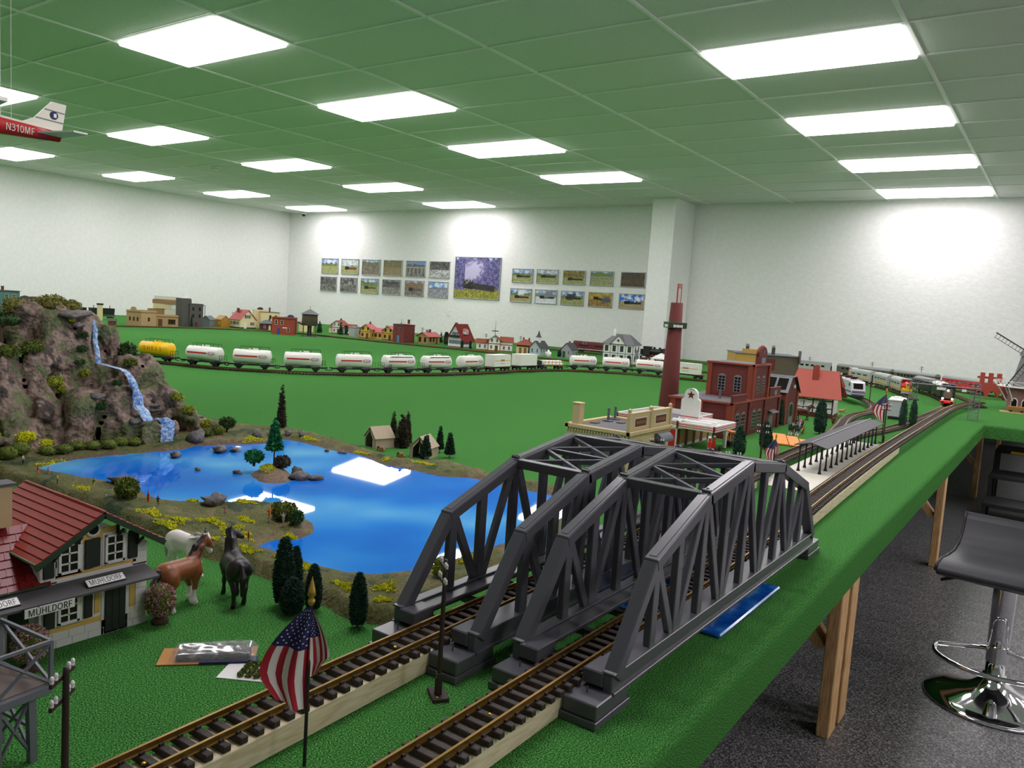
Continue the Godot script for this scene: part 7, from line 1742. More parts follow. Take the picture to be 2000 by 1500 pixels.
func coach(called, label, at: Vector3, turn: float, o: Dictionary, cat := "coach", group := "") -> Node3D:
	var t = thing(called, label, cat, at, turn, group)
	var l: float = o.l; var h: float = o.h; var w: float = o.get("w", 0.105)
	var poly := PackedVector2Array([Vector2(-w / 2, 0.03), Vector2(w / 2, 0.03), Vector2(w / 2, h * 0.80), Vector2(w * 0.44, h * 0.88)])
	poly.append(Vector2(-w * 0.44, h * 0.88)); poly.append(Vector2(-w / 2, h * 0.80))
	var TB := Transform3D(Basis(Vector3(0, 0, -1), Vector3.UP, Vector3(1, 0, 0)), Vector3.ZERO)
	var s := S(); ext(s, poly, -l / 2, l / 2, TB); put(s, "body", o.body, t)
	s = S(); var rp := PackedVector2Array([Vector2(-w * 0.51, h * 0.79), Vector2(w * 0.51, h * 0.79)])
	for k in 9: rp.append(Vector2(cos(PI * k / 8.0) * w * 0.5, h * 0.80 + sin(PI * k / 8.0) * h * 0.2))
	ext(s, rp, -l / 2 - 0.002, l / 2 + 0.002, TB); put(s, "roof", o.roof, t)
	bogie(t, -l * 0.34); bogie(t, l * 0.34)
	s = S(); bx(s, Vector3(0, 0.028, 0), Vector3(l * 0.5, 0.02, w * 0.7)); put(s, "underframe", M.soft_black, t)
	var n: int = o.get("n", 7)
	for sd in [-1.0, 1.0]:
		var B := Basis(Vector3.UP, 0.0 if sd > 0 else PI)
		for k in n: panel_on(t, "window", B * Vector3(-l * 0.42 + l * 0.84 * (k + 0.5) / n, h * 0.62, w / 2), l * 0.84 / n * 0.62, h * o.get("wh", 0.2), M.dark_glass, B, 0.001)
		for st in o.get("stripes", []): panel_on(t, "stripe", B * Vector3(0, h * st[0], w / 2), l, h * st[1], st[2], B, 0.0012)
	for sx in [-1.0, 1.0]:
		s = S(); bb(s, Vector3(sx * (l / 2 + 0.004), h * 0.42, 0), Vector3(0.01, h * 0.55, w * 0.45), 0.001); put(s, "end_door", M.soft_black, t)
	return t
func bulldog(at: Vector3, turn: float, label: String):      # red-nosed streamlined diesel, nose towards +x
	var t = coach("streamlined_locomotive", label, at, turn, {"l": 0.44, "h": 0.15, "body": M.silver, "roof": M.silver, "n": 3, "wh": 0.08, "stripes": [[0.36, 0.05, M.sf_yellow], [0.30, 0.03, M.sf_red]]}, "locomotive", "silver and red diesel locomotives")
	var s := S()
	blob(s, Vector3(0.225, 0.075, 0), Vector3(0.062, 0.052, 0.052), 16, 10); var no := put(s, "nose", M.sf_red, t)
	s = S(); bb(s, Vector3(0.215, 0.122, 0), Vector3(0.05, 0.044, 0.10), 0.014); put(s, "cab", M.sf_red, t)
	for z in [-0.024, 0.024]:
		s = S(); bb(s, Vector3(0.240, 0.126, z), Vector3(0.006, 0.018, 0.034), 0.001, Basis(Vector3.BACK, 0.25)); put(s, "windscreen", M.dark_glass, t)
	s = S(); bb(s, Vector3(0.280, 0.085, 0), Vector3(0.012, 0.05, 0.03), 0.003); bb(s, Vector3(0.27, 0.045, 0), Vector3(0.03, 0.03, 0.095), 0.006); put(s, "yellow_crest", M.sf_yellow, no)
	s = S(); cy(s, Vector3(0.286, 0.098, 0), Vector3(0.292, 0.098, 0), 0.011, 0.011, 12); put(s, "headlamp", M.steel, no)
	s = S(); bb(s, Vector3(0.255, 0.02, 0), Vector3(0.05, 0.03, 0.09), 0.004); put(s, "pilot", M.silver, t)
	s = S(); bb(s, Vector3(0.215, 0.146, 0), Vector3(0.055, 0.012, 0.085), 0.005); put(s, "cab_roof", M.silver, t)
func steam_engine(called, label, at: Vector3, turn: float, lit: bool):     # smokebox towards +x
	var t = thing(called, label, "locomotive", at, turn)
	var s := S(); bb(s, Vector3(0, 0.036, 0), Vector3(0.40, 0.014, 0.085), 0.001); put(s, "running_board", M.black, t)
	s = S(); cy(s, Vector3(-0.08, 0.098, 0), Vector3(0.19, 0.098, 0), 0.042, 0.042, 24); put(s, "boiler", M.black, t)
	s = S(); cy(s, Vector3(0.189, 0.098, 0), Vector3(0.196, 0.098, 0), 0.038, 0.034, 20); put(s, "smokebox_door", M.soft_black, t)
	for g in [[0.15, 0.012, 0.03], [0.05, 0.016, 0.022], [-0.03, 0.016, 0.024]]:
		s = S(); cy(s, Vector3(g[0], 0.136, 0), Vector3(g[0], 0.14 + g[2], 0), g[1], g[1] * 1.15, 12); put(s, "dome" if g[0] < 0.1 else "stack", M.black, t)
	s = S(); bb(s, Vector3(-0.13, 0.10, 0), Vector3(0.10, 0.12, 0.10), 0.003); bb(s, Vector3(-0.13, 0.164, 0), Vector3(0.12, 0.008, 0.108), 0.003); put(s, "cab", M.black, t)
	for z in [-0.052, 0.052]:
		s = S(); bb(s, Vector3(0.12, 0.115, z), Vector3(0.09, 0.07, 0.003), 0.001); put(s, "smoke_deflector", M.black, t)
	for x in [-0.12, -0.04, 0.04]:
		axle(t, x, 0.03, M.red, "driving_wheels")
	for x in [0.115, 0.165]: axle(t, x, 0.016, M.red, "leading_wheels")
	s = S(); bb(s, Vector3(0.205, 0.03, 0), Vector3(0.012, 0.024, 0.105), 0.002); put(s, "buffer_beam", M.red, t)
	for z in [-0.034, 0.034]:
		s = S(); cy(s, Vector3(0.21, 0.03, z), Vector3(0.228, 0.03, z), 0.004, 0.004, 8); cy(s, Vector3(0.227, 0.03, z), Vector3(0.231, 0.03, z), 0.011, 0.011, 12); put(s, "buffer", M.black, t)
	for p in [Vector3(0.206, 0.058, -0.036), Vector3(0.206, 0.058, 0.036), Vector3(0.2, 0.128, 0)]:
		s = S(); cy(s, p - Vector3(0.012, 0, 0), p, 0.010, 0.010, 12); var ho := put(s, "lamp_housing", M.black, t)
		s = S(); cy(s, p, p + Vector3(0.002, 0, 0), 0.0085, 0.0085, 12); put(s, "lamp_lens", M.lamp_on if lit else M.steel, ho)
		if lit:
			var l := OmniLight3D.new(); l.name = "lamp_glow"; t.add_child(l, true); l.position = p + Vector3(0.012, 0, 0); l.light_energy = 0.004; l.light_color = Color(1, 0.9, 0.7); l.light_size = 0.008; l.omni_range = 20.0; l.omni_attenuation = 2.0; l.shadow_enabled = true
	s = S(); bb(s, Vector3(-0.265, 0.085, 0), Vector3(0.14, 0.08, 0.095), 0.004); put(s, "tender", M.black, t)
	bogie(t, -0.265, 0.035)
func rolling_stock():
	wag_curve = curve_of(WAG, T + 0.0205)
	var tanks := [[-5.70, -3.36, "yellow tank wagon with red lettering peeping from behind the mountain", "shell"], [-5.30, -3.53, "white tank wagon with red stripe coupled next to the yellow one", ""], [-5.02, -3.74, "white tank wagon with red stripe, second after the yellow one", ""], [-4.80, -4.02, "white tank wagon with red stripe, third after the yellow one", ""], [-4.61, -4.33, "white tank wagon with red stripe, fourth after the yellow one", ""], [-4.50, -4.68, "white tank wagon with a black ladder and catwalk, next to a ladderless one", "ladder"], [-4.40, -5.03, "white tank wagon with a black ladder and catwalk, middle of the train", "ladder"], [-4.36, -5.42, "white tank wagon coupled to the first white container wagon", ""], [-4.12, -7.05, "white tank wagon behind the pipe wagon in front of the grey shed", ""], [-3.86, -7.32, "white tank wagon in front of the white villa", ""], [-3.54, -7.50, "white tank wagon in front of the white roofed pavilion", ""]]
	for g in tanks:
		var a := on_track(g[0], g[1]); tank_wagon(a[0], a[1], g[2], g[3])
	for g in [[-4.34, -5.83, "white container wagon with an orange stripe and printed marks", true], [-4.35, -6.27, "plain white container wagon coupled to the pipe wagon", false], [-3.14, -7.56, "white container wagon with an orange stripe right of the tall chimney", true]]:
		var a := on_track(g[0], g[1]); container_wagon(a[0], a[1], g[2], g[3])
	var a := on_track(-4.30, -6.68)
	var t = thing("pipe_wagon", "black stake wagon loaded with white pipes between orange stakes", "pipe wagon", a[0], a[1])
	var s := S(); bb(s, Vector3(0, 0.036, 0), Vector3(0.34, 0.010, 0.07), 0.001); put(s, "flat_frame", M.black, t); bogie(t, -0.11); bogie(t, 0.11)
	for p in [Vector2(0.052, -0.022), Vector2(0.052, 0.006), Vector2(0.052, 0.03), Vector2(0.076, 0.012), Vector2(0.076, -0.012)]:
		s = S(); cy(s, Vector3(-0.12, p.x, p.y), Vector3(0.13, p.x, p.y), 0.013, 0.013, 12); put(s, "pipe", M.white, t)
	for k in 6:
		for z in [-0.04, 0.045]:
			s = S(); bar(s, Vector3(-0.11 + k * 0.048, 0.03, z), Vector3(-0.11 + k * 0.048, 0.088, z), 0.005, 0.004); put(s, "stake", M.orange, t)
	s = S(); bb(s, Vector3(-0.15, 0.06, 0), Vector3(0.01, 0.05, 0.07), 0.001); put(s, "bulkhead", M.black, t)
	# --- far right: streamliners
	var c := curve_of([Vector2(-1.15, -8.1), Vector2(-1.45, -8.9), Vector2(-1.85, -9.6), Vector2(-2.4, -10.1), Vector2(-3.1, -10.45)], T + 0.0205)
	var spot := func(cv: Curve3D, d: float) -> Array:
		var p := along(cv, d); return [p[0], atan2(-p[1].z, p[1].x)]
	var p0: Array = spot.call(c, 0.66); bulldog(p0[0], p0[1] + PI, "silver diesel locomotive with a red and yellow nose facing the gantry")
	p0 = spot.call(c, 1.22); coach("streamlined_booster", "silver booster unit with a yellow stripe behind the red nosed diesel", p0[0], p0[1], {"l": 0.44, "h": 0.15, "body": M.silver, "roof": M.silver, "n": 4, "wh": 0.07, "stripes": [[0.36, 0.05, M.sf_yellow], [0.30, 0.03, M.sf_red]]}, "locomotive", "silver and red diesel locomotives")
	p0 = spot.call(c, 1.78); bulldog(p0[0], p0[1], "silver diesel locomotive with a red nose turned away behind the orange roof")
	var c2 := curve_of([Vector2(-6.8, -10.2), Vector2(-5.6, -10.25), Vector2(-4.6, -10.3), Vector2(-3.9, -10.55), Vector2(-3.1, -10.85), Vector2(-2.3, -10.8), Vector2(-1.4, -10.4), Vector2(-0.8, -9.9), Vector2(0.0, -9.6), Vector2(0.1, -9.58)], T + 0.0205)
	for g in [[3.95, "long silver coach by the back wall behind the half-timbered house", 0.78, "silver"], [4.80, "silver coach with olive side by the back wall, second of the row", 0.72, "old"], [5.50, "olive coach by the back wall behind the gantry", 0.55, "old"]]:
		p0 = spot.call(c2, g[0]); coach("silver_coach", g[1], p0[0], p0[1], {"l": g[2], "h": 0.145, "body": M.silver if g[3] == "silver" else M.olive, "roof": M.silver_roof, "n": 10, "wh": 0.16}, "coach", "coaches along the back wall")
	for g in [[6.25, "bright red coach with a grey roof behind the steam locomotive", 0.6], [6.90, "bright red coach with a grey roof behind the red arches", 0.6]]:
		p0 = spot.call(c2, g[0]); coach("red_coach", g[1], p0[0], p0[1], {"l": g[2], "h": 0.15, "body": M.signal_red, "roof": M.silver_roof, "n": 8, "wh": 0.1}, "coach", "red coaches")
	# --- steam train on the middle track
	var c3 := curve_of([Vector2(-0.84, -6.2), Vector2(-0.83, -6.8), Vector2(-0.83, -7.4), Vector2(-0.86, -7.9), Vector2(-0.98, -8.5), Vector2(-1.2, -9.1), Vector2(-1.6, -9.75), Vector2(-2.2, -10.3)], T + 0.0225)
	p0 = spot.call(c3, 1.62); steam_engine("steam_locomotive", "black steam locomotive with three lit headlamps and red buffer beam", p0[0], p0[1] + PI, true)
	p0 = spot.call(c3, 2.32); coach("green_coach", "dark green coach with a white roof behind the lit steam locomotive", p0[0], p0[1], {"l": 0.52, "h": 0.155, "body": M.coach_green, "roof": M.white, "n": 7, "wh": 0.18}, "coach", "dark green coaches")
	p0 = spot.call(c3, 2.92); coach("green_coach", "second dark green coach with a grey roof behind the steam train", p0[0], p0[1], {"l": 0.52, "h": 0.155, "body": M.coach_green, "roof": M.silver_roof, "n": 7, "wh": 0.18}, "coach", "dark green coaches")
	# --- modern electric locomotive on the curve
	t = thing("electric_locomotive", "light grey electric locomotive with a sloping nose and red white stripe", "locomotive", Vector3(-1.50, T + 0.055, -7.12), 2.02 + PI)
	s = S(); var bp := PackedVector2Array([Vector2(-0.25, 0.02), Vector2(0.23, 0.02), Vector2(0.245, 0.05), Vector2(0.215, 0.125), Vector2(0.19, 0.135), Vector2(-0.25, 0.135)])
	ext(s, bp, -0.055, 0.055); put(s, "body", M.loco_grey, t)
	s = S(); bb(s, Vector3(-0.02, 0.137, 0), Vector3(0.40, 0.012, 0.085), 0.004); put(s, "roof", M.loco_grey, t)
	for g in [[-0.1, 0.5], [0.08, 0.4]]:
		s = S(); bar(s, Vector3(g[0] - 0.03, 0.145, 0), Vector3(g[0] + 0.02, 0.165, 0), 0.05, 0.003, Vector3.BACK); bar(s, Vector3(g[0] + 0.02, 0.165, -0.03), Vector3(g[0] + 0.02, 0.165, 0.03), 0.004, 0.004, Vector3.UP); put(s, "pantograph", M.dark_red, t)
	var nb := Basis(Vector3.BACK, -1.19)
	s = S(); bb(s, Vector3(0.226, 0.098, 0), Vector3(0.050, 0.006, 0.075), 0.002, nb); put(s, "windscreen", M.dark_glass, t)
	for g in [[0.058, M.signal_red], [0.048, M.blue], [0.038, M.white]]:
		s = S(); bx(s, Vector3(0.2475 - absf(g[0] - 0.05) * 0.4, g[0], 0), Vector3(0.004, 0.006, 0.10)); put(s, "nose_stripe", g[1], t)
	for sd in [-1.0, 1.0]:
		var B := Basis(Vector3.UP, 0.0 if sd > 0 else PI)
		panel_on(t, "side_stripe", B * Vector3(0, 0.05, 0.055), 0.46, 0.01, M.blue, B); panel_on(t, "cab_window", B * Vector3(0.165 * sd, 0.105, 0.055), 0.03, 0.025, M.dark_glass, B)
	s = S(); bb(s, Vector3(0.235, 0.012, 0), Vector3(0.02, 0.024, 0.09), 0.003); put(s, "buffer_beam", M.soft_black, t)
	bogie(t, -0.15); bogie(t, 0.14)
	# --- behind the villa
	p0 = spot.call(c2, 1.02); coach("maroon_diesel", "maroon diesel locomotive half hidden behind the white villa", p0[0], p0[1], {"l": 0.62, "h": 0.16, "body": M.maroon, "roof": M.maroon, "n": 2, "wh": 0.1, "stripes": [[0.28, 0.04, M.off_white]]}, "locomotive")
	p0 = spot.call(c2, 2.02); steam_engine("black_locomotive", "black steam locomotive with red wheels behind the tall chimney", p0[0], p0[1], false)
	# --- dark hopper wagons far left behind the mountain
	for k in 4:
		var w = thing("hopper_wagon", "dark hopper wagon in the row behind the adobe building", "wagon", Vector3(-12.3 + k * 0.02, T + 0.02, -5.05 - k * 0.42), PI / 2 - 0.05, "dark hopper wagons at the left wall")
		s = S(); ext(s, PackedVector2Array([Vector2(-0.05, 0.06), Vector2(0.05, 0.06), Vector2(0.065, 0.16), Vector2(-0.065, 0.16)]), -0.17, 0.17, Transform3D(Basis(Vector3(0, 0, -1), Vector3.UP, Vector3(1, 0, 0)), Vector3.ZERO)); put(s, "hopper", M.soft_black, w)
		s = S(); bx(s, Vector3(0, 0.045, 0), Vector3(0.38, 0.012, 0.08)); put(s, "underframe", M.black, w); bogie(w, -0.13); bogie(w, 0.13)
		s = S(); for x in [-0.12, 0.0, 0.12]: bar(s, Vector3(x, 0.16, 0), Vector3(x, 0.20, 0), 0.008, 0.008)
		put(s, "hatch_post", M.soft_black, w)

# ------------------------------------------------------------------ the village at the back
func facing(x: float, z: float, off := 0.0) -> float:
	return atan2(-x, -z) + off
func village():
	var s: SurfaceTool
	var t
	# [name, label, x, z, turn away from the viewer, house data]
	var L := [
		["adobe_building", "tan adobe building with small arched windows and a stepped parapet", -10.78, -6.12, 0.78, {"w": 0.27, "d": 0.27, "h": 0.20, "kind": "flat", "wall": M.adobe, "roof": M.adobe, "parapet": 0.022, "frame": M.brown, "front": [[0.0, 0.10, 0.035, 0.055]], "left": [[-0.07, 0.10, 0.028, 0.055], [0.0, 0.10, 0.028, 0.055], [0.07, 0.10, 0.028, 0.055]]}],
		["adobe_shop", "low tan adobe shop with a dark door and a wide shop window", -10.86, -6.52, 0.15, {"w": 0.33, "d": 0.22, "h": 0.145, "kind": "flat", "wall": M.adobe, "roof": M.adobe, "parapet": 0.02, "frame": M.brown, "front": [[0.08, 0.07, 0.10, 0.075]], "front_door": [[-0.075, 0.055, 0.105]], "nx": 3, "ny": 1}],
		["dark_tower_block", "dark grey stepped tower block with narrow windows", -10.90, -7.00, 0.45, {"w": 0.21, "d": 0.22, "h": 0.345, "kind": "flat", "wall": M.dark_grey, "roof": M.roof_dark, "frame": M.charcoal, "front": [[-0.05, 0.27, 0.032, 0.055], [0.05, 0.27, 0.032, 0.055], [-0.05, 0.165, 0.032, 0.055], [0.05, 0.165, 0.032, 0.055]], "front_door": [[0.0, 0.04, 0.075]], "door": M.maroon}],
		["grey_shed", "small grey shed with a greenish roof", -11.0, -7.33, -0.5, {"w": 0.14, "d": 0.17, "h": 0.11, "r": 0.055, "wall": M.rim_grey, "roof": M.slate, "kind": "z", "over": 0.008}],
		["mustard_house", "mustard yellow house with a brown gable roof", -10.97, -7.56, 0.55, {"w": 0.15, "d": 0.17, "h": 0.12, "r": 0.06, "wall": M.mustard, "roof": M.tan, "kind": "z", "over": 0.008, "front": [[0.0, 0.125, 0.026, 0.04]], "left": [[0.03, 0.06, 0.026, 0.04]]}],
		["cream_house", "cream house with a steep red gable roof and a red chimney", -10.78, -7.80, 0.6, {"w": 0.28, "d": 0.27, "h": 0.145, "r": 0.145, "wall": M.cream, "roof": M.tile_red, "kind": "z", "over": 0.018, "base": M.soft_black, "front": [[-0.01, 0.185, 0.05, 0.055], [0.08, 0.075, 0.035, 0.05]], "left": [[-0.06, 0.08, 0.05, 0.05], [0.04, 0.08, 0.05, 0.05]], "shutters": M.roof_dark, "front_door": [[-0.05, 0.045, 0.09]], "door": M.white, "chimney": [[-0.05, -0.06, 0.31, 0.06, 0.03]]}],
		["cream_block", "flat roofed cream two storey block behind the red roofed house", -10.78, -8.28, 0.3, {"w": 0.30, "d": 0.22, "h": 0.27, "kind": "flat", "wall": M.cream, "roof": M.roof_dark, "frame": M.brown, "front": [[0.0, 0.19, 0.035, 0.06], [0.09, 0.19, 0.035, 0.06], [0.09, 0.08, 0.035, 0.055]], "chimney": [[0.02, 0.0, 0.34, 0.09, 0.022]]}],
		["maroon_depot", "small maroon depot with a grey hipped roof", -10.38, -7.96, 0.1, {"w": 0.22, "d": 0.15, "h": 0.10, "r": 0.055, "kind": "hip", "wall": M.maroon, "roof": M.slate, "over": 0.028, "front": [[-0.045, 0.055, 0.03, 0.05]], "front_door": [[0.03, 0.03, 0.075]], "door": M.cream, "chimney": [[0.03, 0.0, 0.17, 0.04, 0.025]]}],
		["brick_store", "orange red brick store with a rounded rear parapet on the open field", -9.35, -7.46, -0.15, {"w": 0.30, "d": 0.24, "h": 0.235, "kind": "flat", "wall": M.store_brick, "roof": M.roof_dark, "parapet": 0.012, "front": [[-0.09, 0.175, 0.036, 0.065], [-0.01, 0.175, 0.036, 0.065], [0.08, 0.07, 0.035, 0.055]], "front_door": [[-0.055, 0.04, 0.095]], "door": M.blue, "ny": 2, "nx": 1}],
		["pink_roof_hut", "cream hut with a pinkish roof behind the brick store", -10.1, -8.5, 0.5, {"w": 0.17, "d": 0.16, "h": 0.13, "r": 0.06, "wall": M.cream, "roof": M.tile_pink, "kind": "z", "over": 0.012, "front": [[0.0, 0.07, 0.03, 0.06]]}],
		["cream_hut", "tiny cream hut with a brown roof right of the water tower", -9.95, -8.95, 0.4, {"w": 0.12, "d": 0.12, "h": 0.085, "r": 0.04, "wall": M.cream, "roof": M.brown, "kind": "z", "over": 0.01, "front": [[0.0, 0.05, 0.03, 0.05]]}],
		["timbered_house", "white house with brown timbers and a red brown roof beside the spruces", -9.64, -8.80, -0.5, {"w": 0.17, "d": 0.22, "h": 0.155, "r": 0.06, "wall": M.white, "roof": M.roof_brown, "kind": "z", "over": 0.02, "front": [[-0.035, 0.15, 0.03, 0.045], [0.035, 0.15, 0.03, 0.045], [-0.04, 0.06, 0.03, 0.05]], "front_door": [[0.03, 0.035, 0.085]], "front_trim": [[0, 0.105, 0.17, 0.014], [-0.08, 0.08, 0.012, 0.16], [0.08, 0.08, 0.012, 0.16], [0, 0.01, 0.17, 0.02]], "right": [[-0.04, 0.06, 0.03, 0.05], [0.05, 0.06, 0.03, 0.05]], "right_trim": [[0, 0.105, 0.22, 0.012], [0, 0.01, 0.22, 0.02]], "trim": M.timber, "chimney": [[0.0, -0.03, 0.245, 0.05, 0.022]]}],
		["plain_shed", "plain pale grey metal shed with a low sloping roof", -9.06, -8.60, 0.35, {"w": 0.13, "d": 0.26, "h": 0.135, "r": 0.018, "wall": M.grey_wall, "roof": M.roof_grey, "kind": "z", "over": 0.008, "front": [[0.02, 0.075, 0.025, 0.06]], "frame": M.maroon}],
		["yellow_house", "yellow timbered house with a pink red roof next to the grey shed", -8.66, -8.48, -0.4, {"w": 0.17, "d": 0.24, "h": 0.15, "r": 0.065, "wall": M.yellow, "roof": M.tile_pink, "kind": "z", "over": 0.02, "front": [[-0.04, 0.15, 0.03, 0.045], [0.04, 0.15, 0.03, 0.045], [-0.045, 0.06, 0.035, 0.05]], "front_door": [[0.03, 0.04, 0.085]], "right": [[-0.05, 0.06, 0.04, 0.05], [0.05, 0.06, 0.04, 0.05]], "frame": M.timber, "front_trim": [[0, 0.105, 0.17, 0.012], [0, 0.01, 0.17, 0.02], [-0.08, 0.08, 0.01, 0.15], [0.08, 0.08, 0.01, 0.15]], "trim": M.timber, "chimney": [[0.0, -0.05, 0.25, 0.05, 0.02]]}],
		["yellow_house", "yellow timbered house with a pink red roof next to the dark brick block", -8.28, -8.56, -0.4, {"w": 0.17, "d": 0.20, "h": 0.15, "r": 0.065, "wall": M.yellow, "roof": M.tile_pink, "kind": "z", "over": 0.02, "front": [[-0.04, 0.15, 0.03, 0.045], [0.04, 0.15, 0.03, 0.045], [-0.045, 0.06, 0.035, 0.05]], "front_door": [[0.03, 0.04, 0.085]], "frame": M.timber, "front_trim": [[0, 0.105, 0.17, 0.012], [0, 0.01, 0.17, 0.02], [-0.08, 0.08, 0.01, 0.15], [0.08, 0.08, 0.01, 0.15]], "trim": M.timber}],
		["brick_block", "dark red brick two storey block with blue windows and a blue roof mast", -7.93, -8.47, -0.78, {"w": 0.22, "d": 0.22, "h": 0.25, "kind": "flat", "wall": M.dark_brick, "roof": M.roof_dark, "parapet": 0.012, "frame": M.rim_grey, "front": [[-0.05, 0.19, 0.035, 0.06], [0.05, 0.19, 0.035, 0.06]], "front_door": [[0.0, 0.045, 0.10]], "door": M.sky_blue, "right": [[-0.04, 0.07, 0.03, 0.055], [0.07, 0.19, 0.03, 0.055]], "chimney": [[0.03, -0.06, 0.33, 0.06, 0.025]]}],
		["tan_cottage", "low tan cottage with a long pink red roof and a double chimney", -7.72, -8.78, -0.55, {"w": 0.17, "d": 0.34, "h": 0.115, "r": 0.05, "wall": M.tan, "roof": M.tile_pink, "kind": "z", "over": 0.025, "front": [[-0.04, 0.06, 0.035, 0.07], [0.045, 0.06, 0.035, 0.07]], "frame": M.brown, "right": [[-0.09, 0.06, 0.05, 0.06], [0.0, 0.06, 0.04, 0.06]], "right_door": [[0.09, 0.04, 0.09]], "chimney": [[0.0, -0.02, 0.205, 0.05, 0.026]]}],
		["steep_red_house", "white house with a very steep dark red roof, a dormer and a balcony", -7.07, -8.72, -0.62, {"w": 0.24, "d": 0.26, "h": 0.125, "r": 0.20, "wall": M.white, "roof": M.tile_deep, "kind": "z", "over": 0.03, "base": M.pink_brick, "front": [[-0.07, 0.075, 0.035, 0.055], [0.0, 0.075, 0.035, 0.055], [0.07, 0.075, 0.035, 0.055], [0.0, 0.185, 0.05, 0.06]], "shutters": M.blue_shutter, "right": [[-0.07, 0.075, 0.035, 0.055], [0.0, 0.075, 0.035, 0.055], [0.07, 0.075, 0.035, 0.055]]}],
		["timbered_house", "white house with ochre timbers, a side wing and a tall antenna mast", -6.42, -8.66, -0.05, {"w": 0.17, "d": 0.22, "h": 0.155, "r": 0.06, "wall": M.white, "roof": M.roof_brown, "kind": "z", "over": 0.022, "front": [[-0.035, 0.15, 0.03, 0.045], [0.035, 0.15, 0.03, 0.045], [-0.04, 0.06, 0.03, 0.05]], "front_door": [[0.03, 0.04, 0.085]], "front_trim": [[0, 0.105, 0.17, 0.014], [-0.08, 0.08, 0.012, 0.16], [0.08, 0.08, 0.012, 0.16], [0, 0.01, 0.17, 0.02]], "trim": M.timber, "right": [[0.0, 0.06, 0.03, 0.05]]}],
		["yellow_hut", "small pale yellow hut with brown doors and a brown hipped roof", -6.05, -8.86, -0.35, {"w": 0.20, "d": 0.16, "h": 0.115, "r": 0.075, "kind": "hip", "wall": M.cream, "roof": M.roof_brown, "over": 0.03, "front_door": [[-0.04, 0.035, 0.08], [0.03, 0.035, 0.08]], "door": M.timber, "front_trim": [[0, 0.10, 0.20, 0.02]], "trim": M.brown, "chimney": [[-0.03, 0.0, 0.215, 0.05, 0.015], [0.05, 0.0, 0.21, 0.05, 0.015]]}],
		["church", "pale blue grey wooden church with a dark roof and a pointed white belfry", -5.77, -8.78, -0.55, {"w": 0.16, "d": 0.22, "h": 0.105, "r": 0.085, "wall": M.blue_grey, "roof": M.roof_dark, "kind": "z", "over": 0.012, "front": [[-0.04, 0.065, 0.022, 0.055], [0.04, 0.065, 0.022, 0.055]], "right": [[-0.07, 0.065, 0.022, 0.055], [-0.01, 0.065, 0.022, 0.055], [0.05, 0.065, 0.022, 0.055]], "nx": 1, "ny": 2}],
		["grey_cottage", "small lilac grey cottage with an arched dark door", -5.42, -8.98, -0.55, {"w": 0.16, "d": 0.16, "h": 0.11, "r": 0.08, "wall": M.lilac_grey, "roof": M.roof_dark, "kind": "z", "over": 0.012, "front": [[0.035, 0.065, 0.03, 0.05]], "front_door": [[-0.035, 0.04, 0.08]], "right": [[-0.03, 0.065, 0.03, 0.05], [0.04, 0.065, 0.03, 0.05]], "door": M.cypress, "chimney": [[-0.02, -0.02, 0.21, 0.04, 0.018]]}],
		["white_villa", "large white two storey villa with a grey hipped roof and a front pediment", -4.68, -9.03, -0.32, {"w": 0.40, "d": 0.30, "h": 0.235, "r": 0.13, "kind": "hip", "ridge": 0.2, "wall": M.white, "roof": M.roof_grey, "over": 0.018, "frame": M.rim_grey, "front": [[-0.15, 0.18, 0.045, 0.075], [-0.05, 0.18, 0.045, 0.075], [0.05, 0.18, 0.045, 0.075], [0.15, 0.18, 0.045, 0.075], [-0.15, 0.065, 0.045, 0.075], [-0.05, 0.065, 0.045, 0.075], [0.05, 0.065, 0.045, 0.075], [0.15, 0.065, 0.045, 0.075]], "right": [[-0.07, 0.18, 0.04, 0.075], [0.06, 0.18, 0.04, 0.075], [-0.07, 0.065, 0.04, 0.075], [0.06, 0.065, 0.04, 0.075]], "trim": M.rim_grey, "front_trim": [[0, 0.122, 0.40, 0.010], [-0.1, 0.12, 0.008, 0.235], [0.0, 0.12, 0.008, 0.235], [0.1, 0.12, 0.008, 0.235], [-0.196, 0.12, 0.010, 0.235], [0.196, 0.12, 0.010, 0.235]], "right_trim": [[0, 0.122, 0.30, 0.010], [0.0, 0.12, 0.10, 0.12]], "ny": 3}],
		["teal_mill", "tall blue green mill building with cream windows at the far left", -10.95, -4.35, 0.1, {"w": 0.44, "d": 0.26, "h": 0.40, "kind": "flat", "wall": M.teal_wall, "roof": M.roof_dark, "frame": M.cream, "front": [[-0.12, 0.33, 0.035, 0.055], [-0.02, 0.33, 0.035, 0.055], [0.08, 0.33, 0.035, 0.055], [0.16, 0.33, 0.035, 0.055], [0.04, 0.21, 0.035, 0.055], [0.14, 0.21, 0.035, 0.055], [0.14, 0.10, 0.035, 0.055]], "chimney": [[0.05, 0.0, 0.45, 0.06, 0.03]]}],
		["long_shed", "low brown roofed shed behind the mountain top", -11.55, -5.25, 0.0, {"w": 0.34, "d": 0.2, "h": 0.11, "r": 0.05, "kind": "x", "wall": M.tan, "roof": M.dark_grey, "over": 0.015, "front": [[-0.08, 0.06, 0.03, 0.05]]}],
		["brown_hut", "tiny brown hut at the left end of the adobe building", -10.62, -5.62, 0.0, {"w": 0.10, "d": 0.09, "h": 0.07, "r": 0.03, "kind": "x", "wall": M.brown, "roof": M.dark_grey, "over": 0.01, "front_door": [[0, 0.025, 0.05]]}],
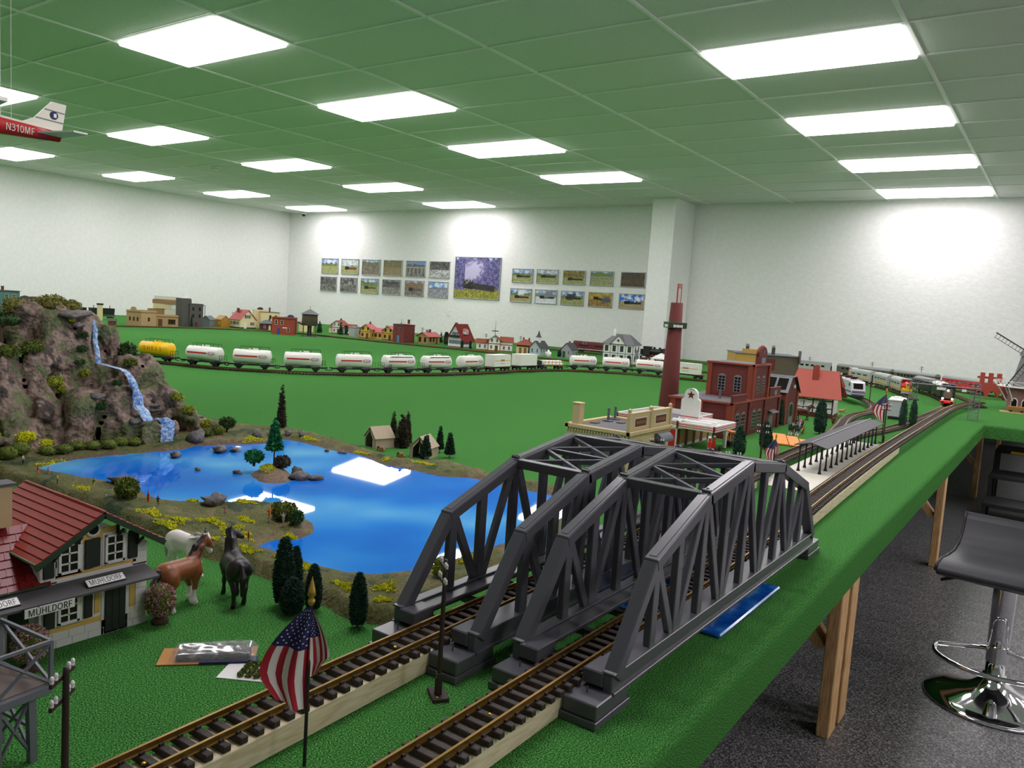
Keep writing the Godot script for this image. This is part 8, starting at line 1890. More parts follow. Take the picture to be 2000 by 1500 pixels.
		["pavilion", "low pavilion with a white roof, red walls and a red chimney", -4.06, -8.98, 0.0, {"w": 0.24, "d": 0.18, "h": 0.10, "r": 0.07, "kind": "hip", "ridge": 0.1, "wall": M.red, "roof": M.white, "over": 0.045, "front": [[-0.06, 0.06, 0.035, 0.055], [0.06, 0.06, 0.035, 0.055]], "front_door": [[0, 0.04, 0.08]], "door": M.white, "chimney": [[0.0, 0.0, 0.205, 0.06, 0.04]]}],
	]
	var made := {}
	for g in L:
		made[g[1]] = house(g[0], g[1], Vector3(g[2], T, g[3]), facing(g[2], g[3], g[4]), g[5], "house", "model houses in the back village")
	# extras that belong to single houses
	t = made["tan adobe building with small arched windows and a stepped parapet"]
	s = S(); arch_on(t, "gable_top", Vector3(-0.135, 0.20, 0), 0.10, 0.07, 0.03, M.adobe, Basis(Vector3.UP, -PI / 2), 0.012)
	t = made["dark grey stepped tower block with narrow windows"]
	s = S(); bx(s, Vector3(-0.145, 0.21, -0.01), Vector3(0.14, 0.42, 0.20)); put(s, "tall_wing", M.dark_grey, t); s = S(); bx(s, Vector3(-0.145, 0.423, -0.01), Vector3(0.15, 0.006, 0.21)); put(s, "tall_roof", M.white, t)
	s = S(); bb(s, Vector3(-0.04, 0.365, 0), Vector3(0.02, 0.06, 0.02), 0.002); put(s, "roof_pipe", M.soft_black, t)
	t = made["orange red brick store with a rounded rear parapet on the open field"]
	s = S(); bx(s, Vector3(0.07, 0.125, -0.16), Vector3(0.18, 0.25, 0.1)); put(s, "rear_block", M.store_brick, t); s = S(); blob(s, Vector3(0.07, 0.252, -0.16), Vector3(0.05, 0.035, 0.04), 12, 8); put(s, "blue_dome", M.navy, t); panel_on(t, "name_strip", Vector3(0.03, 0.10, 0.12), 0.06, 0.014, M.white)
	t = made["flat roofed cream two storey block behind the red roofed house"]
	s = S(); bx(s, Vector3(-0.12, 0.15, -0.05), Vector3(0.2, 0.30, 0.14)); put(s, "rear_block", M.cream, t); s = S(); blob(s, Vector3(-0.12, 0.31, -0.05), Vector3(0.05, 0.03, 0.04), 12, 8); put(s, "dark_dome", M.soft_black, t)
	t = made["white house with brown timbers and a red brown roof beside the spruces"]
	house_parts(t, {"w": 0.20, "d": 0.13, "h": 0.11, "r": 0.055, "kind": "x", "wall": M.white, "roof": M.roof_brown, "over": 0.015, "front": [[-0.04, 0.06, 0.03, 0.05], [0.05, 0.06, 0.03, 0.05]], "trim": M.timber, "front_trim": [[0, 0.01, 0.2, 0.02]]}, Vector3(0.17, 0, -0.03))
	t = made["yellow timbered house with a pink red roof next to the grey shed"]
	house_parts(t, {"w": 0.16, "d": 0.14, "h": 0.11, "r": 0.055, "kind": "x", "wall": M.yellow, "roof": M.tile_pink, "over": 0.012, "front": [[-0.03, 0.06, 0.04, 0.05], [0.035, 0.06, 0.04, 0.05]], "frame": M.timber}, Vector3(0.16, 0, -0.04))
	t = made["white house with ochre timbers, a side wing and a tall antenna mast"]
	house_parts(t, {"w": 0.17, "d": 0.14, "h": 0.105, "r": 0.05, "kind": "x", "wall": M.white, "roof": M.roof_brown, "over": 0.012, "front": [[-0.04, 0.06, 0.028, 0.05], [0.03, 0.06, 0.028, 0.05]], "trim": M.timber, "front_trim": [[0, 0.01, 0.17, 0.02]]}, Vector3(-0.16, 0, -0.03))
	house_parts(t, {"w": 0.16, "d": 0.18, "h": 0.14, "r": 0.06, "kind": "x", "wall": M.white, "roof": M.roof_brown, "over": 0.015, "front": [[-0.03, 0.055, 0.028, 0.05], [0.04, 0.055, 0.028, 0.05], [0.0, 0.115, 0.05, 0.015]], "trim": M.timber, "front_trim": [[0, 0.01, 0.16, 0.02], [0, 0.095, 0.16, 0.012]]}, Vector3(0.16, 0, -0.03))
	s = S(); cy(s, Vector3(0, 0.2, 0.05), Vector3(0, 0.42, 0.05), 0.004, 0.002, 6); bx(s, Vector3(0, 0.275, 0.05), Vector3(0.09, 0.012, 0.01)); put(s, "antenna_mast", M.soft_black, t)
	t = made["dark red brick two storey block with blue windows and a blue roof mast"]
	s = S(); cy(s, Vector3(-0.03, 0.25, 0.03), Vector3(-0.03, 0.34, 0.03), 0.005, 0.002, 6); blob(s, Vector3(-0.03, 0.265, 0.03), Vector3(0.012, 0.02, 0.012), 8, 6); put(s, "roof_mast", M.sky_blue, t)
	t = made["white house with a very steep dark red roof, a dormer and a balcony"]
	s = S(); bb(s, Vector3(0, 0.155, 0.15), Vector3(0.15, 0.03, 0.045), 0.003); put(s, "balcony", M.soft_black, t)
	s = S(); ext(s, PackedVector2Array([Vector2(-0.035, 0), Vector2(0.035, 0), Vector2(0.035, 0.05), Vector2(0, 0.075), Vector2(-0.035, 0.05)]), -0.02, 0.07, Transform3D(Basis(Vector3.UP, PI / 2), Vector3(0.05, 0.19, 0.02))); put(s, "dormer", M.white, t)
	for sz in [-1.0, 1.0]:
		s = S(); slab(s, Vector3(0.02, 0.268, 0.02), Vector3(0.128, 0.268, 0.02), Vector3(0.128, 0.236, 0.02 + sz * 0.045), Vector3(0.02, 0.236, 0.02 + sz * 0.045), 0.004); put(s, "dormer_roof", M.tile_deep, t)
	window_on(t, Vector3(0.12, 0.215, 0.02), 0.045, 0.04, Basis(Vector3.UP, PI / 2))
	s = S(); bx(s, Vector3(0, 0.335, 0.12), Vector3(0.03, 0.025, 0.03)); put(s, "ridge_post", M.roof_grey, t)
	t = made["pale blue grey wooden church with a dark roof and a pointed white belfry"]
	s = S(); bx(s, Vector3(0, 0.20, 0.03), Vector3(0.045, 0.09, 0.045)); var be := put(s, "belfry", M.white, t)
	s = S(); lathe(s, [Vector2(0.042, 0.24), Vector2(0.02, 0.27), Vector2(0.0, 0.335)], 4, Transform3D(Basis(Vector3.UP, PI / 4), Vector3(0, 0, 0.03)), false); put(s, "spire", M.roof_dark, be)
	t = made["large white two storey villa with a grey hipped roof and a front pediment"]
	s = S(); ext(s, PackedVector2Array([Vector2(-0.10, 0.235), Vector2(0.10, 0.235), Vector2(0, 0.345)]), 0.02, 0.16); var pd := put(s, "pediment", M.white, t)
	for sx in [-1.0, 1.0]:
		s = S(); slab(s, Vector3(0, 0.352, -0.02), Vector3(0, 0.352, 0.172), Vector3(sx * 0.115, 0.228, 0.172), Vector3(sx * 0.115, 0.228, -0.02), 0.005); put(s, "pediment_roof", M.roof_grey, pd)
	s = S(); ext(s, PackedVector2Array([Vector2(0, 0.262), Vector2(0.02, 0.282), Vector2(0, 0.302), Vector2(-0.02, 0.282)]), 0.16, 0.163); put(s, "ornament", M.roof_dark, pd)
	s = S(); bb(s, Vector3(-0.10, 0.36, 0.02), Vector3(0.036, 0.09, 0.036), 0.002); cy(s, Vector3(-0.10, 0.40, 0.02), Vector3(-0.10, 0.425, 0.02), 0.012, 0.008, 8); put(s, "chimney", M.white, t)
	# water tower
	t = thing("water_tower", "brown wooden water tower with a grey conical roof on timber legs", "water tower", Vector3(-8.98, T, -7.62), facing(-9, -7.7))
	s = S(); lathe(s, [Vector2(0.0, 0.155), Vector2(0.112, 0.155), Vector2(0.108, 0.325), Vector2(0, 0.325)], 22); var tk := put(s, "tank", M.old_wood, t)
	for y in [0.18, 0.21, 0.24, 0.27, 0.30]:
		s = S(); lathe(s, [Vector2(0.1125, y), Vector2(0.1132, y + 0.002), Vector2(0.1125, y + 0.004)], 22); put(s, "hoop", M.soft_black, tk)
	s = S(); lathe(s, [Vector2(0.138, 0.318), Vector2(0.0, 0.395)], 12, Transform3D.IDENTITY, false); put(s, "roof", M.roof_grey, t)
	s = S(); cy(s, Vector3(0, 0.39, 0), Vector3(0, 0.43, 0), 0.004, 0.002, 6); blob(s, Vector3(0, 0.425, 0), Vector3(0.007, 0.007, 0.007), 6, 5); put(s, "finial", M.roof_grey, t)
	for sx in [-1, 0, 1]:
		for sz in [-1, 1]:
			s = S(); bar(s, Vector3(sx * 0.085, 0, sz * 0.075), Vector3(sx * 0.085, 0.156, sz * 0.075), 0.014, 0.014); put(s, "leg", M.brown, t)
	s = S(); cy(s, Vector3(0, 0, 0), Vector3(0, 0.155, 0), 0.03, 0.03, 12); put(s, "riser_pipe", M.soft_black, t)
	s = S(); bb(s, Vector3(0, 0.004, 0), Vector3(0.24, 0.008, 0.20), 0.001); put(s, "footing", M.dark_grey, t)
	s = S(); bar(s, Vector3(-0.10, 0.17, 0.05), Vector3(-0.165, 0.20, 0.08), 0.012, 0.012); put(s, "spout", M.soft_black, t)
	# cartons piled against the wall
	var k := 0
	for g in [[0.0, 0.0, 0.26, 0.12, 0.18, 0.1], [0.27, 0.0, 0.24, 0.13, 0.2, -0.1], [-0.05, 0.125, 0.24, 0.10, 0.18, 0.2], [0.2, 0.13, 0.28, 0.09, 0.18, -0.05], [0.03, 0.23, 0.26, 0.075, 0.18, 0.08], [0.26, 0.225, 0.2, 0.08, 0.17, 0.0], [0.06, 0.31, 0.34, 0.06, 0.2, -0.06], [0.08, 0.375, 0.34, 0.055, 0.19, 0.1]]:
		var p := Basis(Vector3.UP, facing(-11.6, -7.0)) * Vector3(g[0] - 0.12, g[1], 0)
		s = S(); bb(s, Vector3(0, g[3] / 2, 0), Vector3(g[2], g[3], g[4]), 0.003); var o := put(s, "stored_carton", [M.cream, M.white, M.carton, M.off_white][k % 4]); o.position = Vector3(-11.55, T, -7.0) + p; o.rotation.y = facing(-11.6, -7.0) + g[5]
		tag(o, ["cream carton at the bottom left of the pile behind the adobe shop", "white printed carton at the bottom right of the pile behind the adobe shop", "brown carton on the bottom left one of the pile", "off white carton on the bottom right one of the pile", "cream carton in the third layer of the pile", "white carton in the third layer of the pile, right one", "long brown carton near the top of the pile", "long off white carton on top of the pile"][k], "carton", "cartons piled by the left wall"); k += 1
	s = S(); bb(s, Vector3(0, 0.03, 0), Vector3(0.09, 0.06, 0.08), 0.004); var wb := put(s, "white_box", M.white); wb.position = Vector3(-10.98, T + 0.426, -6.92); tag(wb, "small white box left on the roof of the dark tower block", "box")
	# frame mast, signs, small bits
	t = thing("pipe_stand", "thin black pipe frame standing right of the dark tower block", "frame", Vector3(-11.05, T, -7.25), facing(-11.05, -7.25))
	s = S(); for x in [-0.04, 0.04]: bar(s, Vector3(x, 0, 0), Vector3(x, 0.32, 0), 0.008, 0.008)
	bar(s, Vector3(-0.045, 0.32, 0), Vector3(0.045, 0.32, 0), 0.008, 0.008, Vector3.UP); put(s, "pipes", M.soft_black, t)
	t = thing("loading_tower", "cream loading tower with a black cap left of the adobe building", "tower", Vector3(-10.95, T, -5.62), facing(-10.95, -5.62))
	s = S(); bb(s, Vector3(0, 0.16, 0), Vector3(0.07, 0.22, 0.07), 0.002); put(s, "shaft", M.cream, t)
	for x in [-0.03, 0.03]:
		s = S(); bar(s, Vector3(x, 0, 0), Vector3(x, 0.06, 0), 0.012, 0.012); put(s, "leg", M.soft_black, t)
	s = S(); bb(s, Vector3(0, 0.278, 0), Vector3(0.085, 0.02, 0.085), 0.002); put(s, "cap", M.soft_black, t)
	t = thing("footbridge", "white footbridge with stairs and two tiny standing figures far left", "footbridge", Vector3(-11.1, T, -4.85), facing(-11, -4.6))
	s = S(); bx(s, Vector3(-0.05, 0.26, 0), Vector3(0.22, 0.01, 0.05)); put(s, "deck", M.white, t)
	s = S(); for z in [-0.025, 0.025]: bar(s, Vector3(-0.16, 0.30, z), Vector3(0.06, 0.30, z), 0.004, 0.004, Vector3.UP)
	put(s, "railing", M.white, t)
	s = S(); for z in [-0.025, 0.025]: bar(s, Vector3(0.06, 0.26, z), Vector3(0.26, 0.10, z), 0.010, 0.006, Vector3.BACK)
	for j in 9: bx(s, Vector3(0.07 + j * 0.022, 0.252 - j * 0.0178, 0), Vector3(0.018, 0.003, 0.05))
	put(s, "stairs", M.dark_grey, t)
	for x in [-0.14, 0.04]:
		s = S(); bar(s, Vector3(x, 0, 0), Vector3(x, 0.26, 0), 0.02, 0.02); put(s, "pier", M.dark_grey, t)
	for d in [0.0, 0.045]:
		var p: Vector3 = t.position + Basis(Vector3.UP, t.rotation.y) * Vector3(-0.01 + d, 0.265, 0)
		person(p, 0.07, "black", "black", "stand", "dark figure standing on the white footbridge, %s one" % ["left" if d == 0.0 else "right"], 0.5, "figures on the footbridge")
	t = thing("girder_bridge", "long grey girder bridge behind the gnarled tree", "bridge", Vector3(-9.6, T, -4.05), facing(-9.6, -4.05))
	s = S(); bb(s, Vector3(0, 0.105, 0), Vector3(0.62, 0.02, 0.10), 0.002); put(s, "girder", M.slate, t)
	for x in [-0.2, 0.2]:
		s = S(); bb(s, Vector3(x, 0.05, 0), Vector3(0.06, 0.1, 0.08), 0.003); put(s, "pier", M.roof_grey, t)
	for g in [[-0.30, 0.115, 0.0, 0.15], [0.0, 0.15, 0.30, 0.115], [-0.1, 0.115, 0.0, 0.15], [0.1, 0.115, 0.0, 0.15]]:
		s = S(); bar(s, Vector3(g[0], g[1], 0.045), Vector3(g[2], g[3], 0.045), 0.008, 0.008); put(s, "truss_bar", M.slate, t)
	# trees and poles between the houses
	for g in [[-9.72, -8.45, 0.21, 0.035, "cone", "dark layered spruce left of the water tower"], [-9.42, -8.62, 0.20, 0.035, "tiers", "dark layered spruce right of the water tower"], [-9.50, -8.85, 0.16, 0.02, "cone", "thin dark spruce beside the brown timbered house"], [-9.40, -8.72, 0.15, 0.026, "cypress", "rounded cypress at the brown timbered house"], [-9.0, -9.2, 0.20, 0.02, "cone", "spruce tip behind the grey metal shed"], [-8.7, -9.3, 0.16, 0.02, "cone", "spruce tip behind the first yellow house"], [-7.95, -9.0, 0.19, 0.035, "cone", "larger spruce behind the tan cottage"], [-7.80, -9.15, 0.17, 0.024, "cone", "smaller spruce behind the tan cottage"], [-7.45, -8.86, 0.185, 0.036, "cypress", "dark cypress between tan cottage and steep red house"], [-6.86, -8.5, 0.11, 0.02, "cypress", "left small cypress at the steep red house wall"], [-6.76, -8.56, 0.11, 0.018, "cypress", "right small cypress at the steep red house wall"], [-5.92, -8.78, 0.10, 0.02, "cypress", "small cypress at the church's left corner"], [-5.98, -8.85, 0.09, 0.02, "cypress", "small cypress beside the yellow hut"], [-5.52, -8.9, 0.09, 0.024, "egg", "dark bush like tree right of the church"], [-4.46, -8.82, 0.11, 0.022, "egg", "dark small tree at the white villa's corner"], [-10.7, -6.85, 0.20, 0.018, "cone", "thin dark spruce beside the adobe shop"]]:
		tree("village_tree", g[5], Vector3(g[0], T, g[1]), g[2], g[3], M.pine_green, 260, g[4], "conifers in the village", 0.05, 0.3)
	for g in [[-11.73, -8.28, "telegraph pole left of the cream house"], [-8.0, -8.95, "telegraph pole right of the dark brick block"], [-7.33, -8.95, "telegraph pole left of the steep red house"], [-6.72, -8.85, "telegraph pole right of the steep red house"], [-6.3, -9.1, "telegraph pole behind the yellow hut"], [-5.3, -9.15, "telegraph pole behind the grey cottage"]]:
		pole(Vector3(g[0], T, g[1]), facing(g[0], g[1]), g[2], false, false)
	t = thing("garden_shrine", "small white rocky garden ornament between church and cottage", "ornament", Vector3(-5.58, T, -8.72), 0.3)
	s = S(); blob(s, Vector3(0, 0.03, 0), Vector3(0.04, 0.045, 0.03), 9, 6, 0.9, 5); put(s, "stones", M.white, t)

# ------------------------------------------------------------------ framed railway pictures
func print_image(sd: int, W: int, H: int, p: Dictionary) -> ImageTexture:
	var im := Image.create(W, H, false, Image.FORMAT_RGB8)
	var n := FastNoiseLite.new(); n.seed = sd; n.frequency = 0.045; n.fractal_octaves = 4
	for y in H:
		for x in W:
			var v := float(y) / H; var u := float(x) / W
			var a := n.get_noise_2d(x, y); var b := n.get_noise_2d(x * 3.0 + 200.0, y * 3.0)
			var hill: float = p.hor + 0.12 * n.get_noise_2d(x * 0.6, 500.0)
			var c: Color
			if v < hill: c = p.sky.lerp(p.cloud, clampf(0.5 + a * 1.6, 0, 1))
			elif v < p.mid + a * 0.08: c = p.far.lerp(p.far2, clampf(0.5 + (a + b) * 1.1, 0, 1))
			else: c = p.near.lerp(p.near2, clampf(0.5 + (b + a * 0.6) * 1.3, 0, 1))
			if p.has("train"):
				var ty: float = p.train + 0.10 * (u - 0.5) * p.get("tilt", 0.0)
				if u > 0.22 and u < 0.9 and absf(v - ty) < 0.07 + 0.02 * b: c = p.get("tc", Color(0.12, 0.11, 0.12)).lerp(Color(0.3, 0.28, 0.27), clampf(b * 1.5 + 0.2, 0, 1))
				if u > 0.2 and u < 0.42 and absf(v - ty + 0.02) < 0.11: c = Color(0.10, 0.09, 0.10)
			if p.has("smoke"):
				var d := Vector2((u - p.smoke.x) * 0.9, (v - p.smoke.y) + (u - p.smoke.x) * 0.28).length() + a * 0.16
				if u > p.smoke.x - 0.14 and d < 0.30: c = c.lerp(p.get("sc", Color(0.78, 0.76, 0.80)), clampf((0.30 - d) * 7.0, 0, 0.92))
			if p.has("arch"):
				var ph := fposmod(u * 5.0, 1.0)
				if v > 0.42 and v < 0.85 and absf(ph - 0.5) > 0.33: c = Color(0.58, 0.57, 0.54)
				if v > 0.36 and v < 0.44: c = Color(0.62, 0.60, 0.57)
			im.set_pixel(x, y, c)
	if p.has("lamp"):
		im.fill_rect(Rect2i(int(p.lamp.x * W) - 2, int(p.lamp.y * H) - 2, 4, 4), Color(1, 0.9, 0.4))
	return ImageTexture.create_from_image(im)
func picture(label: String, x: float, y: float, w: float, h: float, sd: int, p: Dictionary, W := 96, H := 60):
	var t = thing("framed_picture", label, "picture", Vector3(x, y, -11.3), 0.0, "framed railway pictures on the back wall")
	var s := S()
	for sx in [-1, 1]:
		bb(s, Vector3(sx * (w - 0.012) / 2, 0, 0.011), Vector3(0.012, h, 0.022), 0.002); bb(s, Vector3(0, sx * (h - 0.012) / 2, 0.011), Vector3(w, 0.012, 0.022), 0.002)
	put(s, "frame", M.frame_metal, t)
	var qd := QuadMesh.new(); qd.size = Vector2(w - 0.02, h - 0.02)
	var m := StandardMaterial3D.new(); m.albedo_texture = print_image(sd, W, H, p); m.roughness = 0.25
	qd.material = m
	put_mesh(qd, "print", t, Vector3(0, 0, 0.014))
	s = S(); bx(s, Vector3(0, 0, 0.005), Vector3(w - 0.01, h - 0.01, 0.01)); put(s, "backing", M.black, t)
func pictures():
	var sky := C(120, 150, 205); var cloud := C(210, 218, 230)
	var yard := {"hor": 0.18, "mid": 0.45, "sky": sky, "cloud": cloud, "far": C(92, 100, 70), "far2": C(128, 120, 92), "near": C(96, 88, 80), "near2": C(150, 138, 124)}
	var green := {"hor": 0.3, "mid": 0.5, "sky": sky, "cloud": cloud, "far": C(84, 104, 64), "far2": C(128, 140, 84), "near": C(126, 142, 70), "near2": C(176, 168, 122)}
	var dark := {"hor": 0.1, "mid": 0.5, "sky": C(96, 98, 104), "cloud": C(150, 150, 150), "far": C(58, 58, 58), "far2": C(110, 108, 104), "near": C(66, 66, 62), "near2": C(140, 138, 132)}
	var mod := func(base: Dictionary, o: Dictionary) -> Dictionary:
		var d: Dictionary = base.duplicate(); d.merge(o, true); return d
	var top := [["sunny green layout with a white siding under blue sky", mod.call(green, {})], ["bright yard scene with a red railcar and tall windows", mod.call(green, {"hor": 0.45, "sky": C(170, 180, 176), "train": 0.62, "tc": Color(0.5, 0.15, 0.15)})], ["brown mountainside layout with several tracks", mod.call(yard, {"hor": 0.12})], ["olive valley layout with a white tower at the right", mod.call(yard, {"hor": 0.0, "far": C(104, 100, 58), "near": C(132, 112, 62)})], ["pale tall viaduct before dark trees", mod.call(dark, {"arch": true, "sky": C(104, 140, 206), "hor": 0.22, "far": C(74, 84, 66)})], ["snowy grey rock scene in black and white tones", mod.call(dark, {"near": C(120, 120, 120), "near2": C(215, 215, 215), "hor": 0.0})]]
	var low := [["dark picture of a curved bridge over a gorge", mod.call(dark, {"far": C(64, 62, 62)})], ["dark gorge scene with a small waterfall", mod.call(dark, {"far2": C(160, 154, 150)})], ["green hillside with a single line crossing it", mod.call(green, {"hor": 0.2, "train": 0.62, "tc": Color(0.4, 0.36, 0.3)})], ["grey station throat full of converging tracks", mod.call(dark, {"near": C(104, 106, 100), "near2": C(160, 160, 154)})], ["long grey train passing a brick street", mod.call(yard, {"hor": 0.1, "far": C(140, 96, 74), "train": 0.58, "tc": Color(0.35, 0.35, 0.36)})], ["wide yard of blue grey tracks under cloudy sky", mod.call(yard, {"hor": 0.36, "sky": C(96, 140, 206), "far": C(110, 118, 140), "near": C(110, 112, 124), "near2": C(170, 170, 176)})]]
	for k in 6:
		picture("framed picture, upper left row: " + top[k][0], -12.75 + k * 0.6, 1.86, 0.50, 0.31, 40 + k, top[k][1])
		picture("framed picture, lower left row: " + low[k][0], -12.77 + k * 0.602, 1.49, 0.49, 0.30, 50 + k, low[k][1])
	var tr := [["train before a pointed peak", {"train": 0.55}], ["black steam engine in profile on grass", {"train": 0.5, "sky": C(150, 154, 176)}], ["steam train among autumn trees", {"hor": 0.0, "far": C(92, 88, 48), "far2": C(160, 136, 48), "train": 0.62}], ["long stone viaduct in green hills", {"arch": true, "hor": 0.06, "far": C(96, 120, 70)}], ["very dark engine in a brown wood", {"hor": 0.0, "far": C(60, 52, 44), "far2": C(96, 78, 52), "near": C(70, 60, 50), "near2": C(104, 86, 62)}]]
	var br := [["engine on a yellow field under white cloud", {"train": 0.62, "smoke": Vector2(0.5, 0.25), "sc": Color(0.9, 0.9, 0.92), "near": C(150, 132, 84), "sky": C(80, 120, 196)}], ["engine in a white winter landscape", {"train": 0.55, "near": C(200, 204, 212), "near2": C(230, 232, 236), "far": C(120, 140, 180), "smoke": Vector2(0.55, 0.35), "sc": Color(0.5, 0.5, 0.55)}], ["large black engine on a curve", {"train": 0.5, "far": C(80, 92, 70), "smoke": Vector2(0.4, 0.4), "sc": Color(0.2, 0.2, 0.2)}], ["engine climbing through red and yellow foliage", {"hor": 0.0, "far": C(150, 130, 50), "far2": C(196, 166, 60), "near": C(150, 90, 50), "near2": C(150, 150, 80), "train": 0.45, "tilt": 2.0, "smoke": Vector2(0.7, 0.5), "sc": Color(0.35, 0.36, 0.38)}], ["dark engine under a bright blue cloudy sky", {"train": 0.6, "hor": 0.5, "sky": C(60, 110, 206), "cloud": C(235, 238, 244), "near": C(160, 130, 96)}]]
	for k in 5:
		picture("framed picture, upper right row: " + tr[k][0], [-7.87, -7.36, -6.83, -6.31, -5.75][k], 1.81, 0.43, 0.24, 60 + k, mod.call(green, tr[k][1]))
		picture("framed picture, lower right row: " + br[k][0], [-7.88, -7.36, -6.84, -6.31, -5.75][k], 1.47, 0.44, 0.24, 70 + k, mod.call(green, br[k][1]))
	picture("largest framed picture: steam train with a big smoke plume in violet woods", -8.86, 1.735, 1.04, 0.75, 80, {"hor": 0.0, "mid": 0.78, "sky": sky, "cloud": cloud, "far": C(58, 60, 96), "far2": C(120, 110, 168), "near": C(96, 100, 36), "near2": C(176, 170, 60), "train": 0.70, "tilt": 1.2, "smoke": Vector2(0.36, 0.34), "sc": Color(0.74, 0.71, 0.82), "lamp": Vector2(0.28, 0.62)}, 256, 184)

# ------------------------------------------------------------------ bar stool and step ladder
func floor_things():
	var t = thing("bar_stool", "black upholstered bar stool on a chrome column with a round chrome base", "bar stool", Vector3(-0.10, 0, -3.15), 0.0)
	var s := S(); lathe(s, [Vector2(0.0, 0.0), Vector2(0.205, 0.0), Vector2(0.212, 0.004), Vector2(0.208, 0.010), Vector2(0.17, 0.020), Vector2(0.11, 0.038), Vector2(0.07, 0.058), Vector2(0.045, 0.082), Vector2(0.038, 0.098), Vector2(0.0, 0.098)], 56); put(s, "base", M.chrome, t)
	s = S(); lathe(s, [Vector2(0.036, 0.095), Vector2(0.038, 0.1), Vector2(0.036, 0.105), Vector2(0.030, 0.107), Vector2(0.030, 0.205), Vector2(0.034, 0.21), Vector2(0.036, 0.46)], 28); put(s, "column", M.chrome, t)
	s = S(); cy(s, Vector3(0, 0.15, 0), Vector3(0, 0.205, 0), 0.0335, 0.0335, 24); put(s, "collar", M.chrome, t)
	var ring := []
	for k in 25:
		var a := -0.25 + PI * 1.16 * k / 24.0
		ring.append(Vector3(cos(a) * 0.185, 0.165, 0.055 + sin(a) * 0.15))
	ring.push_front(Vector3(0.03, 0.19, 0.0)); ring.append(Vector3(-0.03, 0.19, 0.0))
	s = S(); tube(s, ring, 0.0085, 10); put(s, "foot_ring", M.chrome, t)
	var prof := [Vector2(0.185, 0.462), Vector2(0.17, 0.482), Vector2(0.12, 0.492), Vector2(0.04, 0.485), Vector2(-0.05, 0.486), Vector2(-0.11, 0.502), Vector2(-0.145, 0.535), Vector2(-0.165, 0.585), Vector2(-0.178, 0.612)]
	var poly := PackedVector2Array()
	for p in prof: poly.append(p)
	for k in range(prof.size() - 1, -1, -1):
		var a: Vector2 = prof[maxi(k - 1, 0)]; var b: Vector2 = prof[mini(k + 1, prof.size() - 1)]; var n := Vector2(-(b - a).y, (b - a).x).normalized()
		poly.append(prof[k] + (n if n.y < 0.0 or k > 6 else -n) * 0.034)
	var se := sub("seat", t, Vector3(0.02, 0, 0), -0.12)
	s = S(); ext(s, poly, -0.19, 0.22, Transform3D(Basis(Vector3(0, 0, 1), Vector3.UP, Vector3(-1, 0, 0)), Vector3(0.02, 0, 0)), true); put(s, "cushion", M.leather, se)
	s = S(); var ed := []
	for p in prof: ed.append(Vector3(-0.20, p.y, p.x))
	tube(s, ed, 0.005, 6); put(s, "piping", M.black, se)
	s = S(); bx(s, Vector3(0, 0.452, 0), Vector3(0.16, 0.012, 0.16)); put(s, "seat_plate", M.soft_black, t)
	s = S(); tube(s, [Vector3(-0.02, 0.44, 0.03), Vector3(-0.12, 0.435, 0.05)], 0.004, 7); tube(s, [Vector3(-0.12, 0.435, 0.05), Vector3(-0.15, 0.428, 0.06), Vector3(-0.19, 0.408, 0.07)], [0.007, 0.011, 0.005], 8); put(s, "lever", M.black, t)
	t = thing("step_ladder", "black steel three tread step stool standing half under the table corner", "step stool", Vector3(-0.39, 0, -6.30), 0.0)
	for k in 3:
		var y := 0.115 + k * 0.15; var z := -0.02 - k * 0.35
		s = S(); bb(s, Vector3(0.27, y, z - 0.15), Vector3(0.56, 0.028, 0.33), 0.004); var tr := put(s, "tread", M.soft_black, t)
		for x in [0.0, 0.54]:
			s = S(); bar(s, Vector3(x, 0, z), Vector3(x, y, z), 0.024, 0.024); bar(s, Vector3(x, 0.0, z - 0.30), Vector3(x, y, z - 0.30), 0.024, 0.024); put(s, "leg", M.soft_black, t)
			s = S(); bar(s, Vector3(x, 0.03, z), Vector3(x, y - 0.02, z - 0.30), 0.014, 0.014); put(s, "brace", M.soft_black, t)
		if k == 2:
			s = S(); bx(s, Vector3(0.15, y, z + 0.0155), Vector3(0.12, 0.02, 0.002)); put(s, "yellow_label", M.sf_yellow, tr)
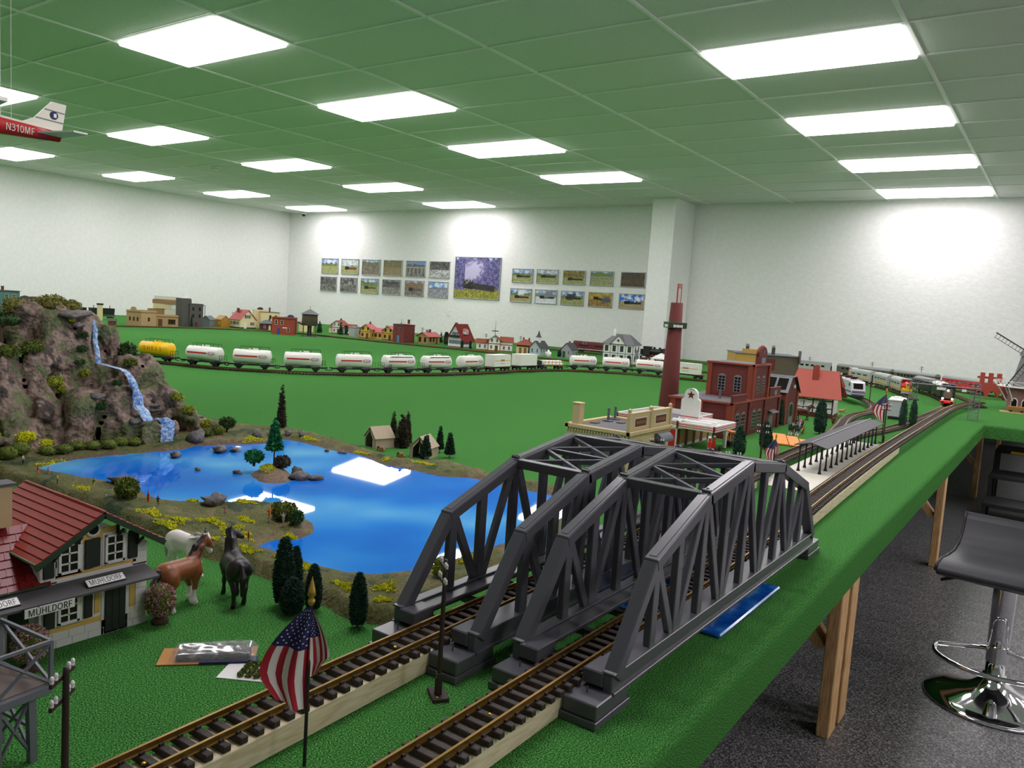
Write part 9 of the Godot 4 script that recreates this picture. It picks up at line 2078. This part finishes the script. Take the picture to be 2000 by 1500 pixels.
# ------------------------------------------------------------------ model aeroplane hanging from the ceiling
func airplane():
	var t = thing("model_airplane", "red and white model aeroplane hanging from the ceiling, tail towards the room", "model aeroplane", Vector3(-3.18, 1.775, -1.47), -PI / 2)
	var s := S(); var rings := []
	for g in [[0.0, 0.016, 0.021], [0.10, 0.022, 0.027], [0.20, 0.030, 0.033], [0.32, 0.044, 0.048], [0.42, 0.054, 0.060], [0.55, 0.058, 0.066], [0.68, 0.05, 0.056], [0.78, 0.03, 0.034]]:
		var r := []
		for k in 18: r.append(Vector3(g[0], sin(TAU * k / 18.0) * g[2], cos(TAU * k / 18.0) * g[1]))
		rings.append(r)
	var up := S(); s.set_smooth_group(0); up.set_smooth_group(0)
	for i in rings.size() - 1:
		for k in 18:
			var k2 := (k + 1) % 18
			var which := up if k >= 2 and k < 7 else s
			q(which, rings[i][k], rings[i][k2], rings[i + 1][k2], rings[i + 1][k], Vector3(0, sin(TAU * (k + 0.5) / 18.0), cos(TAU * (k + 0.5) / 18.0)))
	for k in 18: tri(s, Vector3(0, 0, 0), rings[0][k], rings[0][(k + 1) % 18])
	put(s, "fuselage", M.plane_red, t); put(up, "upper_deck", M.off_white, t)
	s = S(); ext(s, PackedVector2Array([Vector2(0.13, 0.028), Vector2(0.09, 0.05), Vector2(0.03, 0.12), Vector2(-0.022, 0.118), Vector2(-0.005, 0.0), Vector2(0.012, -0.02), Vector2(0.03, 0.0)]), -0.004, 0.004); var fin := put(s, "fin", M.off_white, t)
	for y in [0.052, 0.088]:
		s = S(); bar(s, Vector3(0.088 - (y - 0.05) * 0.86, y, 0), Vector3(-0.012 - (y - 0.05) * 0.1, y - 0.004, 0), 0.0086, 0.005, Vector3.BACK); put(s, "fin_stripe", M.rim_grey, fin)
	for z in [-1.0, 1.0]:
		s = S(); cy(s, Vector3(0.022, 0.071, z * 0.004), Vector3(0.022, 0.071, z * 0.005), 0.015, 0.015, 18); var ro := put(s, "blue_roundel", M.navy, fin)
		s = S(); bx(s, Vector3(0.018, 0.071, z * 0.0052), Vector3(0.010, 0.014, 0.0006)); put(s, "roundel_mark", M.white, ro)
	for z in [-1.0, 1.0]:
		s = S(); slab(s, Vector3(0.09, 0.0, z * 0.01), Vector3(0.0, 0.0, z * 0.01), Vector3(-0.02, 0.004, z * 0.17), Vector3(0.03, 0.004, z * 0.17), 0.006); put(s, "tailplane", M.off_white, t)
		s = S(); slab(s, Vector3(0.52, -0.03, z * 0.05), Vector3(0.36, -0.03, z * 0.05), Vector3(0.38, 0.0, z * 0.5), Vector3(0.48, 0.0, z * 0.5), 0.012); put(s, "wing", M.off_white, t)
	for z in [-1.0, 1.0]:
		var B := Basis(Vector3.UP, PI if z < 0 else 0.0) * Basis(Vector3.UP, 0.075 if z < 0 else -0.075)
		text("registration", "N310MF", 0.024, M.off_white, t, Vector3(0.146, -0.006, z * 0.0262), B, 0.096, 0.0016)
	s = S(); bb(s, Vector3(0.35, 0.066, 0), Vector3(0.16, 0.03, 0.06), 0.012); put(s, "canopy", M.dark_glass, t)
	for x in [0.165, 0.20, 0.52]:
		s = S(); cy(s, Vector3(x, 0.02, 0), Vector3(x + 0.01, CEIL - 1.775, 0.0), 0.0008, 0.0008, 5); put(s, "string", M.white, t)
